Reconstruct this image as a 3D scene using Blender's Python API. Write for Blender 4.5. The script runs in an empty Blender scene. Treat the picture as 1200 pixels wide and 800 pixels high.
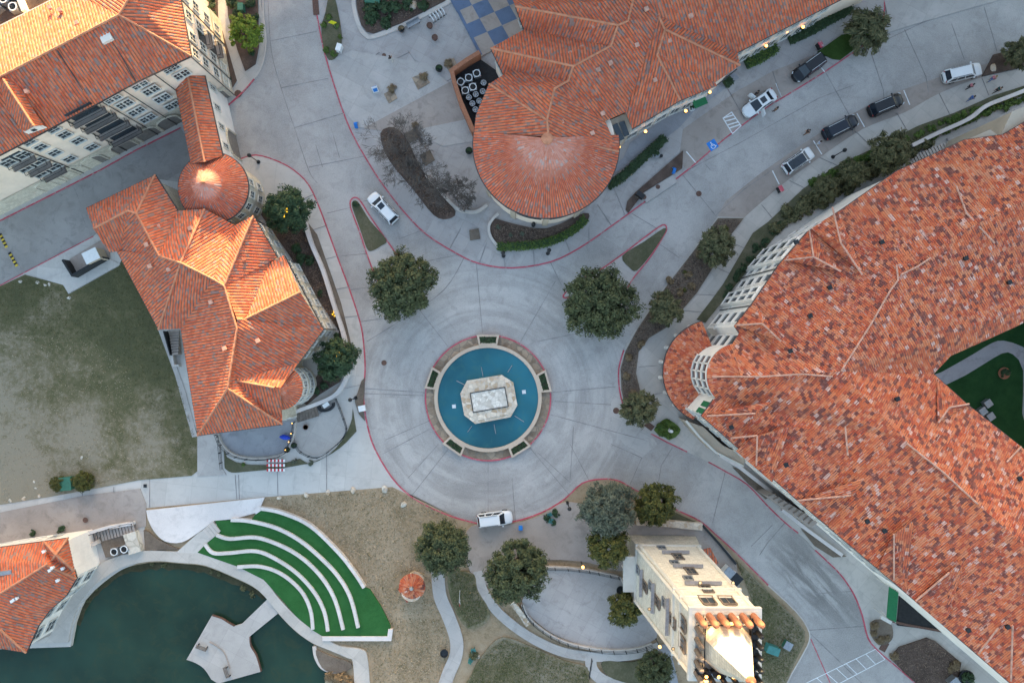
import bpy, bmesh, math, random
from mathutils import Vector, Matrix
from mathutils.geometry import tessellate_polygon
R = random.Random(7)
scene = bpy.context.scene
COL = scene.collection
S, CAMH = 0.115, 92.0                      # metres per photo pixel on the ground, camera height

def W(px, py, z=0.0):
    """photo coordinate -> the real place of that point, given its height"""
    k = S * (1 - z / CAMH)
    return Vector(((px - 600) * k, (400 - py) * k, z))

def cr(pts, n=6, closed=False):
    """smooth curve through points"""
    out = []; N = len(pts)
    rng = range(N if closed else N - 1)
    for i in rng:
        if closed:
            p = [pts[(i + j - 1) % N] for j in range(4)]
        else:
            p = [pts[max(0, min(N - 1, i + j - 1))] for j in range(4)]
        for k in range(n):
            t = k / n
            q = []
            for c in range(len(pts[0])):
                a, b, d, e = (p[j][c] for j in range(4))
                q.append(0.5 * (2 * b + (d - a) * t + (2 * a - 5 * b + 4 * d - e) * t * t + (3 * b - a - 3 * d + e) * t ** 3))
            out.append(tuple(q))
    if not closed: out.append(tuple(pts[-1]))
    return out

def arc(cx, cy, r, a0, a1, n=24):
    return [(cx + r * math.cos(math.radians(a0 + (a1 - a0) * i / n)), cy + r * math.sin(math.radians(a0 + (a1 - a0) * i / n))) for i in range(n + 1)]

def wloc(o):
    v = Vector((0, 0, 0))
    while o is not None:
        v = v + o.location; o = o.parent
    return v

def tag(o, label=None, cat=None, group=None, kind=None):
    if label: o['label'] = label
    if cat: o['category'] = cat
    if group: o['group'] = group
    if kind: o['kind'] = kind
    return o

def thing(name, label, cat, loc=(0, 0, 0), rz=0.0, group=None):
    o = bpy.data.objects.new(name, None); COL.objects.link(o)
    o.location = loc; o.rotation_euler = (0, 0, rz); o.empty_display_size = .3
    return tag(o, label, cat, group)

def copy_tree(o, parent=None):
    c = o.copy(); COL.objects.link(c)
    if parent is not None: c.parent = parent
    for ch in list(o.children): copy_tree(ch, c)
    return c

class MB:
    def __init__(s): s.v = []; s.f = []; s.uv = None
    def add(s, vs, fs):
        o = len(s.v); s.v += [Vector(v) for v in vs]; s.f += [tuple(i + o for i in f) for f in fs]; return s
    def box(s, c, d, rz=0, rx=0, ry=0):
        m = Matrix.Rotation(rz, 3, 'Z') @ Matrix.Rotation(ry, 3, 'Y') @ Matrix.Rotation(rx, 3, 'X')
        vs = [Vector(c) + m @ Vector((x * d[0] / 2, y * d[1] / 2, z * d[2] / 2)) for x in (-1, 1) for y in (-1, 1) for z in (-1, 1)]
        return s.add(vs, [(0, 1, 3, 2), (4, 6, 7, 5), (0, 4, 5, 1), (2, 3, 7, 6), (0, 2, 6, 4), (1, 5, 7, 3)])
    def lathe(s, c, prof, n=16):
        vs = []; fs = []
        for r, z in prof:
            for i in range(n):
                a = 2 * math.pi * i / n
                vs.append((c[0] + r * math.cos(a), c[1] + r * math.sin(a), c[2] + z))
        for j in range(len(prof) - 1):
            for i in range(n):
                k = (i + 1) % n
                fs.append((j * n + i, j * n + k, (j + 1) * n + k, (j + 1) * n + i))
        fs.append(tuple(range(n))[::-1]); fs.append(tuple((len(prof) - 1) * n + i for i in range(n)))
        return s.add(vs, fs)
    def tube(s, pts, rad, n=7):
        """tapered tube along points; rad a number or a list"""
        pts = [Vector(p) for p in pts]
        if not isinstance(rad, (list, tuple)): rad = [rad] * len(pts)
        vs = []; fs = []
        for j, p in enumerate(pts):
            d = (pts[min(j + 1, len(pts) - 1)] - pts[max(j - 1, 0)])
            if d.length < 1e-6: d = Vector((0, 0, 1))
            d.normalize()
            a = d.cross(Vector((0, 0, 1)) if abs(d.z) < .9 else Vector((1, 0, 0))).normalized(); b = d.cross(a)
            for i in range(n):
                t = 2 * math.pi * i / n
                vs.append(p + (a * math.cos(t) + b * math.sin(t)) * rad[j])
        for j in range(len(pts) - 1):
            for i in range(n):
                k = (i + 1) % n
                fs.append((j * n + i, j * n + k, (j + 1) * n + k, (j + 1) * n + i))
        fs.append(tuple(range(n))[::-1]); fs.append(tuple((len(pts) - 1) * n + i for i in range(n)))
        return s.add(vs, fs)
    def prism(s, pts, z0, z1, bottom=False):
        """pts: world xy, any winding"""
        P = [Vector((p[0], p[1], 0)) for p in pts]
        ar = sum(P[i].x * P[(i + 1) % len(P)].y - P[(i + 1) % len(P)].x * P[i].y for i in range(len(P)))
        if ar < 0: P.reverse()
        n = len(P)
        tris = tessellate_polygon([P])
        vs = [(p.x, p.y, z1) for p in P] + [(p.x, p.y, z0) for p in P]
        fs = []
        for t in tris:
            a, b, c = t
            cr_ = (P[b] - P[a]).cross(P[c] - P[a]).z
            fs.append((a, b, c) if cr_ > 0 else (a, c, b))
            if bottom: fs.append((a + n, c + n, b + n) if cr_ > 0 else (a + n, b + n, c + n))
        for i in range(n):
            j = (i + 1) % n
            fs.append((i, i + n, j + n, j))
        return s.add(vs, fs)
    def ribbon(s, pts, w, z0, z1, closed=False):
        """box-section strip along a world polyline; z0/z1 numbers"""
        P = [Vector((p[0], p[1], 0)) for p in pts]; n = len(P); L = []; Rr = []
        for i in range(n):
            a = P[(i - 1) % n] if (closed or i > 0) else P[i]
            b = P[(i + 1) % n] if (closed or i < n - 1) else P[i]
            d1 = (P[i] - a); d2 = (b - P[i])
            if d1.length < 1e-9: d1 = d2
            if d2.length < 1e-9: d2 = d1
            d1 = d1.normalized(); d2 = d2.normalized()
            d = (d1 + d2)
            d = d.normalized() if d.length > 1e-6 else d1
            nn = Vector((-d.y, d.x, 0)); c = max(.45, nn.dot(Vector((-d1.y, d1.x, 0))))
            L.append(P[i] + nn * (w / 2 / c)); Rr.append(P[i] - nn * (w / 2 / c))
        vs = []
        for l, r in zip(L, Rr): vs += [(l.x, l.y, z1), (r.x, r.y, z1), (l.x, l.y, z0), (r.x, r.y, z0)]
        fs = []
        for i in range(n if closed else n - 1):
            a = 4 * i; b = 4 * ((i + 1) % n)
            fs += [(a, a + 1, b + 1, b), (a + 2, a, b, b + 2), (a + 1, a + 3, b + 3, b + 1)]
        if not closed:
            fs += [(0, 2, 3, 1), (4 * n - 4, 4 * n - 3, 4 * n - 1, 4 * n - 2)]
        return s.add(vs, fs)
    def build(s, name, mat, parent=None, smooth=False, loc=None, rot=None):
        me = bpy.data.meshes.new(name)
        off = wloc(parent) if parent is not None else Vector((0, 0, 0))
        local = loc is not None
        me.from_pydata([tuple(v if local else v - off) for v in s.v], [], s.f)
        if s.uv:
            uvl = me.uv_layers.new(name='UVMap')
            k = 0
            for poly in me.polygons:
                for li in poly.loop_indices:
                    uvl.data[li].uv = s.uv[me.loops[li].vertex_index]
        if mat: me.materials.append(mat)
        if smooth: me.polygons.foreach_set('use_smooth', [True] * len(me.polygons))
        me.update()
        return inst(name, me, parent, loc, rot)

def inst(name, me, parent=None, loc=None, rot=None):
    o = bpy.data.objects.new(name, me); COL.objects.link(o)
    if parent is not None: o.parent = parent
    if loc is not None: o.location = Vector(loc) - (wloc(parent) if parent is not None else Vector((0, 0, 0)))
    if rot is not None: o.rotation_euler = (0, 0, rot) if not isinstance(rot, (tuple, list)) else rot
    return o

# ------------------------------------------------------------------ materials
class NT:
    def __init__(s, name, rough=.8, spec=.3, metal=0):
        s.m = bpy.data.materials.new(name); s.m.use_nodes = True
        s.t = s.m.node_tree; s.n = s.t.nodes; s.b = s.n['Principled BSDF']
        s.b.inputs['Roughness'].default_value = rough; s.b.inputs['Specular IOR Level'].default_value = spec
        s.b.inputs['Metallic'].default_value = metal
        s.tc = s.n.new('ShaderNodeTexCoord'); s.geo = None
    def link(s, a, b): s.t.links.new(a, b)
    def val(s, x, sock):
        if hasattr(x, 'links') or hasattr(x, 'is_output'): s.link(x, sock)
        else: sock.default_value = x
    def math(s, op, a, b=0.0, c=0.0):
        n = s.n.new('ShaderNodeMath'); n.operation = op
        s.val(a, n.inputs[0]); s.val(b, n.inputs[1]); s.val(c, n.inputs[2]); return n.outputs[0]
    def noise(s, vec=None, scale=1., det=4, rough=.6, dist=0, out=0):
        n = s.n.new('ShaderNodeTexNoise'); n.inputs['Scale'].default_value = scale; n.inputs['Detail'].default_value = det
        n.inputs['Roughness'].default_value = rough; n.inputs['Distortion'].default_value = dist
        s.link(vec if vec is not None else s.pos(), n.inputs['Vector']); return n.outputs[out]
    def pos(s):
        if s.geo is None: s.geo = s.n.new('ShaderNodeNewGeometry')
        return s.geo.outputs['Position']
    def ramp(s, fac, stops, interp='LINEAR'):
        n = s.n.new('ShaderNodeValToRGB'); n.color_ramp.interpolation = interp; e = n.color_ramp.elements
        while len(e) < len(stops): e.new(.5)
        for i, (p, c) in enumerate(stops):
            e[i].position = p; e[i].color = (*c, 1) if len(c) == 3 else c
        s.link(fac, n.inputs[0]); return n.outputs[0]
    def mix(s, fac, a, b, blend='MIX'):
        n = s.n.new('ShaderNodeMix'); n.data_type = 'RGBA'; n.blend_type = blend
        s.val(fac, n.inputs[0])
        for x, k in ((a, 6), (b, 7)):
            if isinstance(x, tuple): n.inputs[k].default_value = (*x, 1)[:4]
            else: s.link(x, n.inputs[k])
        return n.outputs[2]
    def xyz(s, vec):
        n = s.n.new('ShaderNodeSeparateXYZ'); s.link(vec, n.inputs[0]); return n.outputs
    def comb(s, x, y, z=0.0):
        n = s.n.new('ShaderNodeCombineXYZ'); s.val(x, n.inputs[0]); s.val(y, n.inputs[1]); s.val(z, n.inputs[2]); return n.outputs[0]
    def white(s, vec):
        n = s.n.new('ShaderNodeTexWhiteNoise'); n.noise_dimensions = '3D'; s.link(vec, n.inputs['Vector']); return n.outputs['Value']
    def voro(s, vec, scale, feature='F1', out='Distance'):
        n = s.n.new('ShaderNodeTexVoronoi'); n.feature = feature; n.inputs['Scale'].default_value = scale
        s.link(vec, n.inputs['Vector']); return n.outputs[out]
    def bump(s, h, strength=.4, dist=.05):
        n = s.n.new('ShaderNodeBump'); n.inputs['Strength'].default_value = strength; n.inputs['Distance'].default_value = dist
        s.link(h, n.inputs['Height']); s.link(n.outputs[0], s.b.inputs['Normal'])
    def done(s, col):
        if isinstance(col, tuple): s.b.inputs['Base Color'].default_value = (*col, 1)[:4]
        else: s.link(col, s.b.inputs['Base Color'])
        return s.m

def sc(c, k): return tuple(min(1, x * k) for x in c)

def m_plain(name, c, rough=.6, var=.12, scale=3., metal=0, spec=.4):
    t = NT(name, rough, spec, metal)
    f = t.noise(scale=scale)
    return t.done(t.ramp(f, [(.3, sc(c, 1 - var)), (.7, sc(c, 1 + var))]))

def m_concrete(name, c, var=.16, stain=.75, grid=None):
    t = NT(name, .85, .25)
    c = (c[0] * 1.07, c[1] * .985, c[2] * .93)
    big = t.noise(scale=.12, det=5, rough=.62)
    mid = t.noise(scale=.7, det=6, rough=.7, dist=.6)
    fine = t.noise(scale=9, det=3)
    col = t.ramp(big, [(.38, sc(c, 1 - var)), (.5, c), (.62, sc(c, 1 + var))])
    col = t.mix(t.ramp(mid, [(.50, (0, 0, 0)), (.66, (1, 1, 1))]), col, sc(c, stain))
    if grid:
        rot = t.n.new('ShaderNodeVectorRotate'); rot.inputs['Angle'].default_value = math.radians(grid[1]); t.link(t.pos(), rot.inputs['Vector'])
        q = t.xyz(rot.outputs[0]); gx = t.math('DIVIDE', q[0], grid[0]); gy = t.math('DIVIDE', q[1], grid[0])
        cell = t.white(t.comb(t.math('FLOOR', gx), t.math('FLOOR', gy), 2.))
        col = t.mix(.3, col, t.ramp(cell, [(0, sc(c, .8)), (1, sc(c, 1.2))]))
        fx = t.math('ABSOLUTE', t.math('SUBTRACT', t.math('FRACT', gx), .5)); fy = t.math('ABSOLUTE', t.math('SUBTRACT', t.math('FRACT', gy), .5))
        ln = t.math('GREATER_THAN', t.math('MAXIMUM', fx, fy), .5 - .035 / grid[0])
        col = t.mix(t.math('MULTIPLY', ln, .22), col, sc(c, .45))
    col = t.mix(.12, col, t.ramp(fine, [(.3, sc(c, .55)), (.7, sc(c, 1.4))]))
    t.bump(fine, .15, .02)
    return t.done(col)

M = {}
def m_road():
    t = NT('road_concrete', .82, .3)
    p = t.xyz(t.pos()); cx, cy = W(572, 466).x, W(572, 466).y
    dx = t.math('SUBTRACT', p[0], cx); dy = t.math('SUBTRACT', p[1], cy)
    r = t.math('SQRT', t.math('ADD', t.math('MULTIPLY', dx, dx), t.math('MULTIPLY', dy, dy)))
    a = t.math('ARCTAN2', dy, dx)
    c = (.39, .366, .352)
    big = t.noise(scale=.1, det=5, rough=.62)
    mid = t.noise(scale=.55, det=6, rough=.72, dist=.8)
    fine = t.noise(scale=8, det=3)
    col = t.ramp(big, [(.38, sc(c, .74)), (.5, c), (.62, sc(c, 1.25))])
    # poured slabs differ slightly: cells rotated with the street
    rot = t.n.new('ShaderNodeVectorRotate'); rot.inputs['Angle'].default_value = math.radians(31)
    t.link(t.pos(), rot.inputs['Vector'])
    q = t.xyz(rot.outputs[0])
    cell = t.white(t.comb(t.math('FLOOR', t.math('DIVIDE', q[0], 6.2)), t.math('FLOOR', t.math('DIVIDE', q[1], 4.6))))
    col = t.mix(.28, col, t.ramp(cell, [(0, sc(c, .72)), (1, sc(c, 1.25))]))
    # worn streaks going round the fountain
    st = t.noise(t.comb(t.math('MULTIPLY', a, 1.4), t.math('MULTIPLY', r, 1.15), 3.1), 1.0, 5, .65)
    ring = t.ramp(t.math('DIVIDE', r, 30.), [(.26, (0, 0, 0)), (.36, (1, 1, 1)), (.62, (1, 1, 1)), (.8, (0, 0, 0))])
    ringf = t.math('MULTIPLY', t.ramp(st, [(.45, (0, 0, 0)), (.68, (1, 1, 1))]), ring)
    col = t.mix(t.math('MULTIPLY', ringf, .42), col, sc(c, .5))
    lite = t.noise(t.comb(t.math('MULTIPLY', a, 1.1), t.math('MULTIPLY', r, .5), 9.), 1.0, 4, .6)
    col = t.mix(t.math('MULTIPLY', t.math('MULTIPLY', t.ramp(lite, [(.47, (0, 0, 0)), (.62, (1, 1, 1))]), ring), .5), col, sc(c, 1.4))
    col = t.mix(t.math('MULTIPLY', t.ramp(mid, [(.5, (0, 0, 0)), (.68, (1, 1, 1))]), .5), col, sc(c, .58))
    # tyre rubber where cars swing round by the planting bed, south-east
    tx, ty = W(955, 685).x, W(955, 685).y
    ex = t.math('SUBTRACT', p[0], tx); ey = t.math('SUBTRACT', p[1], ty)
    al = t.math('ADD', t.math('MULTIPLY', ex, .68), t.math('MULTIPLY', ey, -.73))
    ac = t.math('ADD', t.math('MULTIPLY', ex, .73), t.math('MULTIPLY', ey, .68))
    d = t.math('ADD', t.math('POWER', t.math('DIVIDE', t.math('ABSOLUTE', al), 9.), 2.), t.math('POWER', t.math('DIVIDE', t.math('ABSOLUTE', ac), 4.2), 2.))
    tr = t.noise(t.comb(t.math('MULTIPLY', al, .12), t.math('MULTIPLY', ac, .9), 5.), 1., 6, .7, .5)
    fac = t.math('MULTIPLY', t.ramp(d, [(0, (1, 1, 1)), (1, (0, 0, 0))]), t.ramp(tr, [(.4, (0, 0, 0)), (.54, (1, 1, 1))]))
    col = t.mix(t.math('MULTIPLY', fac, .78), col, sc(c, .25))
    col = t.mix(.2, col, t.ramp(fine, [(.36, sc(c, .5)), (.64, sc(c, 1.45))]))
    f2 = t.noise(scale=2.6, det=6, rough=.8)
    col = t.mix(t.math('MULTIPLY', t.ramp(f2, [(.53, (0, 0, 0)), (.66, (1, 1, 1))]), .3), col, sc(c, .55))
    t.bump(fine, .15, .02)
    return t.done(col)

def m_tile(name, caps, pans, period, grime=.35, wx=.42, blotch=0, same=0, cellu=1., pale=None):
    """barrel roof tiles: one random colour per tile cap and per pan; u across, v down the slope in metres"""
    t = NT(name, .75, .3)
    uv = t.xyz(t.tc.outputs['UV'])
    u = t.math('DIVIDE', uv[0], period); v = t.math('DIVIDE', uv[1], wx)
    fu = t.math('FLOOR', t.math('DIVIDE', u, cellu)); fr = t.math('FRACT', u)
    fv = t.math('FLOOR', t.math('ADD', v, t.math('MULTIPLY', t.math('MODULO', fu, 2.), .5)))
    w1 = t.white(t.comb(fu, fv, 1.)); w2 = t.white(t.comb(t.math('FLOOR', t.math('ADD', u, .5)), fv, 7.))
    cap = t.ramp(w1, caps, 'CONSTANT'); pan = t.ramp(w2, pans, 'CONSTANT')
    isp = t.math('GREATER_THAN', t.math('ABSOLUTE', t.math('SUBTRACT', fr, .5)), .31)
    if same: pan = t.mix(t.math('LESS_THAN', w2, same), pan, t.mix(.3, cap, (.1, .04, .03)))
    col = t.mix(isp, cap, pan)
    g = t.noise(scale=.35, det=5, rough=.7)
    g2 = t.noise(scale=2.5, det=4, rough=.7)
    col = t.mix(t.math('MULTIPLY', t.ramp(g, [(.42, (0, 0, 0)), (.72, (1, 1, 1))]), grime), col, (.2, .1, .075))
    col = t.mix(t.math('MULTIPLY', t.ramp(g2, [(.5, (0, 0, 0)), (.8, (1, 1, 1))]), .35), col, (.56, .24, .16))
    if pale:
        p = t.xyz(t.pos()); dx = t.math('SUBTRACT', p[0], pale[0]); dy = t.math('SUBTRACT', p[1], pale[1])
        r = t.math('DIVIDE', t.math('SQRT', t.math('ADD', t.math('MULTIPLY', dx, dx), t.math('MULTIPLY', dy, dy))), pale[2])
        r = t.math('ADD', r, t.math('MULTIPLY', t.math('SUBTRACT', t.noise(scale=1.1, det=5, rough=.7), .5), .7))
        col = t.mix(t.math('MULTIPLY', t.ramp(r, [(.6, (1, 1, 1)), (1., (0, 0, 0))]), .62), col, t.ramp(w1, [(0, (.56, .25, .18)), (.4, (.6, .32, .25)), (.75, (.5, .19, .12)), (.9, (.55, .4, .35))], 'CONSTANT'))
    if blotch:
        b = t.noise(scale=1.5, det=7, rough=.75, dist=2.)
        w3 = t.white(t.comb(t.math('FLOOR', t.math('MULTIPLY', u, .8)), t.math('FLOOR', t.math('MULTIPLY', v, 1.3)), 4.))
        big = t.ramp(t.noise(scale=.055, det=3), [(.44, (.15, .15, .15)), (.6, (1, 1, 1))])
        col = t.mix(t.math('MULTIPLY', t.math('MULTIPLY', t.ramp(b, [(.5, (0, 0, 0)), (.6, (1, 1, 1))]), big), blotch), col, t.ramp(w3, [(0, (.17, .04, .04)), (.3, (.3, .06, .045)), (.55, (.5, .16, .1)), (.78, (.56, .31, .26)), (.88, (.14, .04, .04))], 'CONSTANT'))
        b2 = t.noise(scale=.9, det=5, rough=.7, dist=1.)
        col = t.mix(t.math('MULTIPLY', t.ramp(b2, [(.52, (0, 0, 0)), (.64, (1, 1, 1))]), .5), col, (.54, .16, .075))
    t.bump(t.math('SUBTRACT', v, t.math('FLOOR', v)), .35, .03)
    return t.done(col)

def m_leaf(name, stops, rough=.6):
    t = NT(name, rough, .25)
    g = t.n.new('ShaderNodeNewGeometry')
    n = t.noise(scale=.9, det=3)
    f = t.math('ADD', t.math('MULTIPLY', g.outputs['Random Per Island'], .65), t.math('MULTIPLY', n, .35))
    k = len(stops)
    col = t.ramp(f, [(.12 + .76 * i / (k - 1), c) for i, c in enumerate(stops)])
    t.b.inputs['Subsurface Weight'].default_value = 0
    return t.done(col)

def m_ground(name, stops, scale=.18, fine=5., grad=None):
    t = NT(name, .95, .1)
    n1 = t.noise(scale=scale, det=8, rough=.78, dist=.15)
    n2 = t.noise(scale=fine, det=5, rough=.75)
    f = t.math('ADD', t.math('MULTIPLY', n1, .72), t.math('MULTIPLY', n2, .28))
    if grad:
        p = t.xyz(t.pos()); gx, gy, x0, y0 = grad
        f = t.math('ADD', f, t.math('ADD', t.math('MULTIPLY', t.math('SUBTRACT', p[0], x0), gx), t.math('MULTIPLY', t.math('SUBTRACT', p[1], y0), gy)))
    k = len(stops)
    col = t.ramp(f, [(.39 + .22 * i / (k - 1), c) for i, c in enumerate(stops)])
    n3 = t.noise(scale=22., det=3, rough=.8)
    col = t.mix(.3, col, t.ramp(n3, [(.3, sc(stops[0], .5)), (.7, sc(stops[-1], 1.35))]))
    t.bump(n3, .5, .06)
    return t.done(col)

def m_stone(name, c1, c2, scale=1.6, mortar=(.3, .27, .23), flat=True):
    t = NT(name, .85, .25)
    v = t.n.new('ShaderNodeTexVoronoi'); v.inputs['Scale'].default_value = scale; t.link(t.pos(), v.inputs['Vector'])
    e = t.voro(t.pos(), scale, 'DISTANCE_TO_EDGE')
    w = t.xyz(v.outputs['Color'])
    col = t.ramp(w[0], [(0, c1), (.6, c2), (1, sc(c2, 1.3))])
    col = t.mix(t.ramp(e, [(.02, (1, 1, 1)), (.07, (0, 0, 0))]), col, mortar)
    col = t.mix(.3, col, t.ramp(t.noise(scale=3., det=6, rough=.75), [(.3, sc(c1, .5)), (.7, sc(c2, 1.3))]))
    t.bump(e, .4, .05)
    return t.done(col)

def m_stucco(name, c, dirt=.25):
    t = NT(name, .9, .2)
    p = t.xyz(t.pos())
    n = t.noise(scale=.5, det=5, rough=.65)
    st = t.noise(t.comb(t.math('MULTIPLY', p[0], 1.6), t.math('MULTIPLY', p[1], 1.6), t.math('MULTIPLY', p[2], .18)), 1., 5, .7)
    col = t.ramp(n, [(.3, sc(c, .88)), (.7, sc(c, 1.08))])
    col = t.mix(t.math('MULTIPLY', t.ramp(st, [(.55, (0, 0, 0)), (.8, (1, 1, 1))]), dirt), col, sc(c, .45))
    t.bump(t.noise(scale=14., det=3), .12, .02)
    return t.done(col)

def m_ashlar(name, c1, c2):
    t = NT(name, .9, .2)
    p = t.xyz(t.pos())
    b = t.n.new('ShaderNodeTexBrick'); b.inputs['Scale'].default_value = 1.; b.offset = .5
    b.inputs['Brick Width'].default_value = .75; b.inputs['Row Height'].default_value = .34; b.inputs['Mortar Size'].default_value = .018
    b.inputs['Color1'].default_value = (*c1, 1); b.inputs['Color2'].default_value = (*c2, 1); b.inputs['Mortar'].default_value = (*sc(c1, .55), 1)
    t.link(t.comb(t.math('ADD', p[0], t.math('MULTIPLY', p[1], 1.)), p[2]), b.inputs['Vector'])
    n = t.noise(scale=2.2, det=5, rough=.7)
    col = t.mix(.35, b.outputs['Color'], t.ramp(n, [(.3, sc(c1, .6)), (.7, sc(c2, 1.25))]))
    t.bump(b.outputs['Fac'], -.3, .03)
    return t.done(col)

def m_water(name, c, rough=.12, scale=1.2, bump=.12, spec=.5):
    t = NT(name, rough, spec)
    n = t.noise(scale=.09, det=3)
    col = t.ramp(n, [(.36, sc(c, .72)), (.64, sc(c, 1.25))])
    n2 = t.noise(scale=.6, det=6, rough=.7, dist=1.)
    col = t.mix(t.math('MULTIPLY', t.ramp(n2, [(.5, (0, 0, 0)), (.68, (1, 1, 1))]), .35), col, (c[0] * 2.2 + .01, c[1] * 1.25, c[2] * .8))
    t.bump(t.noise(scale=scale, det=3, rough=.6), bump, .03)
    return t.done(col)

def m_glow(name, c, e):
    t = NT(name, .5)
    t.b.inputs['Emission Color'].default_value = (*c, 1); t.b.inputs['Emission Strength'].default_value = e
    return t.done(c)

def m_glass(name, c=(.02, .03, .04)):
    t = NT(name, .12, .6)
    n = t.noise(scale=.8)
    return t.done(t.ramp(n, [(.3, sc(c, .6)), (.7, sc(c, 1.6))]))

PER = .36
M['road'] = m_road()
M['pave'] = m_concrete('pavement_concrete', (.40, .405, .41), .16, .75, (2.6, 28))
M['pave_light'] = m_concrete('light_concrete', (.47, .48, .48), .11, .82, (3.4, 6))
M['pave_white'] = m_concrete('white_concrete', (.62, .62, .64), .08, .86)
M['pave_path'] = m_concrete('path_concrete', (.44, .44, .43), .12, .8, (2.2, 40))
M['alley'] = m_concrete('driveway_concrete', (.29, .295, .30), .14, .75)
M['pave_brown'] = m_concrete('brownish_concrete', (.33, .305, .29), .14, .75)
M['pave_blue'] = m_concrete('bluish_paving', (.30, .325, .37), .14, .75)
M['pave_plaza'] = m_concrete('plaza_concrete', (.37, .37, .38), .16, .7, (1.9, 28))
M['joint'] = m_plain('joint_filler', (.25, .232, .23), .9, .35, .8)
def m_kerbred():
    t = NT('red_kerb_paint', .7, .3)
    a = t.ramp(t.noise(scale=.6, det=4), [(.35, (.42, .06, .09)), (.65, (.52, .1, .14))])
    return t.done(t.mix(t.ramp(t.noise(scale=2.2, det=6, rough=.75), [(.55, (0, 0, 0)), (.63, (1, 1, 1))]), a, (.42, .3, .3)))
M['red'] = m_kerbred()
M['kerb'] = m_concrete('kerb_concrete', (.5, .49, .48), .1, .8)
M['white_paint'] = m_plain('white_road_paint', (.72, .73, .75), .7, .15, 4)
M['blue_paint'] = m_plain('blue_road_paint', (.02, .2, .62), .6, .12)
M['mulch'] = m_ground('dark_mulch', [(.055, .038, .032), (.1, .07, .058), (.16, .115, .095)], .5, 7)
M['soil'] = m_ground('brown_soil', [(.09, .07, .055), (.16, .125, .1), (.22, .18, .145)], .3, 6)
M['drygrass'] = m_ground('dry_lawn', [(.17, .125, .07), (.31, .225, .14), (.38, .285, .19), (.42, .335, .24)], .2, 4)
M['grassmix'] = m_ground('patchy_lawn', [(.05, .06, .018), (.095, .095, .036), (.17, .148, .085), (.265, .225, .16), (.3, .26, .195)], .085, 2.5)
M['grassleft'] = m_ground('big_patchy_lawn', [(.042, .052, .013), (.064, .07, .02), (.1, .094, .038), (.165, .142, .08), (.25, .21, .145), (.31, .265, .2)], .1, 1.6, (-.0058, -.0075, -57., -5.))
M['grassdull'] = m_ground('winter_grass', [(.06, .068, .035), (.1, .1, .06), (.17, .15, .105)], .3, 4)
M['turf'] = m_ground('green_turf', [(.022, .088, .024), (.03, .118, .034), (.04, .142, .044)], .5, 8)
M['turfdark'] = m_ground('dark_turf', [(.012, .04, .014), (.018, .06, .02), (.026, .075, .026)], .5, 8)
M['lake'] = m_water('lake_water', (.017, .043, .029), .12, .8, .16, .25)
M['pool'] = m_water('fountain_water', (.018, .12, .165), .1, 1.6, .3, .4)
M['stucco'] = m_stucco('cream_stucco', (.84, .685, .565))
M['stucco_w'] = m_stucco('white_stucco', (.86, .785, .725), .3)
M['stucco_b'] = m_stucco('beige_stucco', (.47, .39, .31))
M['ashlar'] = m_ashlar('pale_ashlar', (.5, .44, .35), (.66, .6, .5))
M['ashlar_w'] = m_ashlar('white_ashlar', (.58, .53, .46), (.7, .66, .58))
M['trim'] = m_stucco('pale_trim', (.62, .6, .56), .15)
M['flag'] = m_stone('flagstone', (.17, .12, .085), (.34, .26, .19), 1.1, (.2, .17, .14))
M['rock'] = m_stone('boulder_stone', (.42, .36, .3), (.6, .55, .48), .6, (.4, .36, .3))
M['limestone'] = m_stone('limestone', (.42, .27, .15), (.66, .57, .47), 1.7, (.5, .45, .4))
M['basin'] = m_concrete('basin_rim', (.5, .43, .36), .08, .85)
M['metal_d'] = m_plain('dark_metal', (.025, .027, .03), .45, .2, 3, .4)
M['metal_g'] = m_plain('grey_metal', (.32, .33, .35), .4, .15, 3, .6)
M['metal_w'] = m_plain('white_metal', (.7, .72, .74), .5, .08)
M['gutter'] = m_plain('gutter_brown', (.055, .05, .05), .6, .2)
M['greenbox'] = m_plain('green_cabinet', (.04, .15, .1), .55, .15)
M['teal'] = m_plain('teal_plastic', (.05, .2, .19), .5, .15)
M['wood'] = m_plain('weathered_wood', (.16, .13, .11), .8, .35, 2)
M['rust'] = m_plain('rusty_iron', (.12, .065, .05), .8, .3, 6)
M['terracotta'] = m_plain('terracotta', (.33, .14, .08), .8, .2, 4)
M['cloth_blue'] = m_plain('blue_canvas', (.02, .06, .5), .8, .15)
M['cloth_green'] = m_plain('green_canvas', (.015, .15, .06), .8, .12)
M['plastic_w'] = m_plain('white_plastic', (.75, .75, .75), .5, .06)
M['glass'] = m_glass('window_glass')
M['glass_c'] = m_glass('car_glass', (.012, .018, .028))
M['travertine'] = m_stone('travertine', (.44, .38, .32), (.68, .63, .57), 2.2, (.5, .46, .41))
M['slate'] = m_plain('slate_ledge', (.25, .25, .275), .6, .2)
M['seat'] = m_concrete('seat_block', (.6, .6, .61), .1, .8, (1.3, 20))
M['silt'] = m_ground('lake_silt', [(.025, .028, .016), (.05, .05, .028), (.09, .08, .05)], .5, 5)
M['straw'] = m_leaf('straw_tufts', [(.12, .1, .04), (.24, .19, .11), (.36, .29, .19), (.46, .38, .28)])
M['wedge'] = m_ground('lush_lawn', [(.025, .05, .012), (.04, .075, .018), (.06, .1, .028)], .6, 6)
M['tuftg'] = m_leaf('green_tufts', [(.042, .05, .012), (.07, .075, .022), (.11, .1, .045), (.17, .15, .085)])
M['tuft'] = m_leaf('lawn_tufts', [(.04, .055, .014), (.08, .09, .03), (.15, .14, .07), (.27, .23, .15)])
M['chips'] = m_leaf('bark_chips', [(.03, .02, .016), (.09, .06, .045), (.17, .12, .09), (.28, .2, .15)])
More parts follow.
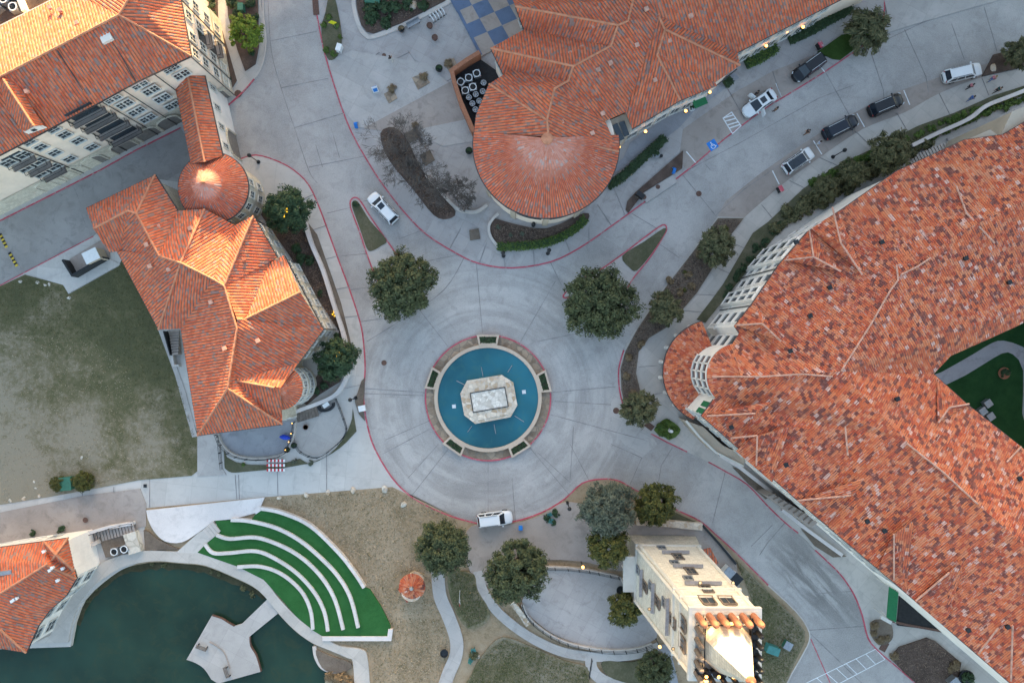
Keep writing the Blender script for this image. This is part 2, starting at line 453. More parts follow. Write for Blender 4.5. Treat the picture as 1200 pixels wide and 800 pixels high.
M['shade'] = m_plain('arch_shade', (.19, .17, .155), .9, .2)  # flat dark colour standing in for the shade inside the arches
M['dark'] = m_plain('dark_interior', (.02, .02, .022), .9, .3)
M['ridge'] = m_plain('ridge_mortar', (.47, .2, .115), .85, .25, 1.6)
M['ridge_b'] = m_plain('pale_ridge_mortar', (.5, .28, .21), .85, .3, 1.6)
M['tyre'] = m_plain('tyre_rubber', (.02, .02, .022), .9, .2)
M['tail'] = m_plain('tail_lamp', (.35, .02, .02), .3, .1)
M['lampglass'] = m_plain('headlamp_glass', (.6, .63, .66), .15, .1)
M['bulb'] = m_glow('lit_bulb', (1, .42, .10), 1.1)
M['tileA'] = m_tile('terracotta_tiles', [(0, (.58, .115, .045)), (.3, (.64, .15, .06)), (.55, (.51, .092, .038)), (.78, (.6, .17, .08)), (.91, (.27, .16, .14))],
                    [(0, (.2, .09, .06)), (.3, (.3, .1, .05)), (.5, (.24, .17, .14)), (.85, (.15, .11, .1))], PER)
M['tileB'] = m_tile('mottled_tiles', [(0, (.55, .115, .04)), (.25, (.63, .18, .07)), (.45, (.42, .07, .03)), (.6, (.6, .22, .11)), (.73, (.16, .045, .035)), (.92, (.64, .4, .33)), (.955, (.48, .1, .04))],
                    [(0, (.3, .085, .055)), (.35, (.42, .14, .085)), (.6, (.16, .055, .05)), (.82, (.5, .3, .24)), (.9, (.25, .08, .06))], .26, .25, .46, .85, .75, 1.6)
M['tileC'] = m_tile('rotunda_tiles', [(0, (.58, .12, .055)), (.3, (.63, .15, .065)), (.55, (.52, .1, .045)), (.8, (.58, .21, .14)), (.92, (.28, .17, .15))],
                    [(0, (.24, .09, .06)), (.5, (.3, .12, .08)), (.8, (.2, .15, .14))], PER)
M['tileP'] = m_tile('pale_crown_tiles', [(0, (.57, .14, .075)), (.3, (.6, .2, .12)), (.6, (.54, .12, .06)), (.8, (.6, .28, .21))],
                    [(0, (.48, .16, .09)), (.5, (.52, .24, .17)), (.8, (.44, .28, .24))], PER)
M['leaf_oak'] = m_leaf('oak_leaves', [(0.0227, 0.0301, 0.0128), (0.0477, 0.0604, 0.0244), (0.0795, 0.0926, 0.0384), (0.1249, 0.1292, 0.0582)])
M['leaf_olive'] = m_leaf('olive_leaves', [(0.0328, 0.0402, 0.0187), (0.0702, 0.076, 0.0333), (0.117, 0.1118, 0.052), (0.1755, 0.1565, 0.078)])
M['leaf_gold'] = m_leaf('golden_leaves', [(0.0221, 0.0329, 0.0086), (0.0535, 0.0622, 0.0144), (0.1006, 0.095, 0.0202), (0.151, 0.1316, 0.0288)])
M['leaf_lime'] = m_leaf('lime_leaves', [(.06, .1, .01), (.13, .18, .018), (.22, .28, .03)])
M['leaf_grey'] = m_leaf('grey_leaves', [(0.052, 0.065, 0.0455), (0.0975, 0.1105, 0.078), (0.156, 0.169, 0.117)])
M['leaf_dark'] = m_leaf('dark_leaves', [(0.0177, 0.0354, 0.0155), (0.0331, 0.0619, 0.0265), (0.0553, 0.0939, 0.0387)])
M['leaf_hedge'] = m_leaf('hedge_leaves', [(.03, .06, .012), (.055, .1, .018), (.09, .14, .026), (.12, .17, .04)])
M['leaf_brown'] = m_leaf('straw_leaves', [(.12, .08, .04), (.2, .14, .08), (.27, .2, .12)])
M['bark'] = m_plain('bark', (.11, .085, .07), .9, .35, 4)
M['twig'] = m_plain('grey_twigs', (.12, .1, .088), .9, .3, 4)

# ------------------------------------------------------------------ sheets and slabs
class Lv: z = .150
def px2w(pts, z=0): return [W(p[0], p[1], z) for p in pts]
def slab(name, pts, z1, mat, label, kind='structure', z0=0.0, cat=None, group=None):
    o = MB().prism(px2w(pts), z0, z1).build(name, M[mat])
    return tag(o, label, cat, group, kind)
def overlay(name, pts, mat, label, kind='structure', z0=.05, cat=None):
    Lv.z += .004
    return slab(name, pts, Lv.z, mat, label, kind, z0, cat)
def strip(name, pts, w, z1, mat, label, kind='structure', z0=0.0, cat=None, closed=False):
    o = MB().ribbon(px2w(pts), w, z0, z1, closed).build(name, M[mat])
    return tag(o, label, cat, None, kind)
# ================================================================== GROUND, ROADS, PAVEMENTS
LAKE = [(-200, 764), (83, 757)] + cr([(88, 730), (97, 707), (114, 688), (141, 668), (162, 661), (185, 658), (215, 660), (241, 663), (274, 676), (304, 692), (329, 721), (348, 740), (368, 754)], 4) + \
       cr([(368, 756), (371, 770), (378, 780), (390, 785)], 3) + [(382, 792), (381, 800), (384, 860), (384, 1000), (-200, 1000)]
def ground():
    outer = [Vector((x, y, 0)) for x, y in ((-1500, -1500), (1500, -1500), (1500, 1500), (-1500, 1500))]
    hole = [Vector((W(*p).x, W(*p).y, 0)) for p in LAKE]
    tr = tessellate_polygon([outer, hole]); P = outer + hole
    fs = []
    for a, b, c in tr:
        fs.append((a, b, c) if (P[b] - P[a]).cross(P[c] - P[a]).z > 0 else (a, c, b))
    mb = MB(); mb.add(P, fs)
    tag(mb.build('ground', M['drygrass']), 'dry grassy ground stretching out under the whole village', kind='structure')
    b = MB()
    n = len(hole); vs = []
    for p in hole: vs += [(p.x, p.y, 0), (p.x, p.y, -2.)]
    b.add(vs, [(2 * i, 2 * i + 1, 2 * ((i + 1) % n) + 1, 2 * ((i + 1) % n)) for i in range(n)])
    tag(b.build('lake_bank', M['kerb']), 'low concrete bank round the edge of the lake', kind='structure')
    w = MB().prism([(p.x, p.y) for p in hole], -2.0, -.45)
    tag(w.build('lake_water', M['lake']), 'still dark green lake water', kind='structure')
ground()
tag(MB().prism(px2w([(-90, -110), (1330, -110), (1330, 615), (-90, 615)]), -.5, .006).build('road', M['road']), 'pale grey concrete street and roundabout round the fountain', kind='structure')
tag(MB().prism(px2w([(560, 613), (1330, 613), (1330, 900), (560, 900)]), -.5, .010).build('road', M['road']), 'concrete street running down past the stone tower', kind='structure')

KN = [(366, -70), (367, 0), (372, 20), (380, 60), (395, 110), (412, 155), (437, 199), (455, 225), (475, 250), (500, 275), (535, 297), (562, 309), (600, 314), (645, 307), (680, 290), (715, 266), (755, 237), (805, 200), (850, 162), (900, 125), (915, 116), (967, 84), (1005, 58), (1020, 49), (1030, 36), (1036, 12), (1036, -70)]
KN = cr(KN, 4)
slab('pavement', KN, .100, 'pave_plaza', 'broad concrete plaza and parking strip above the roundabout')
KW = cr([(281, 187), (300, 182), (325, 189), (345, 200), (362, 217), (375, 245), (385, 272), (397, 305), (410, 340), (422, 377), (426, 400), (428, 432), (426, 467), (431, 500), (440, 527), (460, 560), (480, 580), (500, 592), (520, 602), (540, 609), (560, 613)], 4)
slab('pavement', KW + [(535, 606), (460, 570), (310, 582), (170, 595), (170, 655), (160, 660)] + [p for p in LAKE[2:20] if p[0] < 150][::-1] + [(83, 757), (-95, 763), (-95, 378), (0, 335), (110, 277), (185, 210), (225, 216)], .104, 'pave_light', 'light concrete walk and path beside the curved villa')
KC = cr([(1330, 30), (1260, 62), (1200, 80), (1150, 91), (1100, 110), (1060, 132), (1010, 152), (960, 185), (922, 212), (890, 239), (872, 255)], 4) + [(841, 254)] + cr([(807, 299), (779, 335), (745, 385), (737, 398), (731, 410), (725, 432), (726, 457), (731, 478), (744, 494), (763, 508), (805, 529), (830, 541), (850, 552), (875, 567), (899, 592), (920, 612), (942, 630), (955, 644), (982, 670), (1000, 695), (1010, 720), (1017, 747), (1030, 763), (1050, 780), (1075, 802), (1110, 835)], 4)
slab('pavement', KC + [(1330, 880)], .108, 'pave_path', 'concrete walk along the front of the big mottled roofed building')
KD = cr([(560, 613), (600, 611), (635, 600), (662, 584), (682, 566), (705, 561), (725, 563), (745, 574), (797, 599), (820, 610), (840, 627), (862, 647), (900, 685), (932, 715), (946, 735), (948, 750), (937, 772), (922, 800), (905, 860)], 4)
slab('lawn', KD + [(384, 860), (381, 800), (382, 792)] + [p for p in LAKE if 160 < p[0] < 395 and p[1] < 790][::-1] + [(170, 655), (170, 595), (310, 582), (460, 570), (535, 606)], .112, 'drygrass', 'dry brown lawn between the lake and the stone tower')
KA = [(-95, 307), (0, 259), (117, 200), (160, 176), (212, 150), (262, 130)]
KE = cr([(262, 130), (285, 108), (300, 91), (307, 75), (311, 50), (309, 20), (306, 0), (305, -70)], 3)
slab('pavement', KA[:-1] + KE + [(-95, -70)], .096, 'pave_path', 'pavement round the foot of the tall apartment block')
# flush bays and panels with their own concrete
overlay('road_bay', [(1036, 2), (1040, 22), (1030, 42), (1075, 28), (1180, -2), (1175, -60), (1037, -60)], 'pave', 'lighter concrete mouth of the side street at the top of the picture')
slab('road_apron', [(732, 403), (724, 432), (716, 468), (716, 487), (723, 510), (737, 527), (752, 536), (770, 520), (762, 508), (738, 490), (728, 470)], .014, 'pave', 'pale flush ramp curving round the planting bed by the rounded bay')
slab('road_bay', [(872, 256), (900, 232), (942, 200), (1000, 162), (1080, 124), (1160, 92), (1168, 72), (1120, 84), (1050, 108), (985, 140), (930, 176), (890, 204), (850, 236), (841, 253)], .018, 'pave_brown', 'darker concrete parking bay strip along the walk')
slab('road_bay', [(845, 166), (900, 126), (967, 85), (950, 66), (905, 84), (862, 108), (800, 152), (795, 190), (805, 199)], .116, 'pave_brown', 'darker paved parking bays in front of the shop windows')
slab('road_bay', [(-95, 395), (0, 336), (110, 278), (150, 243), (205, 205), (240, 190), (212, 151), (160, 177), (0, 260), (-95, 308)], .022, 'alley', 'shaded driveway between the apartment block and the villa')
overlay('path', [(738, 168), (800, 124), (860, 86), (866, 92), (812, 132), (796, 150), (740, 192), (716, 205), (712, 198), (730, 186)], 'pave_blue', 'bluish walk along the shop front')
overlay('path', [(560, 165), (520, 172), (470, 150), (420, 150), (402, 128), (385, 72), (412, 60), (500, 75), (540, 110)], 'pave', 'paler square slabs in the middle of the plaza')
overlay('path', [(426, 151), (480, 122), (536, 92), (540, 116), (548, 140), (500, 150), (478, 158)], 'pave_brown', 'dark stained band of paving across the plaza')

# expansion joints of the concrete, one mesh for the road
jm = MB()
def J(*pts, w=.08, z=.026): jm.ribbon(px2w(pts), w, .0, z)
for ang, r0, r1 in ((5, 76, 150), (60, 76, 158), (95, 76, 158), (128, 76, 165), (178, 76, 150), (208, 76, 140), (232, 76, 150), (270, 76, 140), (310, 76, 158), (345, 76, 190)):
    a = math.radians(ang)
    J((572 + r0 * math.cos(a), 466 - r0 * math.sin(a)), (572 + r1 * math.cos(a), 466 - r1 * math.sin(a)))
J(*cr([(314, 0), (318, 60), (330, 105), (345, 150), (362, 200), (372, 215)], 4))
J((318, 48), (371, 37)); J((330, 103), (385, 92)); J((345, 150), (402, 133)); J((362, 196), (428, 183)); J((383, 250), (425, 240)); J((425, 236), (452, 232))
J((370, 170), (378, 196)); J((388, 150), (398, 185)); J((400, 300), (432, 297)); J((410, 340), (440, 335)); J((468, 280), (505, 266)); J((480, 310), (540, 298))
J(*cr([(430, 400), (470, 375), (520, 340), (545, 300)], 4)); J((422, 377), (455, 372)); J((428, 455), (499, 460)); J((452, 515), (505, 492)); J((478, 560), (514, 520))
J((645, 307), (662, 343)); J((740, 250), (770, 268)); J((773, 286), (796, 302)); J((800, 205), (838, 252)); J((826, 192), (833, 200))
J((968, 86), (998, 140), (1000, 160)); J((1020, 60), (1035, 105), (1037, 130)); J((1060, 35), (1085, 90), (1088, 108)); J((1115, 28), (1130, 70)); J((1153, 8), (1165, 48), (1168, 60)); J((1000, 65), (1085, 25), (1180, -5))
J((805, 200), (870, 166), (960, 115), (1000, 100)); J((838, 253), (872, 222), (930, 182), (985, 148))
J((650, 470), (716, 474)); J((672, 500), (668, 565)); J((668, 565), (630, 530)); J((752, 536), (738, 568)); J((788, 524), (775, 545), (768, 585)); J((752, 536), (716, 520)); J((630, 400), (680, 390), (730, 355))
J((850, 552), (835, 612)); J((905, 615), (880, 640)); J((920, 612), (900, 635), (890, 650)); J((948, 738), (1016, 733)); J((950, 742), (1010, 800), w=.12); J((955, 695), (1005, 692)); J((600, 560), (604, 610)); J((690, 562), (668, 520))
J((95, 240), (87, 220)); J((93, 244), (100, 262)); J((30, 322), (0, 275))
jr = jm.build('road_joint', M['joint']); tag(jr, 'dark filled joints between the road slabs', kind='structure')
jp = MB()
def JP(*pts, w=.055, z=.155): jp.ribbon(px2w(pts), w, .1, z)
for t in range(9):     # joints across the walk on the right
    pass
KWa = [(345, 200), (375, 245), (397, 305), (422, 377)]
for a, b in (((352, 235), (368, 228)), ((366, 270), (384, 264)), ((378, 305), (396, 300)), ((390, 340), (409, 336)), ((400, 372), (421, 370)), ((410, 410), (427, 408)), ((404, 455), (426, 450)),
             ((383, 500), (383, 575)), ((325, 530), (326, 580)), ((276, 556), (278, 585)), ((280, 556), (281, 585)), ((176, 561), (176, 594)), ((134, 570), (134, 592)), ((97, 574), (98, 600)),
             ((426, 151), (478, 123)), ((478, 123), (530, 92)), ((428, 118), (440, 140)), ((420, 108), (478, 92)), ((402, 90), (445, 62)), ((440, 82), (452, 126)), ((478, 60), (500, 90)), ((452, 75), (480, 62)), ((480, 125), (486, 150)),
             ((590, 300), (592, 313)), ((660, 275), (668, 296)), ((700, 240), (716, 264)), ((720, 222), (732, 252)), ((690, 268), (690, 285)), ((540, 268), (527, 292)), ((625, 290), (626, 312)), ((570, 285), (562, 308)),
             ((850, 100), (872, 140)), ((905, 84), (915, 115)), ((1000, 152), (1020, 172)), ((1050, 132), (1064, 156)), ((1100, 110), (1112, 134)), ((960, 185), (980, 194)), ((925, 212), (945, 222)), ((892, 240), (905, 256)),
             ((852, 282), (874, 292)), ((836, 312), (858, 322)), ((815, 345), (842, 346)), ((800, 364), (828, 366)), ((748, 430), (770, 428)), ((752, 465), (776, 460)), ((1150, 92), (1158, 112)),
             ((700, 762), (712, 800)), ((600, 732), (608, 728)), ((640, 757), (645, 750))):
    JP(a, b)
tag(jp.build('pavement_joint', M['joint']), 'thin joints between the slabs of plaza and walks', kind='structure')

# ---- kerbs, red painted
def kerb(pts, label, mat='red', w=.17, z=.128, n=1): strip('kerb', cr(pts, 3) if n else pts, w, z, mat, label)
kerb([(367, -70), (367, 0), (372, 20), (380, 60), (395, 110), (412, 155), (437, 199), (455, 225), (475, 250), (500, 275), (535, 297), (562, 309), (600, 314), (645, 307), (680, 290), (715, 266), (755, 237), (805, 200), (850, 162), (900, 125), (915, 116), (967, 84), (1005, 58), (1020, 49), (1030, 36), (1036, 12), (1036, -70)], 'long red painted kerb sweeping along the plaza and past the parked cars')
kerb([(281, 187), (300, 182), (325, 189), (345, 200), (362, 217), (375, 245), (385, 272), (397, 305), (410, 340), (422, 377), (426, 400), (428, 432), (426, 467), (431, 500), (440, 527), (460, 560), (480, 580), (500, 592), (520, 601), (540, 608), (560, 613)], 'red painted kerb bending past the villa to the white car')
kerb([(265, 126), (285, 108), (298, 93)], 'short red kerb by the manhole at the apartment corner')
kerb([(300, 91), (308, 75), (312, 50), (309, 15), (307, -60)], 'pale kerb beside the bright lime tree', 'kerb')
kerb([(-95, 307), (0, 259), (117, 200), (160, 176), (212, 150)], 'thin red kerb in front of the apartment arches', w=.14, n=0)
kerb([(-60, 365), (0, 335), (110, 277)], 'thin red kerb above the patchy lawn', w=.12, n=0)
kerb([(731, 410), (725, 432), (726, 457), (731, 478)], 'short red kerb round the nose of the planting bed')
kerb([(763, 508), (784, 519), (805, 529)], 'short red kerb below the small flower bed', n=0)
kerb([(830, 541), (850, 552), (875, 567), (899, 592), (920, 612), (935, 624)], 'red kerb under the eaves of the big building')
kerb([(955, 644), (970, 658), (985, 673), (1000, 695), (1010, 720), (1017, 747), (1030, 763), (1050, 780), (1075, 802), (1100, 825)], 'red kerb curving past the dark planting bed at the crossing')
kerb([(560, 613), (600, 611), (635, 600), (662, 584), (682, 566), (705, 561), (725, 563), (745, 574), (797, 599), (820, 610), (840, 627), (862, 647), (900, 685)], 'red kerb on the roundabout edge beside the white car and trees')
kerb([(900, 685), (932, 715), (946, 735), (948, 750), (937, 772), (922, 800), (905, 850)], 'unpainted pale kerb round the grass behind the tower', 'kerb')
strip('kerb', [(950, 748), (973, 800), (990, 850)], .12, .024, 'red', 'faint red line running to the crossing', z0=.0)

# ---- splitter islands
def island(pts, grass, label, lab2, lab3):
    slab('traffic_island', cr(pts, 4, True), .10 + (.004 if pts[0][0] > 600 else 0), 'pave', label)
    overlay('island_grass', cr(grass, 3, True), 'grassdull', lab2)
    strip('kerb', cr(pts, 4, True), .18, .132, 'red', lab3, closed=True)
island([(413, 233), (421, 234), (434, 254), (452, 280), (463, 296), (482, 330), (470, 345), (446, 334), (432, 303), (422, 273), (411, 243)], [(414, 237), (420, 237), (434, 259), (453, 281), (447, 288), (436, 294), (430, 291), (422, 268), (413, 243)], 'slim kerbed island between the two lanes near the white roof-rack car', 'dull grass on the island by the white roof-rack car', 'red kerb ring of the left splitter island')
island([(776, 264), (781, 268), (777, 277), (762, 301), (742, 326), (728, 346), (700, 362), (674, 350), (660, 348), (668, 338), (690, 322), (705, 315), (732, 296), (757, 277)], [(777, 268), (779, 273), (762, 299), (746, 317), (738, 314), (729, 300), (755, 283)], 'slim kerbed island below the round roofed hall', 'dull grass on the island below the round hall', 'red kerb ring of the right splitter island')

# ---- lawns and beds
overlay('lawn', [(-95, 380), (0, 336), (30, 322), (75, 334), (81, 345), (140, 312), (150, 290), (172, 340), (186, 388), (192, 388), (215, 455), (233, 512)] + cr([(235, 540), (234, 549), (225, 557)], 3) + [(164, 562), (112, 572), (62, 581), (0, 591), (-95, 606)], 'grassleft', 'large patchy lawn, part green and part worn grey')
overlay('path', [(54, 328), (122, 300), (142, 310), (81, 344), (75, 334)], 'pave_light', 'pale concrete pad beside the patchy lawn')
overlay('path', [(82, 304), (128, 276), (130, 302), (94, 322)], 'pave_brown', 'walled bin yard floor beside the villa')
overlay('path', [(186, 386), (193, 388), (218, 458), (232, 511), (226, 512), (206, 440)], 'pave', 'narrow walk squeezed between lawn and villa')
overlay('path', [(232, 511), (258, 508), (261, 548), (266, 556), (232, 558)], 'pave', 'sloping ribbed concrete ramp at the villa corner')
overlay('road_strip', [(-95, 612), (0, 600), (100, 580), (165, 572), (172, 590), (172, 616), (140, 624), (60, 634), (0, 640), (-95, 650)], 'pave_brown', 'brownish lane at the left above the lakeside house')
overlay('lawn', cr([(263, 512), (266, 535), (292, 544), (330, 543), (352, 537), (362, 543), (385, 533), (403, 513), (413, 490), (414, 470), (420, 458), (430, 470), (420, 505)], 2)[:18] + cr([(418, 505), (398, 525), (370, 540), (330, 548), (290, 552), (272, 553), (264, 548)], 3), 'grassdull', 'thin grass verge below the two villa patios')
overlay('patio', cr([(257, 505), (262, 518), (275, 530), (298, 534), (325, 532), (341, 524), (346, 505), (345, 492)], 3), 'pave_blue', 'bluish crescent patio at the foot of the villa')
overlay('patio', cr([(346, 493), (374, 485), (384, 476), (394, 468), (404, 490), (406, 505), (395, 520), (372, 534), (352, 528), (346, 515)], 3), 'pave', 'pale polygonal patio with the fire pit')
overlay('planting_bed', [(314, 245), (345, 255), (359, 263), (370, 295), (385, 335), (398, 375), (407, 410), (406, 430), (399, 447), (375, 462), (360, 474), (352, 470), (372, 440), (398, 388), (340, 300), (305, 250)], 'mulch', 'brown bark bed between the villa and its low white wall')
overlay('planting_bed', [(362, 262), (372, 275), (386, 315), (400, 355), (410, 395), (415, 420), (413, 432), (407, 440), (409, 418), (400, 372), (384, 325), (368, 285)], 'soil', 'bare strip of soil outside the low white wall')
overlay('planting_bed', [(424, 446), (428, 442), (426, 478), (428, 493), (421, 485), (416, 470)], 'soil', 'little soil wedge between walk and red kerb')
# apartment side
overlay('planting_bed', [(243, -60), (254, -60), (256, 20), (268, 60), (278, 95), (268, 112), (262, 95), (252, 60), (246, 20)], 'mulch', 'dark strip bed along the apartment end wall')
overlay('planting_bed', [(263, -60), (302, -60), (303, 10), (304, 55), (300, 76), (288, 84), (279, 60), (268, 20)], 'mulch', 'bark bed under the bright lime tree')
# plaza beds
overlay('planting_bed', cr([(377, 34), (382, 15), (387, -10), (392, -5), (401, 42), (396, 66), (386, 71), (380, 58)], 3, True), 'grassdull', 'slim grass bed by the red kerb with a yellow sign')
overlay('planting_bed', [(416, -60), (417, -10), (419, 12), (424, 30), (430, 38), (438, 40), (470, 28), (521, 2), (535, -10), (535, -60)], 'mulch', 'large dark planting bed with a white kerb at the top')
strip('kerb', cr([(413, -60), (414, -10), (416, 13), (422, 33), (429, 42), (438, 44), (472, 31), (523, 5), (545, -12)], 3), .55, .30, 'kerb', 'white raised rim round the large planting bed at the top')
overlay('planting_bed', cr([(446, 157), (462, 150), (478, 165), (492, 195), (512, 222), (534, 248), (524, 257), (508, 252), (484, 222), (456, 188)], 3, True), 'mulch', 'planting bed under the bare trees on the plaza')
for pts, lb in (([(474, 158), (489, 149), (493, 161), (480, 168)], 'square tree pit nearest the dark paving band'), ([(492, 183), (504, 176), (510, 188), (499, 195)], 'square tree pit beside the white seat wall'), ([(550, 270), (561, 268), (563, 280), (551, 282)], 'small brown tree pit near the planted crescent bed'),
                ([(483, 92), (497, 86), (504, 98), (490, 106)], 'pebbled planter square with dry grass, the middle one of three'), ([(450, 111), (461, 105), (466, 116), (456, 122)], 'pebbled planter square with dry grass next to the blue and white board'), ([(520, 74), (532, 69), (537, 80), (527, 86)], 'pebbled planter square with orange dry grass near the walled yard')):
    overlay('tree_pit', pts, 'flag' if 'pebble' in lb else 'soil', lb)
overlay('planting_bed', cr([(577, 256), (574, 266), (578, 280), (586, 291), (610, 292), (640, 288), (668, 276), (689, 258), (684, 250), (640, 268), (600, 262)], 3, True), 'mulch', 'crescent bed of dark soil at the foot of the round hall')
overlay('planting_bed', [(800, 177), (799, 198), (755, 225), (736, 250), (733, 246), (735, 236), (744, 226)], 'mulch', 'long pointed bed of dark mulch beside the red kerb')
overlay('path', [(752, 228), (789, 205), (793, 214), (757, 238)], 'pave', 'small pale pad cut into the pointed mulch bed')
overlay('lawn', [(957, 62), (985, 42), (1012, 38), (1022, 44), (1004, 56), (984, 71), (975, 70)], 'wedge', 'green grass wedge under the parking street tree')
# right side beds
overlay('planting_bed', [(841, 256), (871, 256), (854, 278), (839, 307), (817, 342), (800, 362), (780, 384), (760, 396), (748, 412), (745, 437), (750, 458), (763, 480), (745, 490), (733, 478), (728, 457), (727, 432), (733, 411), (739, 400), (747, 385), (781, 335), (809, 299)], 'soil', 'long reddish bed between the street and the curving walk')
overlay('path', [(826, 291), (838, 280), (847, 284), (835, 303)], 'pave', 'little concrete pad in the long reddish bed')
overlay('planting_bed', [(1260, 72), (1200, 101), (1162, 113), (1117, 133), (1075, 148), (1025, 173), (977, 196), (940, 222), (900, 260), (882, 273), (865, 302), (847, 333), (830, 356), (816, 374), (826, 378), (876, 316), (920, 262), (985, 228), (1050, 178), (1100, 152), (1200, 112)], 'grassdull', 'planted strip between the walk and the big building')
overlay('planting_bed', [(1150, 90), (1163, 65), (1190, 58), (1240, 40), (1250, 60), (1200, 79)], 'mulch', 'dark pointed bed beside the farthest white car')
overlay('planting_bed', cr([(768, 500), (778, 491), (785, 492), (797, 503), (786, 514), (768, 506)], 3, True), 'leaf_hedge', 'small kidney flower bed near the corner of the rounded bay')
overlay('lawn', [(938, 619), (953, 627), (973, 641), (991, 651), (975, 652), (954, 639)], 'soil', 'thin soil sliver under the eaves')
overlay('planting_bed', [(1042, 770), (1052, 757), (1085, 746), (1095, 750), (1125, 775), (1122, 790), (1105, 812), (1080, 806), (1060, 788)], 'mulch', 'dark mulch bed beside the pedestrian crossing')
overlay('planting_bed', cr([(1020, 729), (1028, 725), (1042, 728), (1045, 745), (1036, 754), (1026, 752), (1020, 742)], 3, True), 'soil', 'round bed with straw coloured grass beside the green awning')
overlay('lawn', [(1080, 360), (1320, 290), (1320, 640), (1060, 470)], 'turfdark', 'dark green courtyard lawn')
overlay('path', cr([(1088, 441), (1101, 436), (1140, 414), (1160, 402), (1174, 399), (1196, 406), (1215, 420), (1240, 425), (1240, 440), (1216, 440), (1204, 450), (1201, 490), (1196, 484), (1197, 434), (1185, 415), (1172, 414), (1150, 427), (1108, 450)], 2, True), 'pave_blue', 'bluish path crossing the courtyard lawn')
# lower middle
overlay('pavement', cr([(553, 615), (600, 613), (636, 602), (660, 588), (690, 592), (745, 614), (748, 655), (725, 668), (690, 658), (640, 655), (615, 668), (600, 690), (566, 682), (551, 668), (545, 640)], 3, True), 'pave_brown', 'brownish paving under the trees by the white car')
def path(pts, w, mat, label): 
    Lv.z += .004
    strip('path', cr(pts, 5), w, Lv.z, mat, label, z0=.05)
path([(513, 668), (516, 697), (526, 721), (535, 748), (534, 768), (525, 790), (512, 830)], 1.75, 'pave', 'winding grey path through the dry lawn')
path([(560, 668), (566, 690), (580, 712), (602, 732), (630, 750), (662, 763), (700, 768), (740, 766), (772, 756)], 1.25, 'pave', 'curving grey path hugging the round patio railing')
path([(692, 768), (694, 783), (708, 796), (740, 806)], 1.5, 'pave', 'short side path leaving the curved path')
path([(776, 754), (782, 778), (787, 800), (792, 830)], 1.7, 'pave_blue', 'narrow path along the west foot of the tower')
overlay('lawn', cr([(590, 745), (620, 755), (660, 772), (688, 780), (690, 800), (700, 830), (545, 830), (552, 790), (570, 760)], 3, True), 'grassmix', 'patchy green lawn below the curved path')
overlay('lawn', cr([(706, 773), (740, 774), (770, 766), (779, 780), (782, 810), (740, 800), (712, 790)], 3, True), 'grassdull', 'grass pocket with a bushy tree beside the tower')
overlay('lawn', cr([(525, 672), (540, 668), (556, 672), (560, 690), (574, 714), (570, 728), (548, 735), (530, 705)], 3, True), 'grassmix', 'grass around the small pole with the red and white flag')
overlay('patio', cr([(640, 663), (680, 666), (722, 672), (735, 686), (752, 712), (770, 740), (758, 752), (730, 759), (687, 755), (650, 742), (625, 724), (612, 708), (618, 690)], 3, True), 'pave_plaza', 'pale round patio enclosed by railings')
overlay('pavement', [(745, 612), (822, 612), (855, 648), (862, 660), (868, 700), (840, 680), (800, 640), (800, 626), (745, 626)], 'pave_brown', 'brown paved court behind the tower')
overlay('lawn', [(862, 655), (880, 672), (905, 698), (930, 722), (942, 738), (942, 750), (930, 775), (915, 810), (890, 800), (880, 700)], 'grassmix', 'worn grass between the tower and the pale kerb')
overlay('lawn', [(770, 588), (795, 602), (818, 612), (745, 606), (748, 590)], 'grassdull', 'grass sliver under the golden tree')
# lakeside
LP_out = cr([(62, 742), (75, 705), (100, 678), (122, 658), (148, 648), (172, 644), (207, 645), (233, 646), (280, 662), (310, 678), (329, 701), (354, 726), (381, 745), (398, 755), (424, 759), (431, 768), (434, 800)], 4) + [(434, 860)]
LP_in = [(416, 860)] + cr([(416, 800), (414, 773), (408, 769), (387, 760), (368, 752), (348, 738), (329, 719), (304, 690), (274, 674), (241, 661), (213, 658), (185, 656), (161, 659), (139, 666), (111, 686), (95, 706), (86, 730), (82, 751)], 4) + [(45, 752), (50, 748)]
overlay('path', LP_out + LP_in, 'pave_path', 'light concrete walk curving along the lake shore')
overlay('path', [(208, 646), (234, 623), (260, 610), (262, 622), (243, 636), (233, 647)], 'pave_light', 'ramp climbing from the lake walk to the white terrace')
overlay('patio', [(173, 597), (311, 582), (304, 599), (275, 607), (253, 609)] + cr([(250, 611), (235, 622), (215, 634), (195, 633), (182, 621), (175, 607)], 3), 'pave_white', 'white curved terrace above the grass steps')
overlay('soil', [(170, 620), (176, 622), (185, 630), (205, 640), (212, 642), (172, 644)], 'soil', 'bare soil under the white curved terrace')
overlay('shore_bed', cr([(371, 760), (387, 766), (412, 775), (408, 784), (392, 786), (378, 780)], 3, True), 'soil', 'small round bed of soil at the water edge')
strip('kerb', cr([(369, 756), (371, 768), (378, 780), (390, 785), (402, 783), (411, 776)], 4), .5, .32, 'kerb', 'pale curved rim holding the small waterside bed')

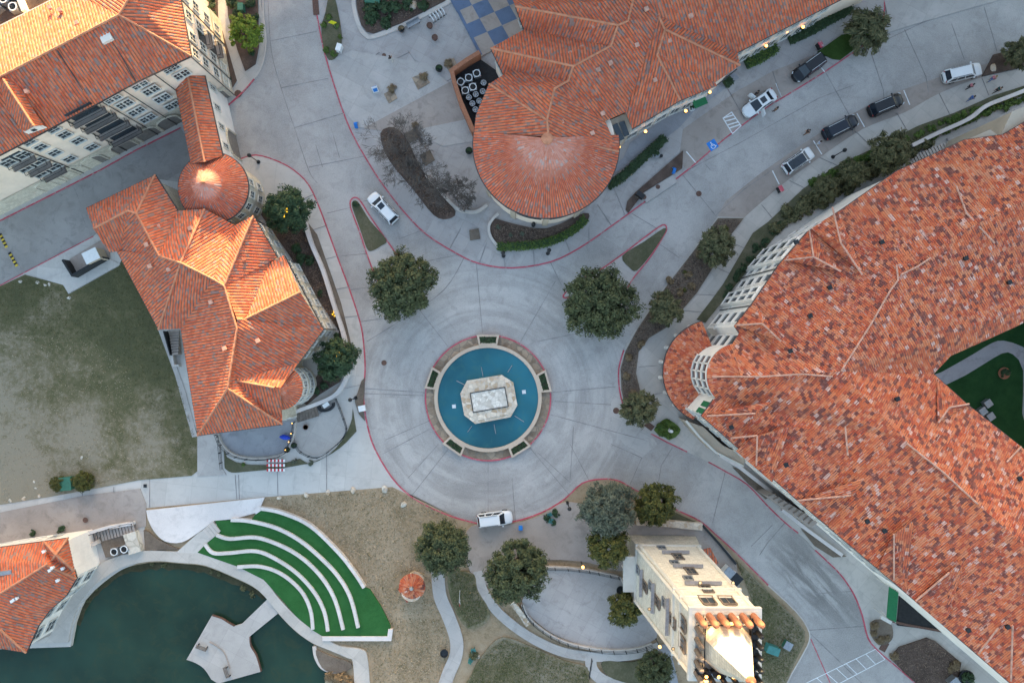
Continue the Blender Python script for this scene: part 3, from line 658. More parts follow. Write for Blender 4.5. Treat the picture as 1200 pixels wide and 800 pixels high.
# ---- amphitheatre of turf and white seat walls
TURF = [(253.6, 609), (296, 607.5), (304.5, 596.5), (332, 599), (365, 613), (398, 643), (420, 671), (428, 687), (434, 689), (447, 709), (458, 731), (458, 745), (381, 745), (368, 737), (348, 720), (329, 698), (310, 677.6), (280, 662.5), (233, 646), (242.6, 636), (259, 622.6)]
overlay('amphitheatre_lawn', TURF, 'turf', 'bright green artificial turf of the lakeside amphitheatre')
SEATS = [([(307, 594), (332, 599), (365, 614), (398, 645), (417, 669), (428, 686)], 'longest outer curved white seat wall beside the dry lawn'),
         ([(273, 607.5), (295, 609), (326, 617), (354, 632), (379, 653), (398, 673.5), (412, 698), (421, 732.6)], 'second curved white seat wall counted from the dry lawn'),
         ([(256, 625), (271.5, 629.5), (302, 628), (332, 638), (357, 653), (379, 675), (394, 701), (403.5, 735)], 'middle curved white seat wall in the turf'),
         ([(242.6, 636), (252, 646), (271.5, 646), (302, 644), (326.5, 654), (351, 671), (370.5, 693), (381.5, 715), (385.6, 737)], 'second curved white seat wall counted from the lake walk'),
         ([(280, 662.5), (307, 662), (332, 671), (354, 690), (365, 712), (368, 735)], 'innermost and shortest curved seat wall beside the lake walk')]
for i, (p, lb) in enumerate(SEATS):
    q = cr(p, 5)
    if 0 < i:
        up = cr(SEATS[i - 1][0], 5)
    strip('seat_wall', q, .44, .62 + .05 * (4 - i), 'seat', lb, kind=None, z0=.1, cat='wall')['group'] = 'curved seat walls of the amphitheatre'
strip('seat_wall', [(379, 746), (457, 746), (458.5, 735)], .6, .55, 'pave_white', 'straight white wall closing the bottom of the turf', kind=None, z0=.1, cat='wall')
strip('seat_wall', [(300, 599), (307, 594)], .6, .5, 'pave_white', 'tiny white wall stub at the top of the turf', kind=None, z0=.1, cat='wall')
# steps at top-left of the amphitheatre
st = MB()
for k in range(6):
    a = (234 + 3.2 * k, 624 - 2.6 * k); b = (243 + 3.2 * k, 635 - 2.6 * k)
    st.ribbon(px2w([a, b]), .42, .1, .30 + .05 * k)
tag(st.build('steps', M['kerb']), 'short flight of grey steps up to the white terrace', 'steps')

# ---- fishing deck on the lake
def ppx(pts, k, ox, oy): return [(ox + x / k, oy + y / k) for x, y in pts]
DK = [(314, 701), (326, 718), (300, 739), (293, 745)] + cr([(294, 756), (300, 766), (304, 778), (306, 786)], 3) + [(256, 800)] + cr([(248, 795), (240, 783), (230, 776), (219, 772)], 3) + [(249, 720)] + cr([(260, 724), (268, 729), (275, 733)], 3) + [(284, 730)]
dk = thing('lake_deck', 'grey concrete deck reaching out over the lake like an anvil', 'deck', W(268, 760, 0))
MB().prism(px2w(DK), -.12, .12, True).build('deck_slab', M['pave'], dk)
mb = MB().ribbon(px2w(cr([(275, 733), (268, 729), (260, 724), (249, 720.5)], 3)), .12, -.2, .13); mb.ribbon(px2w(cr([(293, 745), (294, 756), (300, 766), (304, 778), (306, 786)], 3)), .12, -.2, .13); mb.build('edge_trim', M['rust'], dk)
for q in ((252, 760), (268, 772), (290, 770), (300, 728)): MB().lathe(W(*q, 0) - Vector((0, 0, 2)), [(.25, 0), (.25, 1.85)], 10).build('pile', M['kerb'], dk)
MB().ribbon(px2w(cr([(246, 751), (256, 757), (264, 765), (270, 782)], 4)), .16, .12, .2).build('raised_edge', M['pave_brown'], dk)
for q, rz, lb in (((238, 757), -.35, 'small dark bench frame on the lake deck, nearest the open water'), ((267, 786), -1.25, 'small dark bench frame on the lake deck, by its lower edge')):
    b = thing('bench', lb, 'bench', W(*q, .12), rz, 'benches on the lake deck')
    m = MB()
    for y in (-.18, 0, .18): m.box(W(*q, 0) * 1 + Vector((0, 0, .55)) * 1 + Vector((0, y, 0)), (1.5, .12, .05))
    m.v = [v - wloc(b) + Vector((0, 0, .0)) for v in m.v]
    o = m.build('seat', M['wood'], b, loc=wloc(b))
    for x in (-.6, .6):
        MB().box((x, 0, .21), (.08, .5, .42)).build('leg', M['metal_d'], b, loc=wloc(b))

# ---- painted markings
def paint(pts, label, mat='white_paint', w=.13, z=None):
    Lv.z += .004
    base = .04 if z is None else z
    strip('road_marking', pts, w, base, mat, label, z0=0)
for k, (a, b) in enumerate((((804, 178), (815, 191)), ((909, 98), (915, 114)), ((962, 80), (966, 85)))): paint([a, b], ['white bay line by the pointed mulch bed', 'white bay line between the open white sedan and the black car', 'white bay line behind the black car'][k], z=.13)
for k, (a, b) in enumerate((((905, 200), (913, 216)), ((953, 165), (963, 181)), ((1004, 133), (1013, 149)), ((1059, 106), (1066, 123)))): paint([a, b], ['white bay line behind the white car with dark roof', 'white bay line under the person in pale blue', 'white bay line between the two black cars', 'white bay line ahead of the second black car'][k], z=.042)
HB = [(847, 139), (857, 132), (868, 148), (858, 157)]
mk = MB()
mk.ribbon(px2w(HB), .13, .1, .135, True)
for t in (.2, .45, .7, .9):
    a = (HB[0][0] + (HB[3][0] - HB[0][0]) * max(0, t - .25), HB[0][1] + (HB[3][1] - HB[0][1]) * max(0, t - .25)); b = (HB[1][0] + (HB[2][0] - HB[1][0]) * t, HB[1][1] + (HB[2][1] - HB[1][1]) * t)
    mk.ribbon(px2w([a, b]), .16, .1, .139)
tag(mk.build('road_marking', M['white_paint']), 'white hatched no parking box at the sedan nose', kind='structure')
# accessible-parking emblem
hc = thing('parking_emblem', 'blue square with white wheelchair emblem painted on the bay', 'road marking', W(835, 170, .12), math.radians(32))
hl = wloc(hc)
MB().box((0, 0, .006), (1.25, 1.25, .012)).build('blue_square', M['blue_paint'], hc, loc=hl)
m = MB()
m.lathe((-.05, .38, .012), [(.09, 0), (.09, .008)], 12)
m.ribbon([(-.06, .26), (-.08, -.06), (.18, -.08), (.3, -.36), (.42, -.32)], .09, .012, .02)
m.ribbon([(-.07, .12), (.17, .12)], .07, .012, .021)
m.ribbon([(-.02 + .30 * math.cos(math.radians(a)), -.2 + .30 * math.sin(math.radians(a))) for a in range(125, 345, 12)], .08, .012, .022)
m.build('wheelchair_symbol', M['white_paint'], hc, loc=hl)
# crossing at bottom right
m = MB()
a0, a1 = Vector((934, 805)), Vector((1036, 760)); b0, b1 = Vector((958, 822)), Vector((1041, 772))
m.ribbon(px2w([a0, (1026, 760)]), .09, 0, .034); m.ribbon(px2w([(950, 818), (1037, 772)]), .09, 0, .034)
for k in range(9):
    t = k / 8
    p = Vector((934, 805)).lerp(Vector((1026, 760)), t); q = Vector((950, 818)).lerp(Vector((1037, 772)), t)
    m.ribbon(px2w([p, q]), .09, 0, .038)
tag(m.build('road_marking', M['white_paint']), 'ladder of white lines of the pedestrian crossing', kind='structure')
# checker terrace
TAN = [(524, -60), (524, -8), (564, 68), (615, 38), (606, 0), (606, -60)]
overlay('patio', TAN, 'pave_brown', 'tan floor of the chequered terrace behind the gabled hall')
bt = MB(); o0 = Vector((527, 0)); e1 = Vector((17.5, -7.6)); e2 = Vector((8.8, 15.6))
for i in range(-2, 8):
    for j in range(-5, 5):
        c = o0 + e1 * i + e2 * j
        if (i + j) % 2 == 0:
            qd = [c, c + e1, c + e1 + e2, c + e2]
            m_ = sum((Vector(q) for q in qd), Vector((0, 0))) / 4
            # inside the terrace only
            left = 527 + max(0, m_.y) * .53
            if m_.x - 8 < left or m_.x > 603 + max(0, m_.y) * .2 or m_.y > 64 - (m_.x - 563) * .55 or m_.y < -60: continue
            bt.prism(px2w(qd), .1, Lv.z + .004)
bt.ribbon(px2w([(526, -30), (528, -4), (564, 66)]), .35, .1, Lv.z + .008)
m_blue = m_concrete('blue_slab', (.11, .165, .275), .15, .8); Lv.z += .008
tag(bt.build('patio_tile', m_blue), 'blue squares of the chequered terrace', kind='structure')
# manholes and drain covers
def manhole(px, py, r, z, label, mat='rust'):
    tag(MB().lathe(W(px, py, z), [(r, 0), (r, .012), (r * .9, .02), (r * .2, .02)], 20).build('manhole_cover', M[mat]), label, 'manhole cover')
for a in ((279, 110, .5, .1, 'round manhole cover by the short red kerb'), (450, 425, .36, .02, 'rusty manhole cover on the roundabout west of the fountain'), (722, 481, .42, .02, 'dark manhole cover on the pale flush ramp'), (819, 227, .38, .03, 'dark manhole cover in the street near the pointed bed'),
          (100, 609, .36, .34, 'rusty manhole cover on the brownish lane'), (450, 65, .28, .14, 'small round drain cover on the plaza'), (521, 609, .25, .12, 'small manhole cover near the white car'), (755, 231, .3, .30, 'brown cover on the pale pad'), (771, 219, .3, .30, 'second brown cover on the pale pad, toward the street')):
    manhole(*a)
slab('lake_shelf', [(p[0] - 6 if p[0] < 100 else p[0], p[1]) for p in LAKE[2:40]] + [(p[0] + (3.5 if p[0] < 150 else -4), p[1] + (9 if 150 < p[0] < 300 else 5) + R.uniform(-1.5, 2.5)) for p in LAKE[2:40]][::-1], -.44, 'silt', 'muddy shallow shelf at the foot of the lake wall', z0=-1.5)
shp = thing('villa_stair', 'narrow dark stair and landing squeezed beside the villa eave at the lawn', 'stair', W(203, 400, .15))
m = MB()
for i in range(9): m.ribbon(px2w([(199 + i * .9, 389 + i * 3.2), (211 + i * .3, 388 + i * 3.2)]), .3, .1, .28 + .1 * i)
m.build('tread', M['pave_brown'], shp)
MB().ribbon(px2w([(205, 416), (207, 428), (213, 428)]), .3, .1, .9).build('parapet', M['pave_light'], shp)
MB().ribbon(px2w([(197, 388), (205, 416)]), .12, .1, 1.3).build('railing', M['metal_d'], shp)
# ================================================================== BUILDINGS
class Roof:
    """collects real barrel-tile strips with uv (u across the slope, v down it, in metres)"""
    def __init__(s, period=PER, amp=.085): s.mb = MB(); s.uv = []; s.p = period; s.amp = amp * .95
    def _clip(s, poly, u, lo, keep_ge):
        out = []; n = len(poly)
        for i in range(n):
            a, b = poly[i], poly[(i + 1) % n]; da = a.dot(u) - lo; db = b.dot(u) - lo
            if not keep_ge: da, db = -da, -db
            if da >= 0: out.append(a)
            if (da > 0 and db < 0) or (da < 0 and db > 0):
                out.append(a.lerp(b, da / (da - db)))
        return out
    def face(s, pts, down=None):
        P = [Vector(p) for p in pts]; n = len(P); N = Vector((0, 0, 0))
        for i in range(n):
            a, b = P[i], P[(i + 1) % n]
            N += Vector(((a.y - b.y) * (a.z + b.z), (a.z - b.z) * (a.x + b.x), (a.x - b.x) * (a.y + b.y)))
        if N.z < 0: P.reverse(); N = -N
        d = Vector((N.x, N.y, 0)) if down is None else Vector((down[0], down[1], 0))
        if d.length < 1e-5: d = Vector((0, -1, 0))
        d.normalize(); u = Vector((-d.y, d.x, 0)); N.normalize()
        cosn = max(.3, N.z)
        flat = [Vector((p.x, p.y, 0)) for p in P]
        st = s.p / 4; prof = (0, .8, 1, .8)
        for t in tessellate_polygon([flat]):
            tri = [P[i] for i in t]
            us = [p.dot(u) for p in tri]
            k0 = int(math.floor(min(us) / st)); k1 = int(math.ceil(max(us) / st))
            for k in range(k0, k1):
                q = s._clip(tri, u, k * st, True)
                if len(q) >= 3: q = s._clip(q, u, (k + 1) * st, False)
                if len(q) < 3: continue
                a_, b_ = prof[k % 4] * s.amp, prof[(k + 1) % 4] * s.amp
                vs = []; uvs = []
                for p in q:
                    f = min(1, max(0, p.dot(u) / st - k))
                    vs.append(p + Vector((0, 0, a_ + (b_ - a_) * f))); uvs.append((p.dot(u), p.dot(d) / cosn))
                nn = (vs[1] - vs[0]).cross(vs[2] - vs[0])
                if nn.z < 0: vs.reverse(); uvs.reverse()
                s.mb.add(vs, [tuple(range(len(vs)))]); s.uv += uvs
        return s
    def pf(s, *pts, down=None):
        """pts: (px, py, z)"""
        return s.face([W(*p) for p in pts], down)
    def cone(s, c, r1, z1, r0, z0, a0=0, a1=360, rings=1, period=None):
        per = period or s.p
        full = abs(a1 - a0) >= 359.9
        n = max(8, int(math.radians(abs(a1 - a0)) * r1 / per)) * 4
        prof = (0, .8, 1, .8); sl = math.hypot(r1 - r0, z0 - z1)
        for j in range(rings):
            ra, rb = r1 + (r0 - r1) * j / rings, r1 + (r0 - r1) * (j + 1) / rings
            za, zb = z1 + (z0 - z1) * j / rings, z1 + (z0 - z1) * (j + 1) / rings
            for i in range(n):
                A = [math.radians(a0 + (a1 - a0) * (i + q) / n) for q in (0, 1)]
                vs = []; uvs = []
                for (q, r, z, f) in ((0, ra, za, j / rings), (1, ra, za, j / rings), (1, rb, zb, (j + 1) / rings), (0, rb, zb, (j + 1) / rings)):
                    h = prof[(i + q) % 4] * s.amp * (.25 + .75 * min(1, r / r1))
                    vs.append((c[0] + r * math.cos(A[q]), c[1] + r * math.sin(A[q]), z + h))
                    uvs.append(((i + q) * per / 4, (1 - f) * sl))
                s.mb.add(vs, [(0, 1, 2, 3)] if a1 > a0 else [(3, 2, 1, 0)]); s.uv += uvs
        return s
    def build(s, mat, parent, name='roof', label=None):
        s.mb.uv = s.uv
        o = s.mb.build(name, M[mat], parent)
        if label: o['label'] = label
        return o

def ridges(parent, lines, mat='ridge', r=.14, name='ridge_cap'):
    for ln in lines:
        m = MB()
        pts = [W(*p) + Vector((0, 0, .09)) for p in ln]
        q = []
        for a, b in zip(pts[:-1], pts[1:]):
            k = max(1, int((b - a).length / .45))
            q += [a.lerp(b, i / k) for i in range(k)]
        q.append(pts[-1])
        m.tube(q, [r * (1.0 if i % 2 else .86) for i in range(len(q))], 7)
        m.build(name, M[mat], parent)

def offset(P, d):
    P = [Vector((p[0], p[1], 0)) for p in P]
    ar = sum(P[i].x * P[(i + 1) % len(P)].y - P[(i + 1) % len(P)].x * P[i].y for i in range(len(P)))
    if ar < 0: P.reverse()
    out = []; n = len(P)
    for i in range(n):
        d1 = (P[i] - P[i - 1]).normalized(); d2 = (P[(i + 1) % n] - P[i]).normalized()
        n1 = Vector((-d1.y, d1.x, 0)); n2 = Vector((-d2.y, d2.x, 0)); b = (n1 + n2)
        b = b.normalized() if b.length > 1e-6 else n1
        out.append(P[i] + b * (d / max(.5, b.dot(n1))))
    return out

def walls(parent, pts, z0, z1, mat, name='wall', inset=.45, cap=False):
    P = offset(pts, inset) if inset else [Vector((p[0], p[1], 0)) for p in pts]
    m = MB(); n = len(P)
    ar = sum(P[i].x * P[(i + 1) % n].y - P[(i + 1) % n].x * P[i].y for i in range(n))
    if ar < 0: P.reverse()
    if cap: m.prism(P, z0, z1)
    else:
        for i in range(n):
            a, b = P[i], P[(i + 1) % n]
            m.add([(a.x, a.y, z0), (b.x, b.y, z0), (b.x, b.y, z1), (a.x, a.y, z1)], [(0, 1, 2, 3)])
    return m.build(name, M[mat], parent)

def gutter(parent, lines, z, mat='gutter', w=.13, closed=False):
    for ln in lines: MB().ribbon([W(p[0], p[1], p[2] if len(p) > 2 else z) for p in ln], w, z - .16, z - .01, closed).build('gutter', M[mat], parent)

_wc = {}
def win_mesh(w, h, muntin=(1, 1), frame='trim', arch=False):
    key = (w, h, muntin, frame, arch)
    if key in _wc: return _wc[key]
    f = MB(); t = .11
    f.box((-w / 2 - t / 2, -.05, 0), (t, .16, h + 2 * t)); f.box((w / 2 + t / 2, -.05, 0), (t, .16, h + 2 * t))
    f.box((0, -.05, h / 2 + t / 2), (w, .16, t)); f.box((0, -.08, -h / 2 - t / 2), (w + .34, .24, t))
    if arch:
        pts = [(w / 2 * math.cos(math.radians(a)), -.05, h / 2 + .1 + w / 2 * .7 * math.sin(math.radians(a))) for a in range(0, 181, 20)]
        f.tube(pts, .09, 6)
    bar = .05
    for i in range(muntin[0]): f.box((-w / 2 + w * (i + 1) / (muntin[0] + 1), -.055, 0), (bar, .05, h))
    for i in range(muntin[1]): f.box((0, -.052, -h / 2 + h * (i + 1) / (muntin[1] + 1)), (w, .05, bar))
    fm = bpy.data.meshes.new('window'); fm.from_pydata([tuple(v) for v in f.v], [], f.f); fm.materials.append(M[frame])
    p = MB().box((0, -.012, 0), (w, .05, h))
    if arch: p.prism([(0, 0), (0, 0), (0, 0)], 0, 0) if False else None
    pm = bpy.data.meshes.new('pane'); pm.from_pydata([tuple(v) for v in p.v], [], p.f); pm.materials.append(M['glass'])
    _wc[key] = (fm, pm); return _wc[key]

def put_window(parent, pos, ang, w, h, muntin=(1, 1), frame='trim', name='window', arch=False):
    fm, pm = win_mesh(w, h, muntin, frame, arch)
    o = inst(name, fm, parent, pos, ang)
    p = inst('pane', pm, o); p.location = (0, 0, 0)
    return o

class Facade:
    """a straight wall from a to b; outward is the side away from the reference point"""
    def __init__(s, parent, a, b, zt, ref, inset=.45):
        s.parent = parent; A, B, C = W(*a, zt), W(*b, zt), W(*ref, zt); A.z = B.z = C.z = 0
        d = (B - A).normalized(); out = Vector((d.y, -d.x, 0))
        if out.dot((A + B) / 2 - C) < 0: A, B = B, A; d = -d; out = -out; s.flip = True
        else: s.flip = False
        s.A, s.B, s.d, s.out = A - out * inset, B - out * inset, d, out
        s.L = (B - A).length; s.ang = math.atan2(d.y, d.x)
    def at(s, t, z, o=0.0):
        if s.flip: t = 1 - t
        return s.A + s.d * (s.L * t) + s.out * o + Vector((0, 0, z))
    def win(s, t, z, w=1.1, h=1.4, **k): return put_window(s.parent, s.at(t, z, .03), s.ang, w, h, **k)
    def box(s, name, t, z, size, mat, o=0.0, parent=None, label=None):
        b = MB().box((0, 0, 0), size).build(name, M[mat], parent or s.parent, loc=s.at(t, z, o), rot=s.ang)
        if label: b['label'] = label
        return b
    def balcony(s, t, z, w, depth=1.1):
        p = s.at(t, z, depth / 2)
        b = MB().box((0, 0, 0), (w, depth, .16)).build('balcony', M['pave_brown'], s.parent, loc=p, rot=s.ang)
        m = MB()
        for x0, x1, y0, y1 in ((-w / 2, w / 2, -depth / 2, -depth / 2), (-w / 2, -w / 2, -depth / 2, depth / 2), (w / 2, w / 2, -depth / 2, depth / 2)):
            m.tube([(x0, y0, 1.05), (x1, y1, 1.05)], .035, 5); m.tube([(x0, y0, .18), (x1, y1, .18)], .025, 5)
            k = max(2, int((abs(x1 - x0) + abs(y1 - y0)) / .16))
            for i in range(k + 1): m.tube([(x0 + (x1 - x0) * i / k, y0 + (y1 - y0) * i / k, .1), (x0 + (x1 - x0) * i / k, y0 + (y1 - y0) * i / k, 1.05)], .018, 4)
        r = m.build('railing', M['metal_d'], b, loc=p, rot=0); r.location = (0, 0, 0); r.rotation_euler = (0, 0, 0)
        d = MB().box((0, 0, 0), (w * .8, .06, 2.1)).build('balcony_door', M['glass'], s.parent, loc=s.at(t, z + 1.2, .04), rot=s.ang)
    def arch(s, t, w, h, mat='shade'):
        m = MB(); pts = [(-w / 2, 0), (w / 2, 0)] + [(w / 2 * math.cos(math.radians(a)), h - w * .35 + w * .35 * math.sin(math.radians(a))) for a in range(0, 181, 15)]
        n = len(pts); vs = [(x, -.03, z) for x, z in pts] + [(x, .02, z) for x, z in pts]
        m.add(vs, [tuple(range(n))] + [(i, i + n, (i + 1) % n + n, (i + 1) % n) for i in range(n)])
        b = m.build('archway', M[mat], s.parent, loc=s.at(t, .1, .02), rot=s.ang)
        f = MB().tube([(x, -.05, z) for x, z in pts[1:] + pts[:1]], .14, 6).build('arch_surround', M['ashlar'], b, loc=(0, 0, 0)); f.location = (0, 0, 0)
    def pipe(s, t, z1):
        m = MB(); p = s.at(t, 0, .1); m.tube([p, p + Vector((0, 0, z1))], .07, 6); m.build('drain_pipe', M['gutter'], s.parent)

def vents(parent, pts, mat='ridge_b', sz=.42):
    sz *= .78
    """small roof vents standing on the tiles: each a part of its own"""
    for p in pts:
        q = W(*p)
        m = MB().box(q + Vector((0, 0, .16)), (sz, sz, .3), rz=.4); m.box(q + Vector((0, 0, .36)), (sz * 1.25, sz * 1.25, .07), rz=.4)
        m.build('roof_vent', M[mat], parent)
def pxpoly(pts, z): return [W(p[0], p[1], z) for p in pts]

# ---------------- the curved villa on the left
zE, zR = 7.3, 10.6
vl = thing('villa', 'rambling villa with orange tiled hip roofs, pale stone walls and a little round turret', 'house', W(245, 370, 0))
E = lambda x, y: (x, y, zE)
K = lambda x, y, z=zR: (x, y, z)
rf = Roof()
rf.pf(E(101, 244), E(182, 205), K(160, 250, 10), K(150, 247, 9.9), K(110, 268, 9.0))
rf.pf(K(110, 268, 9.0), K(150, 247, 9.9), E(142, 294), E(128, 296))
rf.pf(K(160, 250, 10), K(187, 300, 10.4), K(212, 308), E(186, 386), E(137, 294), E(142, 294), K(150, 247, 9.9))
rf.pf(K(212, 308), K(250, 327), E(212, 385), E(186, 386))
rf.pf(K(250, 327), K(263, 335), K(278, 385), K(267, 455), E(232, 510), E(212, 385))
rf.pf(K(267, 455), E(331, 497), E(232, 510))
rf.pf(K(160, 250, 10), E(182, 205), E(208, 247), K(187, 300, 10.4))
rf.pf(E(208, 247), (240, 245, 8.6), K(212, 308), K(187, 300, 10.4))
rf.pf((240, 245, 8.6), E(275, 264), K(250, 327), K(212, 308))
rf.pf(E(275, 264), K(297, 253, 9.2), K(263, 335), K(250, 327))
rf.pf(K(297, 253, 9.2), E(325, 302), (316, 308, 7.6), (289, 371, 9.6), K(278, 374), K(263, 335))
rf.pf((316, 308, 7.6), E(333, 299), K(352, 342, 9.6), K(287, 374, 10.1), (289, 371, 9.6))
rf.pf(K(278, 374), K(287, 374, 10.1), K(352, 342, 9.6), E(379, 386), E(350, 425), (276, 444, 9.6), K(278, 385))
rf.pf((276, 444, 9.6), E(350, 425), (329, 454, 9.2), (278, 446, 9.5))
rf.pf(K(278, 385), (276, 444, 9.6), (278, 446, 9.5), (312, 484, 7.9), K(267, 455))
rf.pf((278, 446, 9.5), (329, 454, 9.2), E(331, 489), (312, 484, 7.9))
rf.pf((312, 484, 7.9), E(331, 489), E(331, 497), K(267, 455))
tc = W(329, 454, zE); rr = 26 * S * (1 - zE / CAMH)
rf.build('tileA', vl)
rc = Roof(); rc.cone(tc, rr, zE, rr * .42, 8.3, -104, 58); rc.build('tileA', vl, 'turret_roof')
rc = Roof(amp=.03); rc.cone(tc, rr * .42, 8.3, .02, 9.25, -104, 80); rc.build('tileP', vl, 'turret_crown')
ridges(vl, [[(182, 205, zE), (160, 250, 10), (150, 247, 9.9), (110, 268, 9.0)], [(160, 250, 10), (187, 300, 10.4), (212, 308, zR), (250, 327, zR), (263, 335, zR), (278, 385, zR), (267, 455, zR), (331, 497, zE)],
            [(267, 455, zR), (232, 510, zE)], [(212, 308, zR), (186, 386, zE)], [(240, 245, 8.6), (212, 308, zR)], [(297, 253, 9.2), (263, 335, zR)], [(352, 342, 9.6), (287, 374, 10.1), (278, 374, zR)], [(278, 446, 9.5), (322, 454, 9.3)]])
VO = [(101, 244), (182, 205), (208, 246), (232, 252), (275, 264), (297, 253), (325, 302), (333, 299), (379, 386), (351, 424), (338, 428), (331, 497), (232, 510), (212, 385), (186, 386), (137, 294), (128, 296)]
walls(vl, pxpoly(VO, zE), 0, zE, 'ashlar')
walls(vl, [tc + Vector((math.cos(math.radians(a)), math.sin(math.radians(a)), 0)) * (rr - .3) for a in range(0, 360, 12)], 0, zE, 'ashlar', 'turret_wall', 0)
gutter(vl, [[(101, 244), (182, 205), (208, 246)], [(101, 244), (110, 268, 9.0)], [(110, 268, 9.0), (128, 296)], [(137, 294), (186, 386)], [(212, 385), (232, 510), (331, 497)], [(297, 253), (325, 302)], [(333, 299), (379, 386), (351, 424)]], zE)
vents(vl, [(187, 266, 8.9), (177, 312, 9.5), (199, 316, 9.8), (264, 408, 10), (303, 399, 9.6), (224, 268, 9.2), (248, 354, 9.7), (173, 287, 9.9)], sz=.5)
vents(vl, [(287, 304, 9.3), (205, 285, 9.5), (287, 420, 9.5), (265, 372, 9.8)], 'tileP', .4)
for a, b, n in (((297, 253), (325, 302), 3), ((333, 299), (379, 386), 6), ((379, 386), (351, 424), 3)):
    F = Facade(vl, a, b, zE, (240, 360))
    for i in range(n):
        F.win((i + .5) / n, 2.0, .8, 1.3); F.win((i + .5) / n, 5.4, .8, 1.3)
    F.pipe(.02, zE)
for a in (-60, -38, -15, 8, 30, 50):
    an = math.radians(a); p = tc + Vector((math.cos(an), math.sin(an), 0)) * (rr - .28)
    for z in (2.6, 5.4): put_window(vl, (p.x, p.y, z), an + math.pi / 2, .7, 1.2)
F = Facade(vl, (212, 385), (232, 510), zE, (300, 440))
for i in range(6): F.win((i + .5) / 6, 2.2, 1.1, 1.5); F.win((i + .5) / 6, 5.4, 1.1, 1.4)
F = Facade(vl, (232, 510), (331, 497), zE, (290, 430))
for i in range(5): F.win((i + .5) / 5, 2.0, 1.4, 2.0); F.win((i + .5) / 5, 5.4, 1.1, 1.4)
F = Facade(vl, (101, 244), (182, 205), zE, (170, 300))
for i in range(4): F.win((i + .5) / 4, 5.2, 1.1, 1.4)

# ---------------- domed rotunda with covered link
zd = 7.0
rt = thing('rotunda', 'round stone tower house with a conical orange tiled roof beside the villa', 'tower', W(258, 232, 0))
c = W(250, 220, zd); r = 41 * S * (1 - zd / CAMH)
M['tileR'] = m_tile('rotunda_cone_tiles', [(0, (.58, .12, .055)), (.3, (.63, .15, .065)), (.55, (.52, .1, .045)), (.8, (.58, .21, .14)), (.92, (.28, .17, .15))], [(0, (.24, .09, .06)), (.5, (.3, .12, .08)), (.8, (.2, .15, .14))], PER, pale=(c.x, c.y, r * .5))
q = Roof(); q.cone(c, r, zd, r * .42, 8.85, rings=2); q.build('tileR', rt)
q = Roof(amp=.04); q.cone(c, r * .42, 8.85, .02, 9.9); q.build('tileR', rt, 'roof_crown')
MB().lathe((c.x, c.y, 9.85), [(.22, 0), (.2, .2), (.05, .35)], 10).build('roof_knob', M['ridge'], rt)
MB().lathe((c.x, c.y, 0), [(r - .35, 0), (r - .35, zd)], 48).build('wall', M['ashlar'], rt)
MB().ribbon([(c.x + (r + .04) * math.cos(math.radians(a)), c.y + (r + .04) * math.sin(math.radians(a))) for a in range(0, 360, 6)], .12, zd - .15, zd, True).build('gutter', M['gutter'], rt)
for a in (-100, -75, -50, -28, -6, 16):
    an = math.radians(a); p = Vector((c.x, c.y, 0)) + Vector((math.cos(an), math.sin(an), 0)) * (r - .33)
    for z in (2.2, 5.0): put_window(rt, (p.x, p.y, z), an + math.pi / 2, .75, 1.2)
lk = thing('covered_link', 'long narrow tiled wing joining the apartment block and the round tower', 'house', W(262, 150, 0))
ze = 7.4
q = Roof()
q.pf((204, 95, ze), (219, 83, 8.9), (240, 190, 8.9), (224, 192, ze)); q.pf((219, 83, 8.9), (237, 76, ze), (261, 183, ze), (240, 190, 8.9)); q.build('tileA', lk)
ridges(lk, [[(219, 83, 8.9), (240, 190, 8.9)]])
walls(lk, pxpoly([(204, 95), (237, 77), (261, 183), (224, 190)], ze), 0, ze, 'stucco_w', inset=.3)
gutter(lk, [[(204, 95), (224, 190)], [(237, 76), (261, 182)], [(204, 95), (219, 83, 8.9)], [(219, 83, 8.9), (237, 76)]], ze)
F = Facade(lk, (237, 77), (261, 183), ze, (220, 130), .3)
for i in range(4): F.win(.16 + .22 * i, 4.9, .6, 1.5)
F.arch(.72, 3.6, 3.6); F.pipe(.04, ze)

# ---------------- apartment block
za, zr = 13.0, 16.0
ap = thing('apartment_block', 'four storey cream apartment block with balconies, arches and a sunlit orange hip roof', 'building', W(150, 100, 0))
q = Roof()
q.pf((-300, 239, zr), (0, 91, zr), (140, 18, zr), (224, 66, za), (160, 96, za), (117, 120, za), (17, 173, za), (-300, 335, za))  # west end lengthened out of view to block the low sun
q.pf((140, 18, zr), (152, -2, zr), (170, -40, zr), (205, -40, za), (212, 0, za), (224, 66, za), down=(1, .1))
q.pf((-300, 239, zr), (0, 91, zr), (140, 18, zr), (78, -12, za), (62, 0, za), (0, 31, za), (-300, 182, za))
q.pf((140, 18, zr), (152, -2, zr), (170, -40, zr), (112, -40, za), (78, -12, za))
q.pf((-60, 232, za - .8), (0, 166, 14), (14, 173, za), (18, 178, 12.4), (-4, 186, 12)) if False else None
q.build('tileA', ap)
ridges(ap, [[(-300, 239, zr), (0, 91, zr), (140, 18, zr), (224, 66, za)], [(140, 18, zr), (152, -2, zr), (170, -40, zr)]], 'ridge')
m = MB()
for ln in ([(68, 60, 15.9), (106, 119, za + .1)], [(133, 50, 15), (160, 96, za + .1)]): m.ribbon([W(*p) for p in ln], .12, za, za + .0) if False else m.tube([W(*p) + Vector((0, 0, .12)) for p in ln], .07, 5)
m.build('roof_step', M['gutter'], ap)
AO = [(224, 66), (160, 96), (117, 120), (17, 173), (-300, 335), (-300, 182), (0, 31), (62, 0), (78, -12), (112, -40), (205, -40), (212, 0)]
walls(ap, pxpoly(AO, za), 0, za, 'stucco', inset=.35)
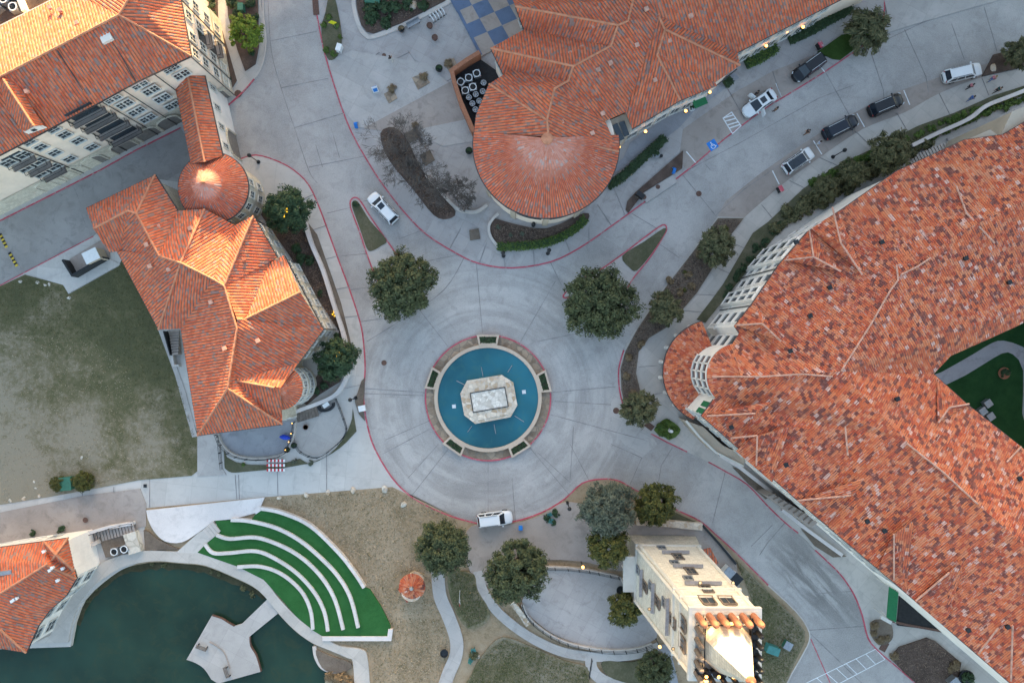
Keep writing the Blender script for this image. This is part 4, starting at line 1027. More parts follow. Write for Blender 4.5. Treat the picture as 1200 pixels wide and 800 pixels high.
walls(ap, pxpoly(AO, za), 0, 3.4, 'ashlar', 'stone_base', .27)
gutter(ap, [[(-300, 335), (17, 173), (117, 120), (160, 96), (224, 66), (212, 0), (205, -40)]], za)
gutter(ap, [[(62, 0), (0, 31), (-300, 182)]], za, 'trim', .3)
F = Facade(ap, (17, 173), (224, 66), za, (100, 60), .35)
FL = (4.6, 7.6, 10.2, 12.0)
for t in (.08, .19, .62, .66, .76, .80, .91, .95):
    pass
for t in (.06, .20):
    for z in (4.9, 7.7, 10.2, 12.1): F.win(t, z, 1.25, 1.25 if z < 12 else .8)
for t in (.545, .70, .88):
    for z in (4.9, 7.5, 10.1): F.win(t - .016, z, .85, 1.3); F.win(t + .024, z, .85, 1.3)
for t in (.535, .69, .87): F.win(t - .016, 12.1, .85, .9); F.win(t + .024, 12.1, .85, .9)
for z in (3.6, 6.4, 9.2, 11.4): F.balcony(.38, z, 4.2, .85)
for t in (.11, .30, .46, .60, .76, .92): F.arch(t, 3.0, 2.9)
for t in (.0, .285, .49, .615, .79): F.pipe(t, za)
G = Facade(ap, (224, 66), (205, -40), za, (100, 20), .35)
for t in (.12, .30, .55, .78):
    for z in (2.2, 5.2, 8.2, 10.9): G.win(t, z, 1.0, 1.5, muntin=(1, 1))
for z in (3.5, 6.5): G.balcony(.43, z, 1.7, .8)
for t in (.02, .21, .66): G.pipe(t, za)
G = Facade(ap, (-75, 220), (17, 173), za, (-30, 140), .35)
for t in (.72, .92):
    for z in (4.9, 7.7, 10.4): G.win(t, z, 1.4, 1.3)
for z in (3.6, 6.4, 9.2): G.balcony(.83, z, 3.0, .85)
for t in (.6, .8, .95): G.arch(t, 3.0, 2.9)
# gabled dormer and skylight box
d = Roof(); d.pf((-8, 100, 15.2), (4, 93, 16.3), (40, 148, 15.5), (27, 156, 14.0)); d.pf((4, 93, 16.3), (17, 92, 15.3), (51, 147, 14.0), (40, 148, 15.5)); dd = d.build('tileA', ap, 'dormer')
ridges(dd, [[(4, 93, 16.3), (40, 148, 15.5)]])
a, b, c2 = W(28, 155, 14.0), W(50, 147, 14.0), W(40, 148, 15.4); off = Vector((.0, .0, 0))
m = MB(); m.add([a, b, c2, Vector((a.x, a.y, 13.2)), Vector((b.x, b.y, 13.2))], [(0, 1, 2), (3, 4, 1, 0)]); m.box((a + b) / 2 + Vector((.0, -.06, -.1)), (1.9, .12, .8), rz=math.atan2((b - a).y, (b - a).x)); m.build('dormer_wall', M['stucco_w'], dd)
p = (a + b) / 2 + Vector((.05, -.14, -.05)); MB().box(p, (.5, .06, .5), rz=math.atan2((b - a).y, (b - a).x)).build('dormer_window', M['glass'], dd)
ch = W(127, 44, 14.8); m = MB().box(ch, (1.25, 1.7, 1.6), rz=.45); m.box(ch + Vector((.45, -.95, -.3)), (.7, .5, .8), rz=.45); m.build('chimney', M['trim'], ap)
MB().box(ch + Vector((-.3, .35, .82)), (.9, .8, .06), rz=.45).build('skylight', M['metal_w'], ap)
vents(ap, [(33, 108, 15.2), (72, 13, 14.2), (60, 10, 14), (92, 28, 15)], sz=.45)
for i, p in enumerate(((5, 8), (15, 2), (21, 12))):
    pass

# ---------------- gabled hall with the big round roof
zh, zk = 7.4, 10.6
hl_ = thing('gabled_hall', 'large hall with many tiled gables ending in a broad round roofed drum', 'building', W(690, 110, 0))
e = lambda x, y: (x, y, zh)
k = lambda x, y, z=zk: (x, y, z)
q = Roof()
q.pf(k(604, 8, 9.6), e(614, 35), k(716, 54, 9.9), k(724, 30))
q.pf(k(604, 8, 9.6), k(724, 30), k(736, 25), k(742, 0), k(748, -40), e(606, -22), e(600, -2))
q.pf(k(575, 57, 9.3), e(614, 35), k(716, 54, 9.9), k(672, 78))
q.pf(k(575, 57, 9.3), e(590, 88), e(599, 82), (665, 95, 9.7), k(672, 78))
q.pf(e(573, 99), e(599, 82), (665, 95, 9.7), k(650, 104), k(641, 141))
q.pf(e(573, 99), k(641, 141), k(643, 160, 10.0), e(555, 160), e(558, 135))
q.pf(k(650, 104), (709, 142, 8.2), e(725, 178), k(643, 160, 10.0), k(641, 141))
q.pf(k(742, 0), k(736, 25), k(724, 30), k(716, 54, 9.9), k(672, 78), (665, 95, 9.7), k(650, 104), (709, 142, 8.2), (733, 132, 7.6), k(772, 20, 9.8), k(760, -5, 10.8))
q.pf(k(772, 20, 9.8), k(779, 35, 9.8), k(770, 65, 9.6), e(797, 118), e(741, 151), (733, 132, 7.6))
q.pf(k(770, 65, 9.6), e(838, 97), e(840, 101), e(797, 118))
q.pf(k(779, 35, 9.8), (867, 77, 8.4), e(838, 97), k(770, 65, 9.6))
q.pf(k(779, 35, 9.8), (867, 77, 8.4), e(864, 62), k(772, 20, 9.8))
q.pf(k(742, 0), k(760, -5, 10.8), k(772, 20, 9.8), e(864, 62), e(985, 0), e(1050, -32), k(960, -80), k(748, -40))
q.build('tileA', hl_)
hc_ = W(640, 170, zh); hr = 85.5 * S * (1 - zh / CAMH)
TC = [(0, (.58, .12, .055)), (.3, (.63, .15, .065)), (.55, (.52, .1, .045)), (.8, (.58, .21, .14)), (.92, (.28, .17, .15))]; TP = [(0, (.24, .09, .06)), (.5, (.3, .12, .08)), (.8, (.2, .15, .14))]
M['tileH'] = m_tile('hall_drum_tiles', TC, TP, PER, pale=(hc_.x, hc_.y, hr * .56))
q = Roof(); q.cone(hc_, hr, zh, hr * .40, 9.3, -190, 8, rings=2); q.build('tileH', hl_, 'round_roof')
q = Roof(amp=.05); q.cone(hc_, hr * .40, 9.3, .02, 10.2, -190, 8); q.build('tileH', hl_, 'roof_crown')
MB().lathe((hc_.x, hc_.y, 10.0), [(.75, 0), (.7, .22), (.35, .34), (.05, .4)], 16).build('roof_knob', M['ridge'], hl_)
ridges(hl_, [[(604, 8, 9.6), (724, 30, zk)], [(575, 57, 9.3), (672, 78, zk)], [(748, -40, zk), (742, 0, zk), (736, 25, zk), (724, 30, zk), (716, 54, 9.9), (672, 78, zk), (666, 95, 9.9), (650, 104, zk), (641, 141, zk), (643, 160, 10.0)], [(573, 99, zh), (641, 141, zk)], [(643, 160, 10.0), (725, 178, zh)],
            [(772, 20, 9.8), (779, 35, 9.8), (770, 65, 9.6), (797, 118, zh)], [(779, 35, 9.8), (867, 77, 8.4)]], 'ridge', .15)
HO = [(600, -40), (614, 35), (575, 57), (590, 88), (573, 99), (558, 135), (560, 165), (725, 178), (709, 142), (733, 132), (741, 151), (797, 118), (840, 100), (866, 76), (864, 62), (985, 0), (1050, -32)]
walls(hl_, pxpoly(HO, zh), 0, zh, 'stucco', inset=.4)
MB().lathe((hc_.x, hc_.y, 0), [(hr - .5, 0), (hr - .5, zh)], 72).build('drum_wall', M['stucco'], hl_)
m = MB()
for z in (4.4, 6.6):
    for a in (-133, -104, -75, -46, -20):
        m.ribbon([(hc_.x + (hr - .46) * math.cos(math.radians(a + t)), hc_.y + (hr - .46) * math.sin(math.radians(a + t))) for t in range(-11, 12, 2)], .1, z - .75, z + .35)
m.build('window_band', M['glass'], hl_)
m = MB()
for a in (-148, -118, -89, -60, -33):
    an = math.radians(a); m.box((hc_.x + (hr - .4) * math.cos(an), hc_.y + (hr - .4) * math.sin(an), zh / 2), (.35, .7, zh), rz=an)
m.build('pilaster', M['stucco_b'], hl_)
MB().ribbon([(hc_.x + (hr - .44) * math.cos(math.radians(a)), hc_.y + (hr - .44) * math.sin(math.radians(a))) for a in range(-190, 9, 6)], .25, 5.15, 5.35).build('cornice', M['trim'], hl_)
MB().ribbon([(hc_.x + (hr + .05) * math.cos(math.radians(a)), hc_.y + (hr + .05) * math.sin(math.radians(a))) for a in range(-190, 9, 4)], .14, zh - .16, zh).build('gutter', M['gutter'], hl_)
gutter(hl_, [[(741, 151), (797, 118), (840, 100), (867, 77, 8.4)], [(864, 62), (985, 0), (1050, -32)], [(575, 57), (590, 88)], [(573, 99), (558, 135), (555, 160)], [(604, 8), (614, 35)]], zh)
F = Facade(hl_, (741, 151), (797, 118), zh, (760, 90), .4)
for i in range(3): F.win((i + .5) / 3, 1.9, 1.6, 2.0, muntin=(1, 0)); F.win((i + .5) / 3, 5.4, 1.3, 1.4)
F = Facade(hl_, (797, 118), (840, 100), zh, (800, 60), .4)
for i in range(3): F.win((i + .5) / 3, 1.9, 1.2, 2.0, muntin=(1, 0)); F.win((i + .5) / 3, 5.4, 1.1, 1.4)
F.box('awning', .8, 2.9, (1.8, 1.1, .12), 'cloth_green', .55)
F = Facade(hl_, (864, 62), (985, 0), zh, (860, 0), .4)
for i in range(7): F.win((i + .5) / 7, 1.9, 1.2, 2.0, muntin=(1, 0)); F.win((i + .5) / 7, 5.4, 1.1, 1.4)
for a, b in (((614, 35), (575, 57)), ((575, 57), (590, 88)), ((604, 8), (614, 35))):
    F = Facade(hl_, a, b, zh, (680, 60), .4)
    F.win(.35, 5.2, .9, 1.3); F.win(.7, 5.2, .9, 1.3)
# recessed terrace with a dark glazed screen between drum and gable
m = MB(); m.prism(pxpoly([(710, 143), (733, 133), (741, 151), (724, 172)], 6.3), 0, 6.3); m.build('recess_roof', M['stucco_b'], hl_)
for t, nm in ((.3, 0), (.65, 1)):
    p = W(712, 146, 6.4).lerp(W(736, 138, 6.4), t); q2 = W(725, 171, 6.4).lerp(W(741, 156, 6.4), t)
    mid = (p + q2) / 2; MB().box(mid, (.7, (p - q2).length * .8, .18), rz=math.atan2((p - q2).y, (p - q2).x) - math.pi / 2).build('skylight', M['glass'], hl_)
vents(hl_, [(695.5, 32, 9.5), (706, 42, 9.2), (682, 57, 9.4), (668, 64, 9.6), (612, 105, 8.4), (632, 121, 9.4), (658, 144, 9.6), (694, 157, 8.5), (706, 134, 8.6), (715, 75, 9.6), (701, 83, 9.5), (757, 12, 10.4), (746, 54, 9.4), (784, 49, 9.3), (787, 60, 9.0), (767, 95, 8.4), (809, 20, 9.8), (639, 110, 9.8)], 'ridge_b', .52)

# ---------------- big building with the mottled roof and courtyard
zb, zt = 13.2, 16.0
bg = thing('courtyard_building', 'huge white building with mottled red and pink tiles wrapped round a green courtyard', 'building', W(1000, 440, 0))
EV = lambda x, y: (x, y, zb)
T = lambda x, y, z=zt: (x, y, z)
PB = .26
q = Roof(PB, .055)
bc = W(866, 440, zb); br = 38 * S * (1 - zb / CAMH)
q.pf(EV(858, 403), EV(866, 390), EV(860, 382), EV(882, 355), EV(912, 311), EV(946, 272), EV(986, 246), T(1055, 322), T(985, 435), T(868, 441, 15.0))
q.pf(EV(986, 246), EV(1050, 201), EV(1130, 164), EV(1175, 158), EV(1260, 108), T(1235, 218), T(1125, 272), T(1055, 322))
q.pf(EV(1094, 438), EV(1114, 417), EV(1190, 383), EV(1300, 325), T(1235, 218), T(1125, 272), T(1055, 322), T(985, 435))
q.pf(EV(1094, 438), T(985, 435), T(1060, 515), T(1145, 590), T(1300, 725), EV(1300, 610), EV(1195, 522), EV(1134, 474))
q.pf(EV(836, 468), EV(822, 487), EV(952, 601), EV(1072, 703), EV(1184, 800), EV(1270, 874), T(1300, 725), T(1145, 590), T(1060, 515), T(985, 435), T(868, 441, 15.0))
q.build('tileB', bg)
q = Roof(PB, .055); q.cone(bc, br, zb, .03, 15.0, 100, 255, rings=2); q.build('tileB', bg, 'bay_roof')
# low cross gables on the long slopes, each with its own tiles
def gablet(pts, name='gable_roof'):
    """pts: left eave, right eave, ridge end at the eave, ridge end on the slope"""
    l, r_, a, b = pts
    g = Roof(PB, .055); g.pf(l, a, b); g.pf(r_, a, b) if False else g.pf(a, r_, b)
    return g.build('tileB', bg, name)
def hipdormer(pts):
    g = Roof(PB, .055)
    l, r_, top, b = pts
    g.pf(l, top, b); g.pf(top, r_, b); g.pf(l, r_, top)
    return g.build('tileB', bg, 'gable_roof')
hipdormer([(919, 305, zb + .1), (948, 270, zb + .1), (953, 301, 15.1), (985, 318, 15.4)])
hipdormer([(950, 268, zb + .1), (983, 247, zb + .1), (985, 285, 15.3), (1012, 322, 15.7)])
hipdormer([(862, 381, zb + .1), (884, 354, zb + .1), (893, 379, 15.0), (915, 400, 15.3)])
hipdormer([(828, 484, zb + .1), (858, 512, zb + .1), (885, 484, 15.1), (905, 470, 15.6)])
hipdormer([(862, 528, zb + .1), (905, 565, zb + .1), (887, 510, 14.8), (925, 500, 15.4)])
hipdormer([(934, 586, zb + .1), (968, 614, zb + .1), (997, 580, 15.0), (1012, 560, 15.6)])
hipdormer([(1028, 666, zb + .1), (1062, 694, zb + .1), (1047, 625, 15.2), (1070, 610, 15.6)])
hipdormer([(1072, 704, zb + .1), (1108, 735, zb + .1), (1112, 670, 15.0), (1130, 655, 15.5)])
hipdormer([(1134, 474, zb + .1), (1097, 443, zb + .1), (1112, 477, 14.3), (1099, 495, 14.9)])
hipdormer([(1195, 522, zb + .1), (1230, 552, zb + .1), (1179, 541, 14.0), (1165, 560, 14.7)])
ridges(bg, [[(834, 441, 13.4), (868, 441, 15.05), (892, 441, 15.4), (940, 438, 15.8), (975, 441, 16)], [(985, 435, zt), (1020, 380, zt), (1043, 340, zt)], [(1055, 322, zt), (1075, 312, zt), (1090, 302, zt)], [(1043, 340, zt), (1052, 328, zt), (1050, 310, zt)], [(1120, 218, 14.4), (1132, 250, 15.6), (1165, 285, 16)], [(1062, 519, zt), (1105, 553, zt), (1145, 590, zt)],
            [(919, 305, 13.4), (953, 301, 15.15)], [(948, 270, 13.4), (953, 301, 15.15), (985, 318, 15.5)], [(975, 243, 13.6), (985, 285, 15.35), (1010, 322, 15.75)], [(893, 379, 15.05), (862, 381, 13.4)], [(893, 379, 15.05), (915, 400, 15.4)],
            [(828, 487, 13.4), (885, 484, 15.15)], [(887, 510, 14.85), (856, 513, 13.5)], [(887, 510, 14.85), (886, 545, 13.8)], [(934, 586, 13.4), (997, 580, 15.1)], [(1047, 625, 15.25), (1047, 679, 13.5)], [(1112, 670, 15.05), (1073, 703, 13.4)], [(1169, 735, 15), (1146, 765, 13.6)], [(1186, 732, 15.2), (1184, 797, 13.5)],
            [(990, 500, 15.6), (993, 533, 15.2)], [(1112, 477, 14.35), (1135, 473, 13.4)], [(1112, 477, 14.35), (1099, 495, 14.95)], [(1179, 541, 14.05), (1196, 523, 13.4)], [(1185, 563, 14.3), (1205, 545, 13.5)]], 'ridge_b', .11)
BO = [(858, 403), (867, 391), (861, 382), (882, 355), (912, 311), (946, 272), (986, 246), (1050, 201), (1130, 164), (1175, 158), (1260, 108), (1330, 75), (1330, 925), (1270, 874), (1184, 800), (1072, 703), (952, 601), (822, 487), (836, 468), (866, 441)]
walls(bg, pxpoly(BO, zb), 0, zb, 'stucco_w', inset=.4)
CI = [(1094, 438), (1114, 417), (1190, 383), (1300, 325), (1300, 610), (1195, 522), (1134, 474)]
walls(bg, pxpoly(CI, zb), 0, zb, 'stucco_w', 'courtyard_wall', -.4)
MB().lathe((bc.x, bc.y, 0), [(br - .25, 0), (br - .25, zb)], 40).build('bay_wall', M['stucco_w'], bg)
MB().lathe((bc.x, bc.y, zb - .35), [(br - .2, 0), (br + .02, .18), (br + .02, .3)], 40).build('bay_cornice', M['trim'], bg)
gutter(bg, [[(858, 403), (867, 391), (861, 382), (882, 355), (912, 311), (946, 272), (986, 246), (1050, 201), (1130, 164), (1175, 158), (1260, 108)], [(836, 468), (822, 487), (952, 601), (1072, 703), (1184, 800), (1270, 874)], [(1094, 438), (1134, 474), (1195, 522)]], zb)
for a in (150, 166, 182, 198, 214):
    an = math.radians(a); p = bc + Vector((math.cos(an), math.sin(an), 0)) * (br - .22)
    for z in (7.0, 9.3, 11.5): put_window(bg, (p.x, p.y, z), an + math.pi / 2, .95, 1.5, muntin=(0, 0), frame='stucco_w')
FL = (2.4, 5.4, 8.4, 11.2)
for a, b, n in (((882, 355), (912, 311), 2), ((912, 311), (946, 272), 3), ((946, 272), (986, 246), 2), ((861, 382), (882, 355), 1), ((867, 391), (858, 403), 1)):
    F = Facade(bg, a, b, zb, (1000, 330), .4)
    for i in range(n):
        for z in FL: F.win((i + .5) / n, z, 1.0 if n > 1 else 1.5, 1.8, muntin=(0, 0), frame='stucco_w')
    F.box('floor_band', .5, 3.9, (F.L, .16, .18), 'trim', .05)
for a, b in (((912, 311), (946, 272)), ((882, 355), (912, 311)), ((861, 382), (882, 355))):
    F = Facade(bg, a, b, zb, (1000, 330), .4); F.pipe(.98, zb)
F = Facade(bg, (836, 468), (822, 487), zb, (900, 500), .4)
for t in (.3, .72): 
    o = F.box('shutter', t, 10.4, (.7, .12, 2.6), 'cloth_green', .05)
F = Facade(bg, (822, 487), (1072, 703), zb, (1000, 500), .4)
for i in range(16):
    for z in FL[1:]: F.win((i + .5) / 16, z, 1.2, 1.7)
# projecting bays of the street front
for a, b in (((884, 352), (896, 334)), ((918, 304), (944, 274))):
    F = Facade(bg, a, b, zb, (1000, 330), .4)
    F.box('bay_front', .5, 6.4, (F.L * .96, .7, 12.8), 'stucco_w', .1)
    for t in (.27, .73):
        for z in FL: put_window(bg, F.at(t, z, .48), F.ang, F.L * .3, 2.3 if z < 11 else 1.9, muntin=(0, 0), frame='stucco_w')
# ground-floor canopy roof round the bay
q = Roof(PB, .055); q.cone(bc, 6.75, 4.2, br - .3, 5.6, 105, 245, rings=2); q.build('tileB', bg, 'canopy_roof')
m = MB()
for a in range(112, 245, 19): m.lathe((bc.x + 6.3 * math.cos(math.radians(a)), bc.y + 6.3 * math.sin(math.radians(a)), .1), [(.3, 0), (.22, .3), (.2, 3.8), (.3, 4.1)], 12)
m.build('canopy_column', M['stucco_w'], bg)
MB().ribbon([(bc.x + 6.75 * math.cos(math.radians(a)), bc.y + 6.75 * math.sin(math.radians(a))) for a in range(105, 246, 5)], .18, 3.95, 4.2).build('gutter', M['gutter'], bg)
# low flat roofed porch along the lower side
MB().prism(pxpoly([(804, 493), (824, 500), (846, 521), (876, 536), (871, 545), (839, 530), (820, 512)], 4.2), .1, 4.2).build('porch', M['stucco_b'], bg)
MB().prism(pxpoly([(898, 581), (907, 579), (960, 611), (950, 618)], 4.0), .1, 4.0).build('porch', M['pave_brown'], bg)
m = MB()
for i in range(9):
    a, b = W(900 + i * 5.9, 580.5 + i * 4.1, 4.05), W(908 + i * 5.7, 578.5 + i * 3.6, 4.05); m.ribbon([a, b], .12, 4.0, 4.12)
m.build('porch_slat', M['wood'], bg)
MB().ribbon(pxpoly([(804, 493), (820, 512), (839, 530), (871, 546)], 4.2), .25, 4.0, 4.4).build('porch_parapet', M['trim'], bg)
# white flat roofed corner at the top right with stair
m = MB().prism(pxpoly([(1128, 166), (1160, 152), (1172, 160), (1186, 131), (1260, 100), (1260, 118), (1176, 158)], 12.6), 0, 12.6); m.build('roof_terrace', M['stucco_b'], bg)
vents(bg, [(971, 337, 14.6), (948, 370, 14.5), (932, 284, 14.3), (1032, 284, 15.2), (1050, 467, 15.4), (1130, 303, 15.5), (1181, 331, 14.6), (925, 411, 15), (920, 544, 14.6), (1035, 621, 15), (1015, 610, 14.6), (1133, 737, 14.6), (1179, 733, 15), (856, 500, 14.0), (1193, 560, 14.2)], 'metal_d', .5)

# ---------------- lakeside house
zl, zq = 5.6, 8.2
lh = thing('lakeside_house', 'red tiled lakeside house with white walls curving above the shore walk', 'house', W(40, 690, 0))
q = Roof()
q.pf((-75, 655, zl), (0, 641, zl), (52, 634, zl), (56, 660, 8.0), (0, 695, zq), (-75, 730, zq))
q.pf((0, 695, zq), (56, 660, 8.0), (64, 664, 7.6), (90, 677, zl)) ; 
q.pf((0, 695, zq), (90, 677, zl), (78, 697, zl), (58, 715, zl), (45, 733, zl), (31, 764, zl), (0, 736, 7.4))
q.pf((-75, 730, zq), (0, 695, zq), (0, 736, 7.4), (-75, 700, 8.2)) if False else q.pf((0, 695, zq), (0, 736, 7.4), (-75, 720, 8.1), (-75, 730, zq))
q.pf((0, 736, 7.4), (31, 764, zl), (-75, 747, zl), (-75, 720, 8.1))
q.pf((52, 634, zl), (80, 630, zl), (90, 677, zl), (64, 664, 7.6), (56, 660, 8.0))
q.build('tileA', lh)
q = Roof(); ax = (66, 649, 8.3); cs = [(52, 634, 6.2), (80, 630, 6.2), (87, 668, 6.2), (57, 662, 6.2)]
for i in range(4): q.pf(cs[i], cs[(i + 1) % 4], ax)
q.build('tileA', lh, 'turret_roof')
ridges(lh, [[(-75, 730, zq), (0, 695, zq), (56, 660, 8.0)], [(56, 662, 8.0), (90, 677, zl)], [(0, 736, 7.4), (31, 764, zl)], [cs[0], ax, cs[2]], [cs[1], ax, cs[3]]], 'ridge', .15)
LO = [(-75, 655), (0, 641), (52, 634), (80, 630), (88, 668), (90, 677), (78, 697), (58, 715), (45, 733), (31, 763), (-75, 746)]
walls(lh, pxpoly(LO, zl), -.6, zl, 'stucco_w', inset=.35)
gutter(lh, [[(-75, 655), (0, 641), (52, 634), (80, 630)], [(87, 667), (90, 677), (78, 697), (58, 715), (45, 733), (31, 764), (-75, 747)]], zl)
for a, b in (((90, 677), (78, 697)), ((78, 697), (58, 715)), ((58, 715), (45, 733)), ((45, 733), (31, 763))):
    F = Facade(lh, a, b, zl, (0, 690), .35)
    for z in (1.8, 4.4): F.win(.5, z, 1.5, 1.5, muntin=(1, 1))
F = Facade(lh, (-75, 655), (52, 634), zl, (0, 690), .35)
for i in range(6): F.win((i + .5) / 6, 2, 1.1, 1.5)
m = MB().box(W(8, 670, 7.4), (1.6, .5, .7), rz=.15); m.box(W(8, 676, 7.3), (.5, 1.2, .6), rz=.15); m.build('roof_hatch', M['metal_g'], lh)
vents(lh, [(19, 701, 7.5), (16, 703, 7.5), (21, 700, 7.5), (53, 645, 7.3), (60, 667, 7.6), (63, 664, 7.7), (75, 665, 6.9), (69, 679, 6.9)], 'metal_w', .36)
lt = strip('seat_wall', cr([(60, 738), (64, 720), (72, 704), (86, 690)], 4), .4, .75, 'kerb', 'low grey ledge along the foot of the lakeside house', kind=None, z0=.1, cat='wall')

# ---------------- stone tower
tw = thing('stone_tower', 'tall pale stone tower with ledges, arched windows, rooftop posts and a lit spire', 'tower', W(774, 661, 0))
ZT = 25.0
B4 = [W(738, 629, 0), W(811, 630, 0), W(812, 694, 0), W(736, 695, 0)]
T4 = [W(811.5, 715.5, ZT), W(889.5, 716, ZT), W(889, 795, ZT), W(810, 794, ZT)]
def tq(side, t, s_, o=0.0):
    """point on wall: side 0=north 3=west; t along, s height fraction"""
    i, j = [(0, 1), (1, 2), (2, 3), (3, 0)][side]
    p = B4[i].lerp(B4[j], t).lerp(T4[i].lerp(T4[j], t), s_)
    d = (B4[j] - B4[i]).normalized(); return p + Vector((-d.y, d.x, 0)) * o
m = MB(); m.add(B4 + T4, [(1, 0, 4, 5), (2, 1, 5, 6), (3, 2, 6, 7), (0, 3, 7, 4), (4, 7, 6, 5)]); m.build('wall', M['ashlar_w'], tw)
m = MB()
b2 = [tq(0, 0, 0), tq(0, 1, 0), tq(2, 0, 0), tq(2, 1, 0)]
cen = sum(b2, Vector()) / 4
lo = [cen + (p - cen) * 1.10 for p in b2]; hi = [tq(0, 0, .15), tq(0, 1, .15), tq(2, 0, .15), tq(2, 1, .15)]
ch_ = sum(hi, Vector()) / 4; hi = [ch_ + (p - ch_) * 1.015 for p in hi]
m.add(lo + hi, [(1, 0, 4, 5), (2, 1, 5, 6), (3, 2, 6, 7), (0, 3, 7, 4)]); m.build('battered_base', M['ashlar'], tw)
def tband(s_, h, o, mat='trim'):
    m = MB()
    c0 = [tq(0, 0, s_), tq(0, 1, s_), tq(2, 0, s_), tq(2, 1, s_)]
    m.ribbon([(p.x, p.y) for p in c0], o, c0[0].z - h / 2, c0[0].z + h / 2, True); m.build('string_course', M[mat], tw)
tband(.15, .3, .35); tband(.77, .35, .35); tband(.86, .3, .3); tband(.99, .45, .6)
for side, ang in ((0, None), (3, None)):
    i, j = [(0, 1), (1, 2), (2, 3), (3, 0)][side]
    d = B4[j] - B4[i]; ang = math.atan2(d.y, d.x) + math.pi       # local -y is outward
    def pt(t, z, o): return tq(side, t, z / ZT, o)
    for z, w in ((7.2, 3.4), (12.4, 3.5), (18.0, 4.0)):
        MB().box((0, 0, 0), (w, .36, .22)).build('ledge', M['slate'], tw, loc=pt(.5, z, .3), rot=ang)
        put_window(tw, pt(.5, z + 1.2, .04), ang, .95, 1.9, muntin=(1, 1), frame='wood')
    for z in (4.8, 10.6, 16.0): put_window(tw, pt(.36 if side == 0 else .62, z, .04), ang, .8, .9, muntin=(1, 0), frame='metal_g')
    for t in (.36, .66): put_window(tw, pt(t, 22.4, .04), ang, 1.3, 1.8, muntin=(1, 0), frame='wood', arch=True)
    m = MB()
    for t in (.04, .96):
        m.tube([pt(t, 3.8, .06), pt(t, 24.6, .06)], .22, 4)
    m.build('corner_pilaster', M['trim'], tw)
m = MB()
for i, (p, z) in enumerate(((tq(3, .25, .03), 0), (tq(3, .5, .03), 0), (tq(3, .75, .03), 0))): m.lathe((p.x - .9, p.y, 0), [(.3, 0), (.2, .4), (.2, 3.0), (.3, 3.3)], 12)
m.build('porch_column', M['stucco_w'], tw)
p = tq(3, .5, 0); MB().box((p.x - .6, p.y, 3.45), (1.5, 4.6, .3)).build('porch_roof', M['trim'], tw)
# rooftop: posts, floor, lit spire
for side in range(4):
    for i in range(6):
        p = tq(side, (i + .5) / 6, 1, -.45)
        MB().lathe((p.x, p.y, ZT), [(.34, 0), (.34, 2.1), (.28, 2.4), (.12, 2.55)] if side == 0 else [(.26, 0), (.26, 1.9), (.2, 2.1), (.1, 2.2)], 12).build('roof_post', M['terracotta'] if side == 0 else M['wood'] if side == 3 else M['metal_d'], tw)  # warm lamplight on north posts and shade elsewhere put into the colours
ct = sum(T4, Vector()) / 4
m = MB()
for side in range(4):
    a, b = tq(side, .04, 1, -1.0), tq(side, .96, 1, -1.0); m.ribbon([a, b], .12, ZT + .9, ZT + 1.0); m.ribbon([a, b], .08, ZT + .3, ZT + .36)
m.build('railing', M['metal_d'], tw)
p_ = [T4[0].lerp(ct, .1), T4[1].lerp(ct, .1), T4[2].lerp(ct, .1), T4[3].lerp(ct, .1)]
MB().prism(p_, ZT - .2, ZT + .05).build('roof_terrace', M['metal_g'], tw)
sp = MB(); n = 8; vs = []
for j, (r_, z) in enumerate(((2.6, ZT + .05), (2.6, ZT + .5), (.36, 32.0), (.34, 32.2))):
    for i in range(n): a = math.pi / 8 + i * math.pi / 4; vs.append((ct.x + r_ * math.cos(a), ct.y + r_ * math.sin(a), z))
fs = [(j * n + i, j * n + (i + 1) % n, (j + 1) * n + (i + 1) % n, (j + 1) * n + i) for j in range(3) for i in range(n)] + [tuple(3 * n + i for i in range(n))]
sp.add(vs, fs); spo = sp.build('spire', M['ashlar'], tw)
MB().lathe((ct.x, ct.y, 32.1), [(.45, 0), (.45, .18), (.12, .3), (.2, .55), (.02, .8)], 12).build('finial', M['terracotta'], spo)
pt0 = W(822, 640, 0)
q = Roof(); q.pf((816, 645, 3.1), (832, 641, 3.1), (842, 659, 2.4), (838, 664, 2.4), (826, 658, 2.4)); q.build('tileA', tw, 'porch_tiles')
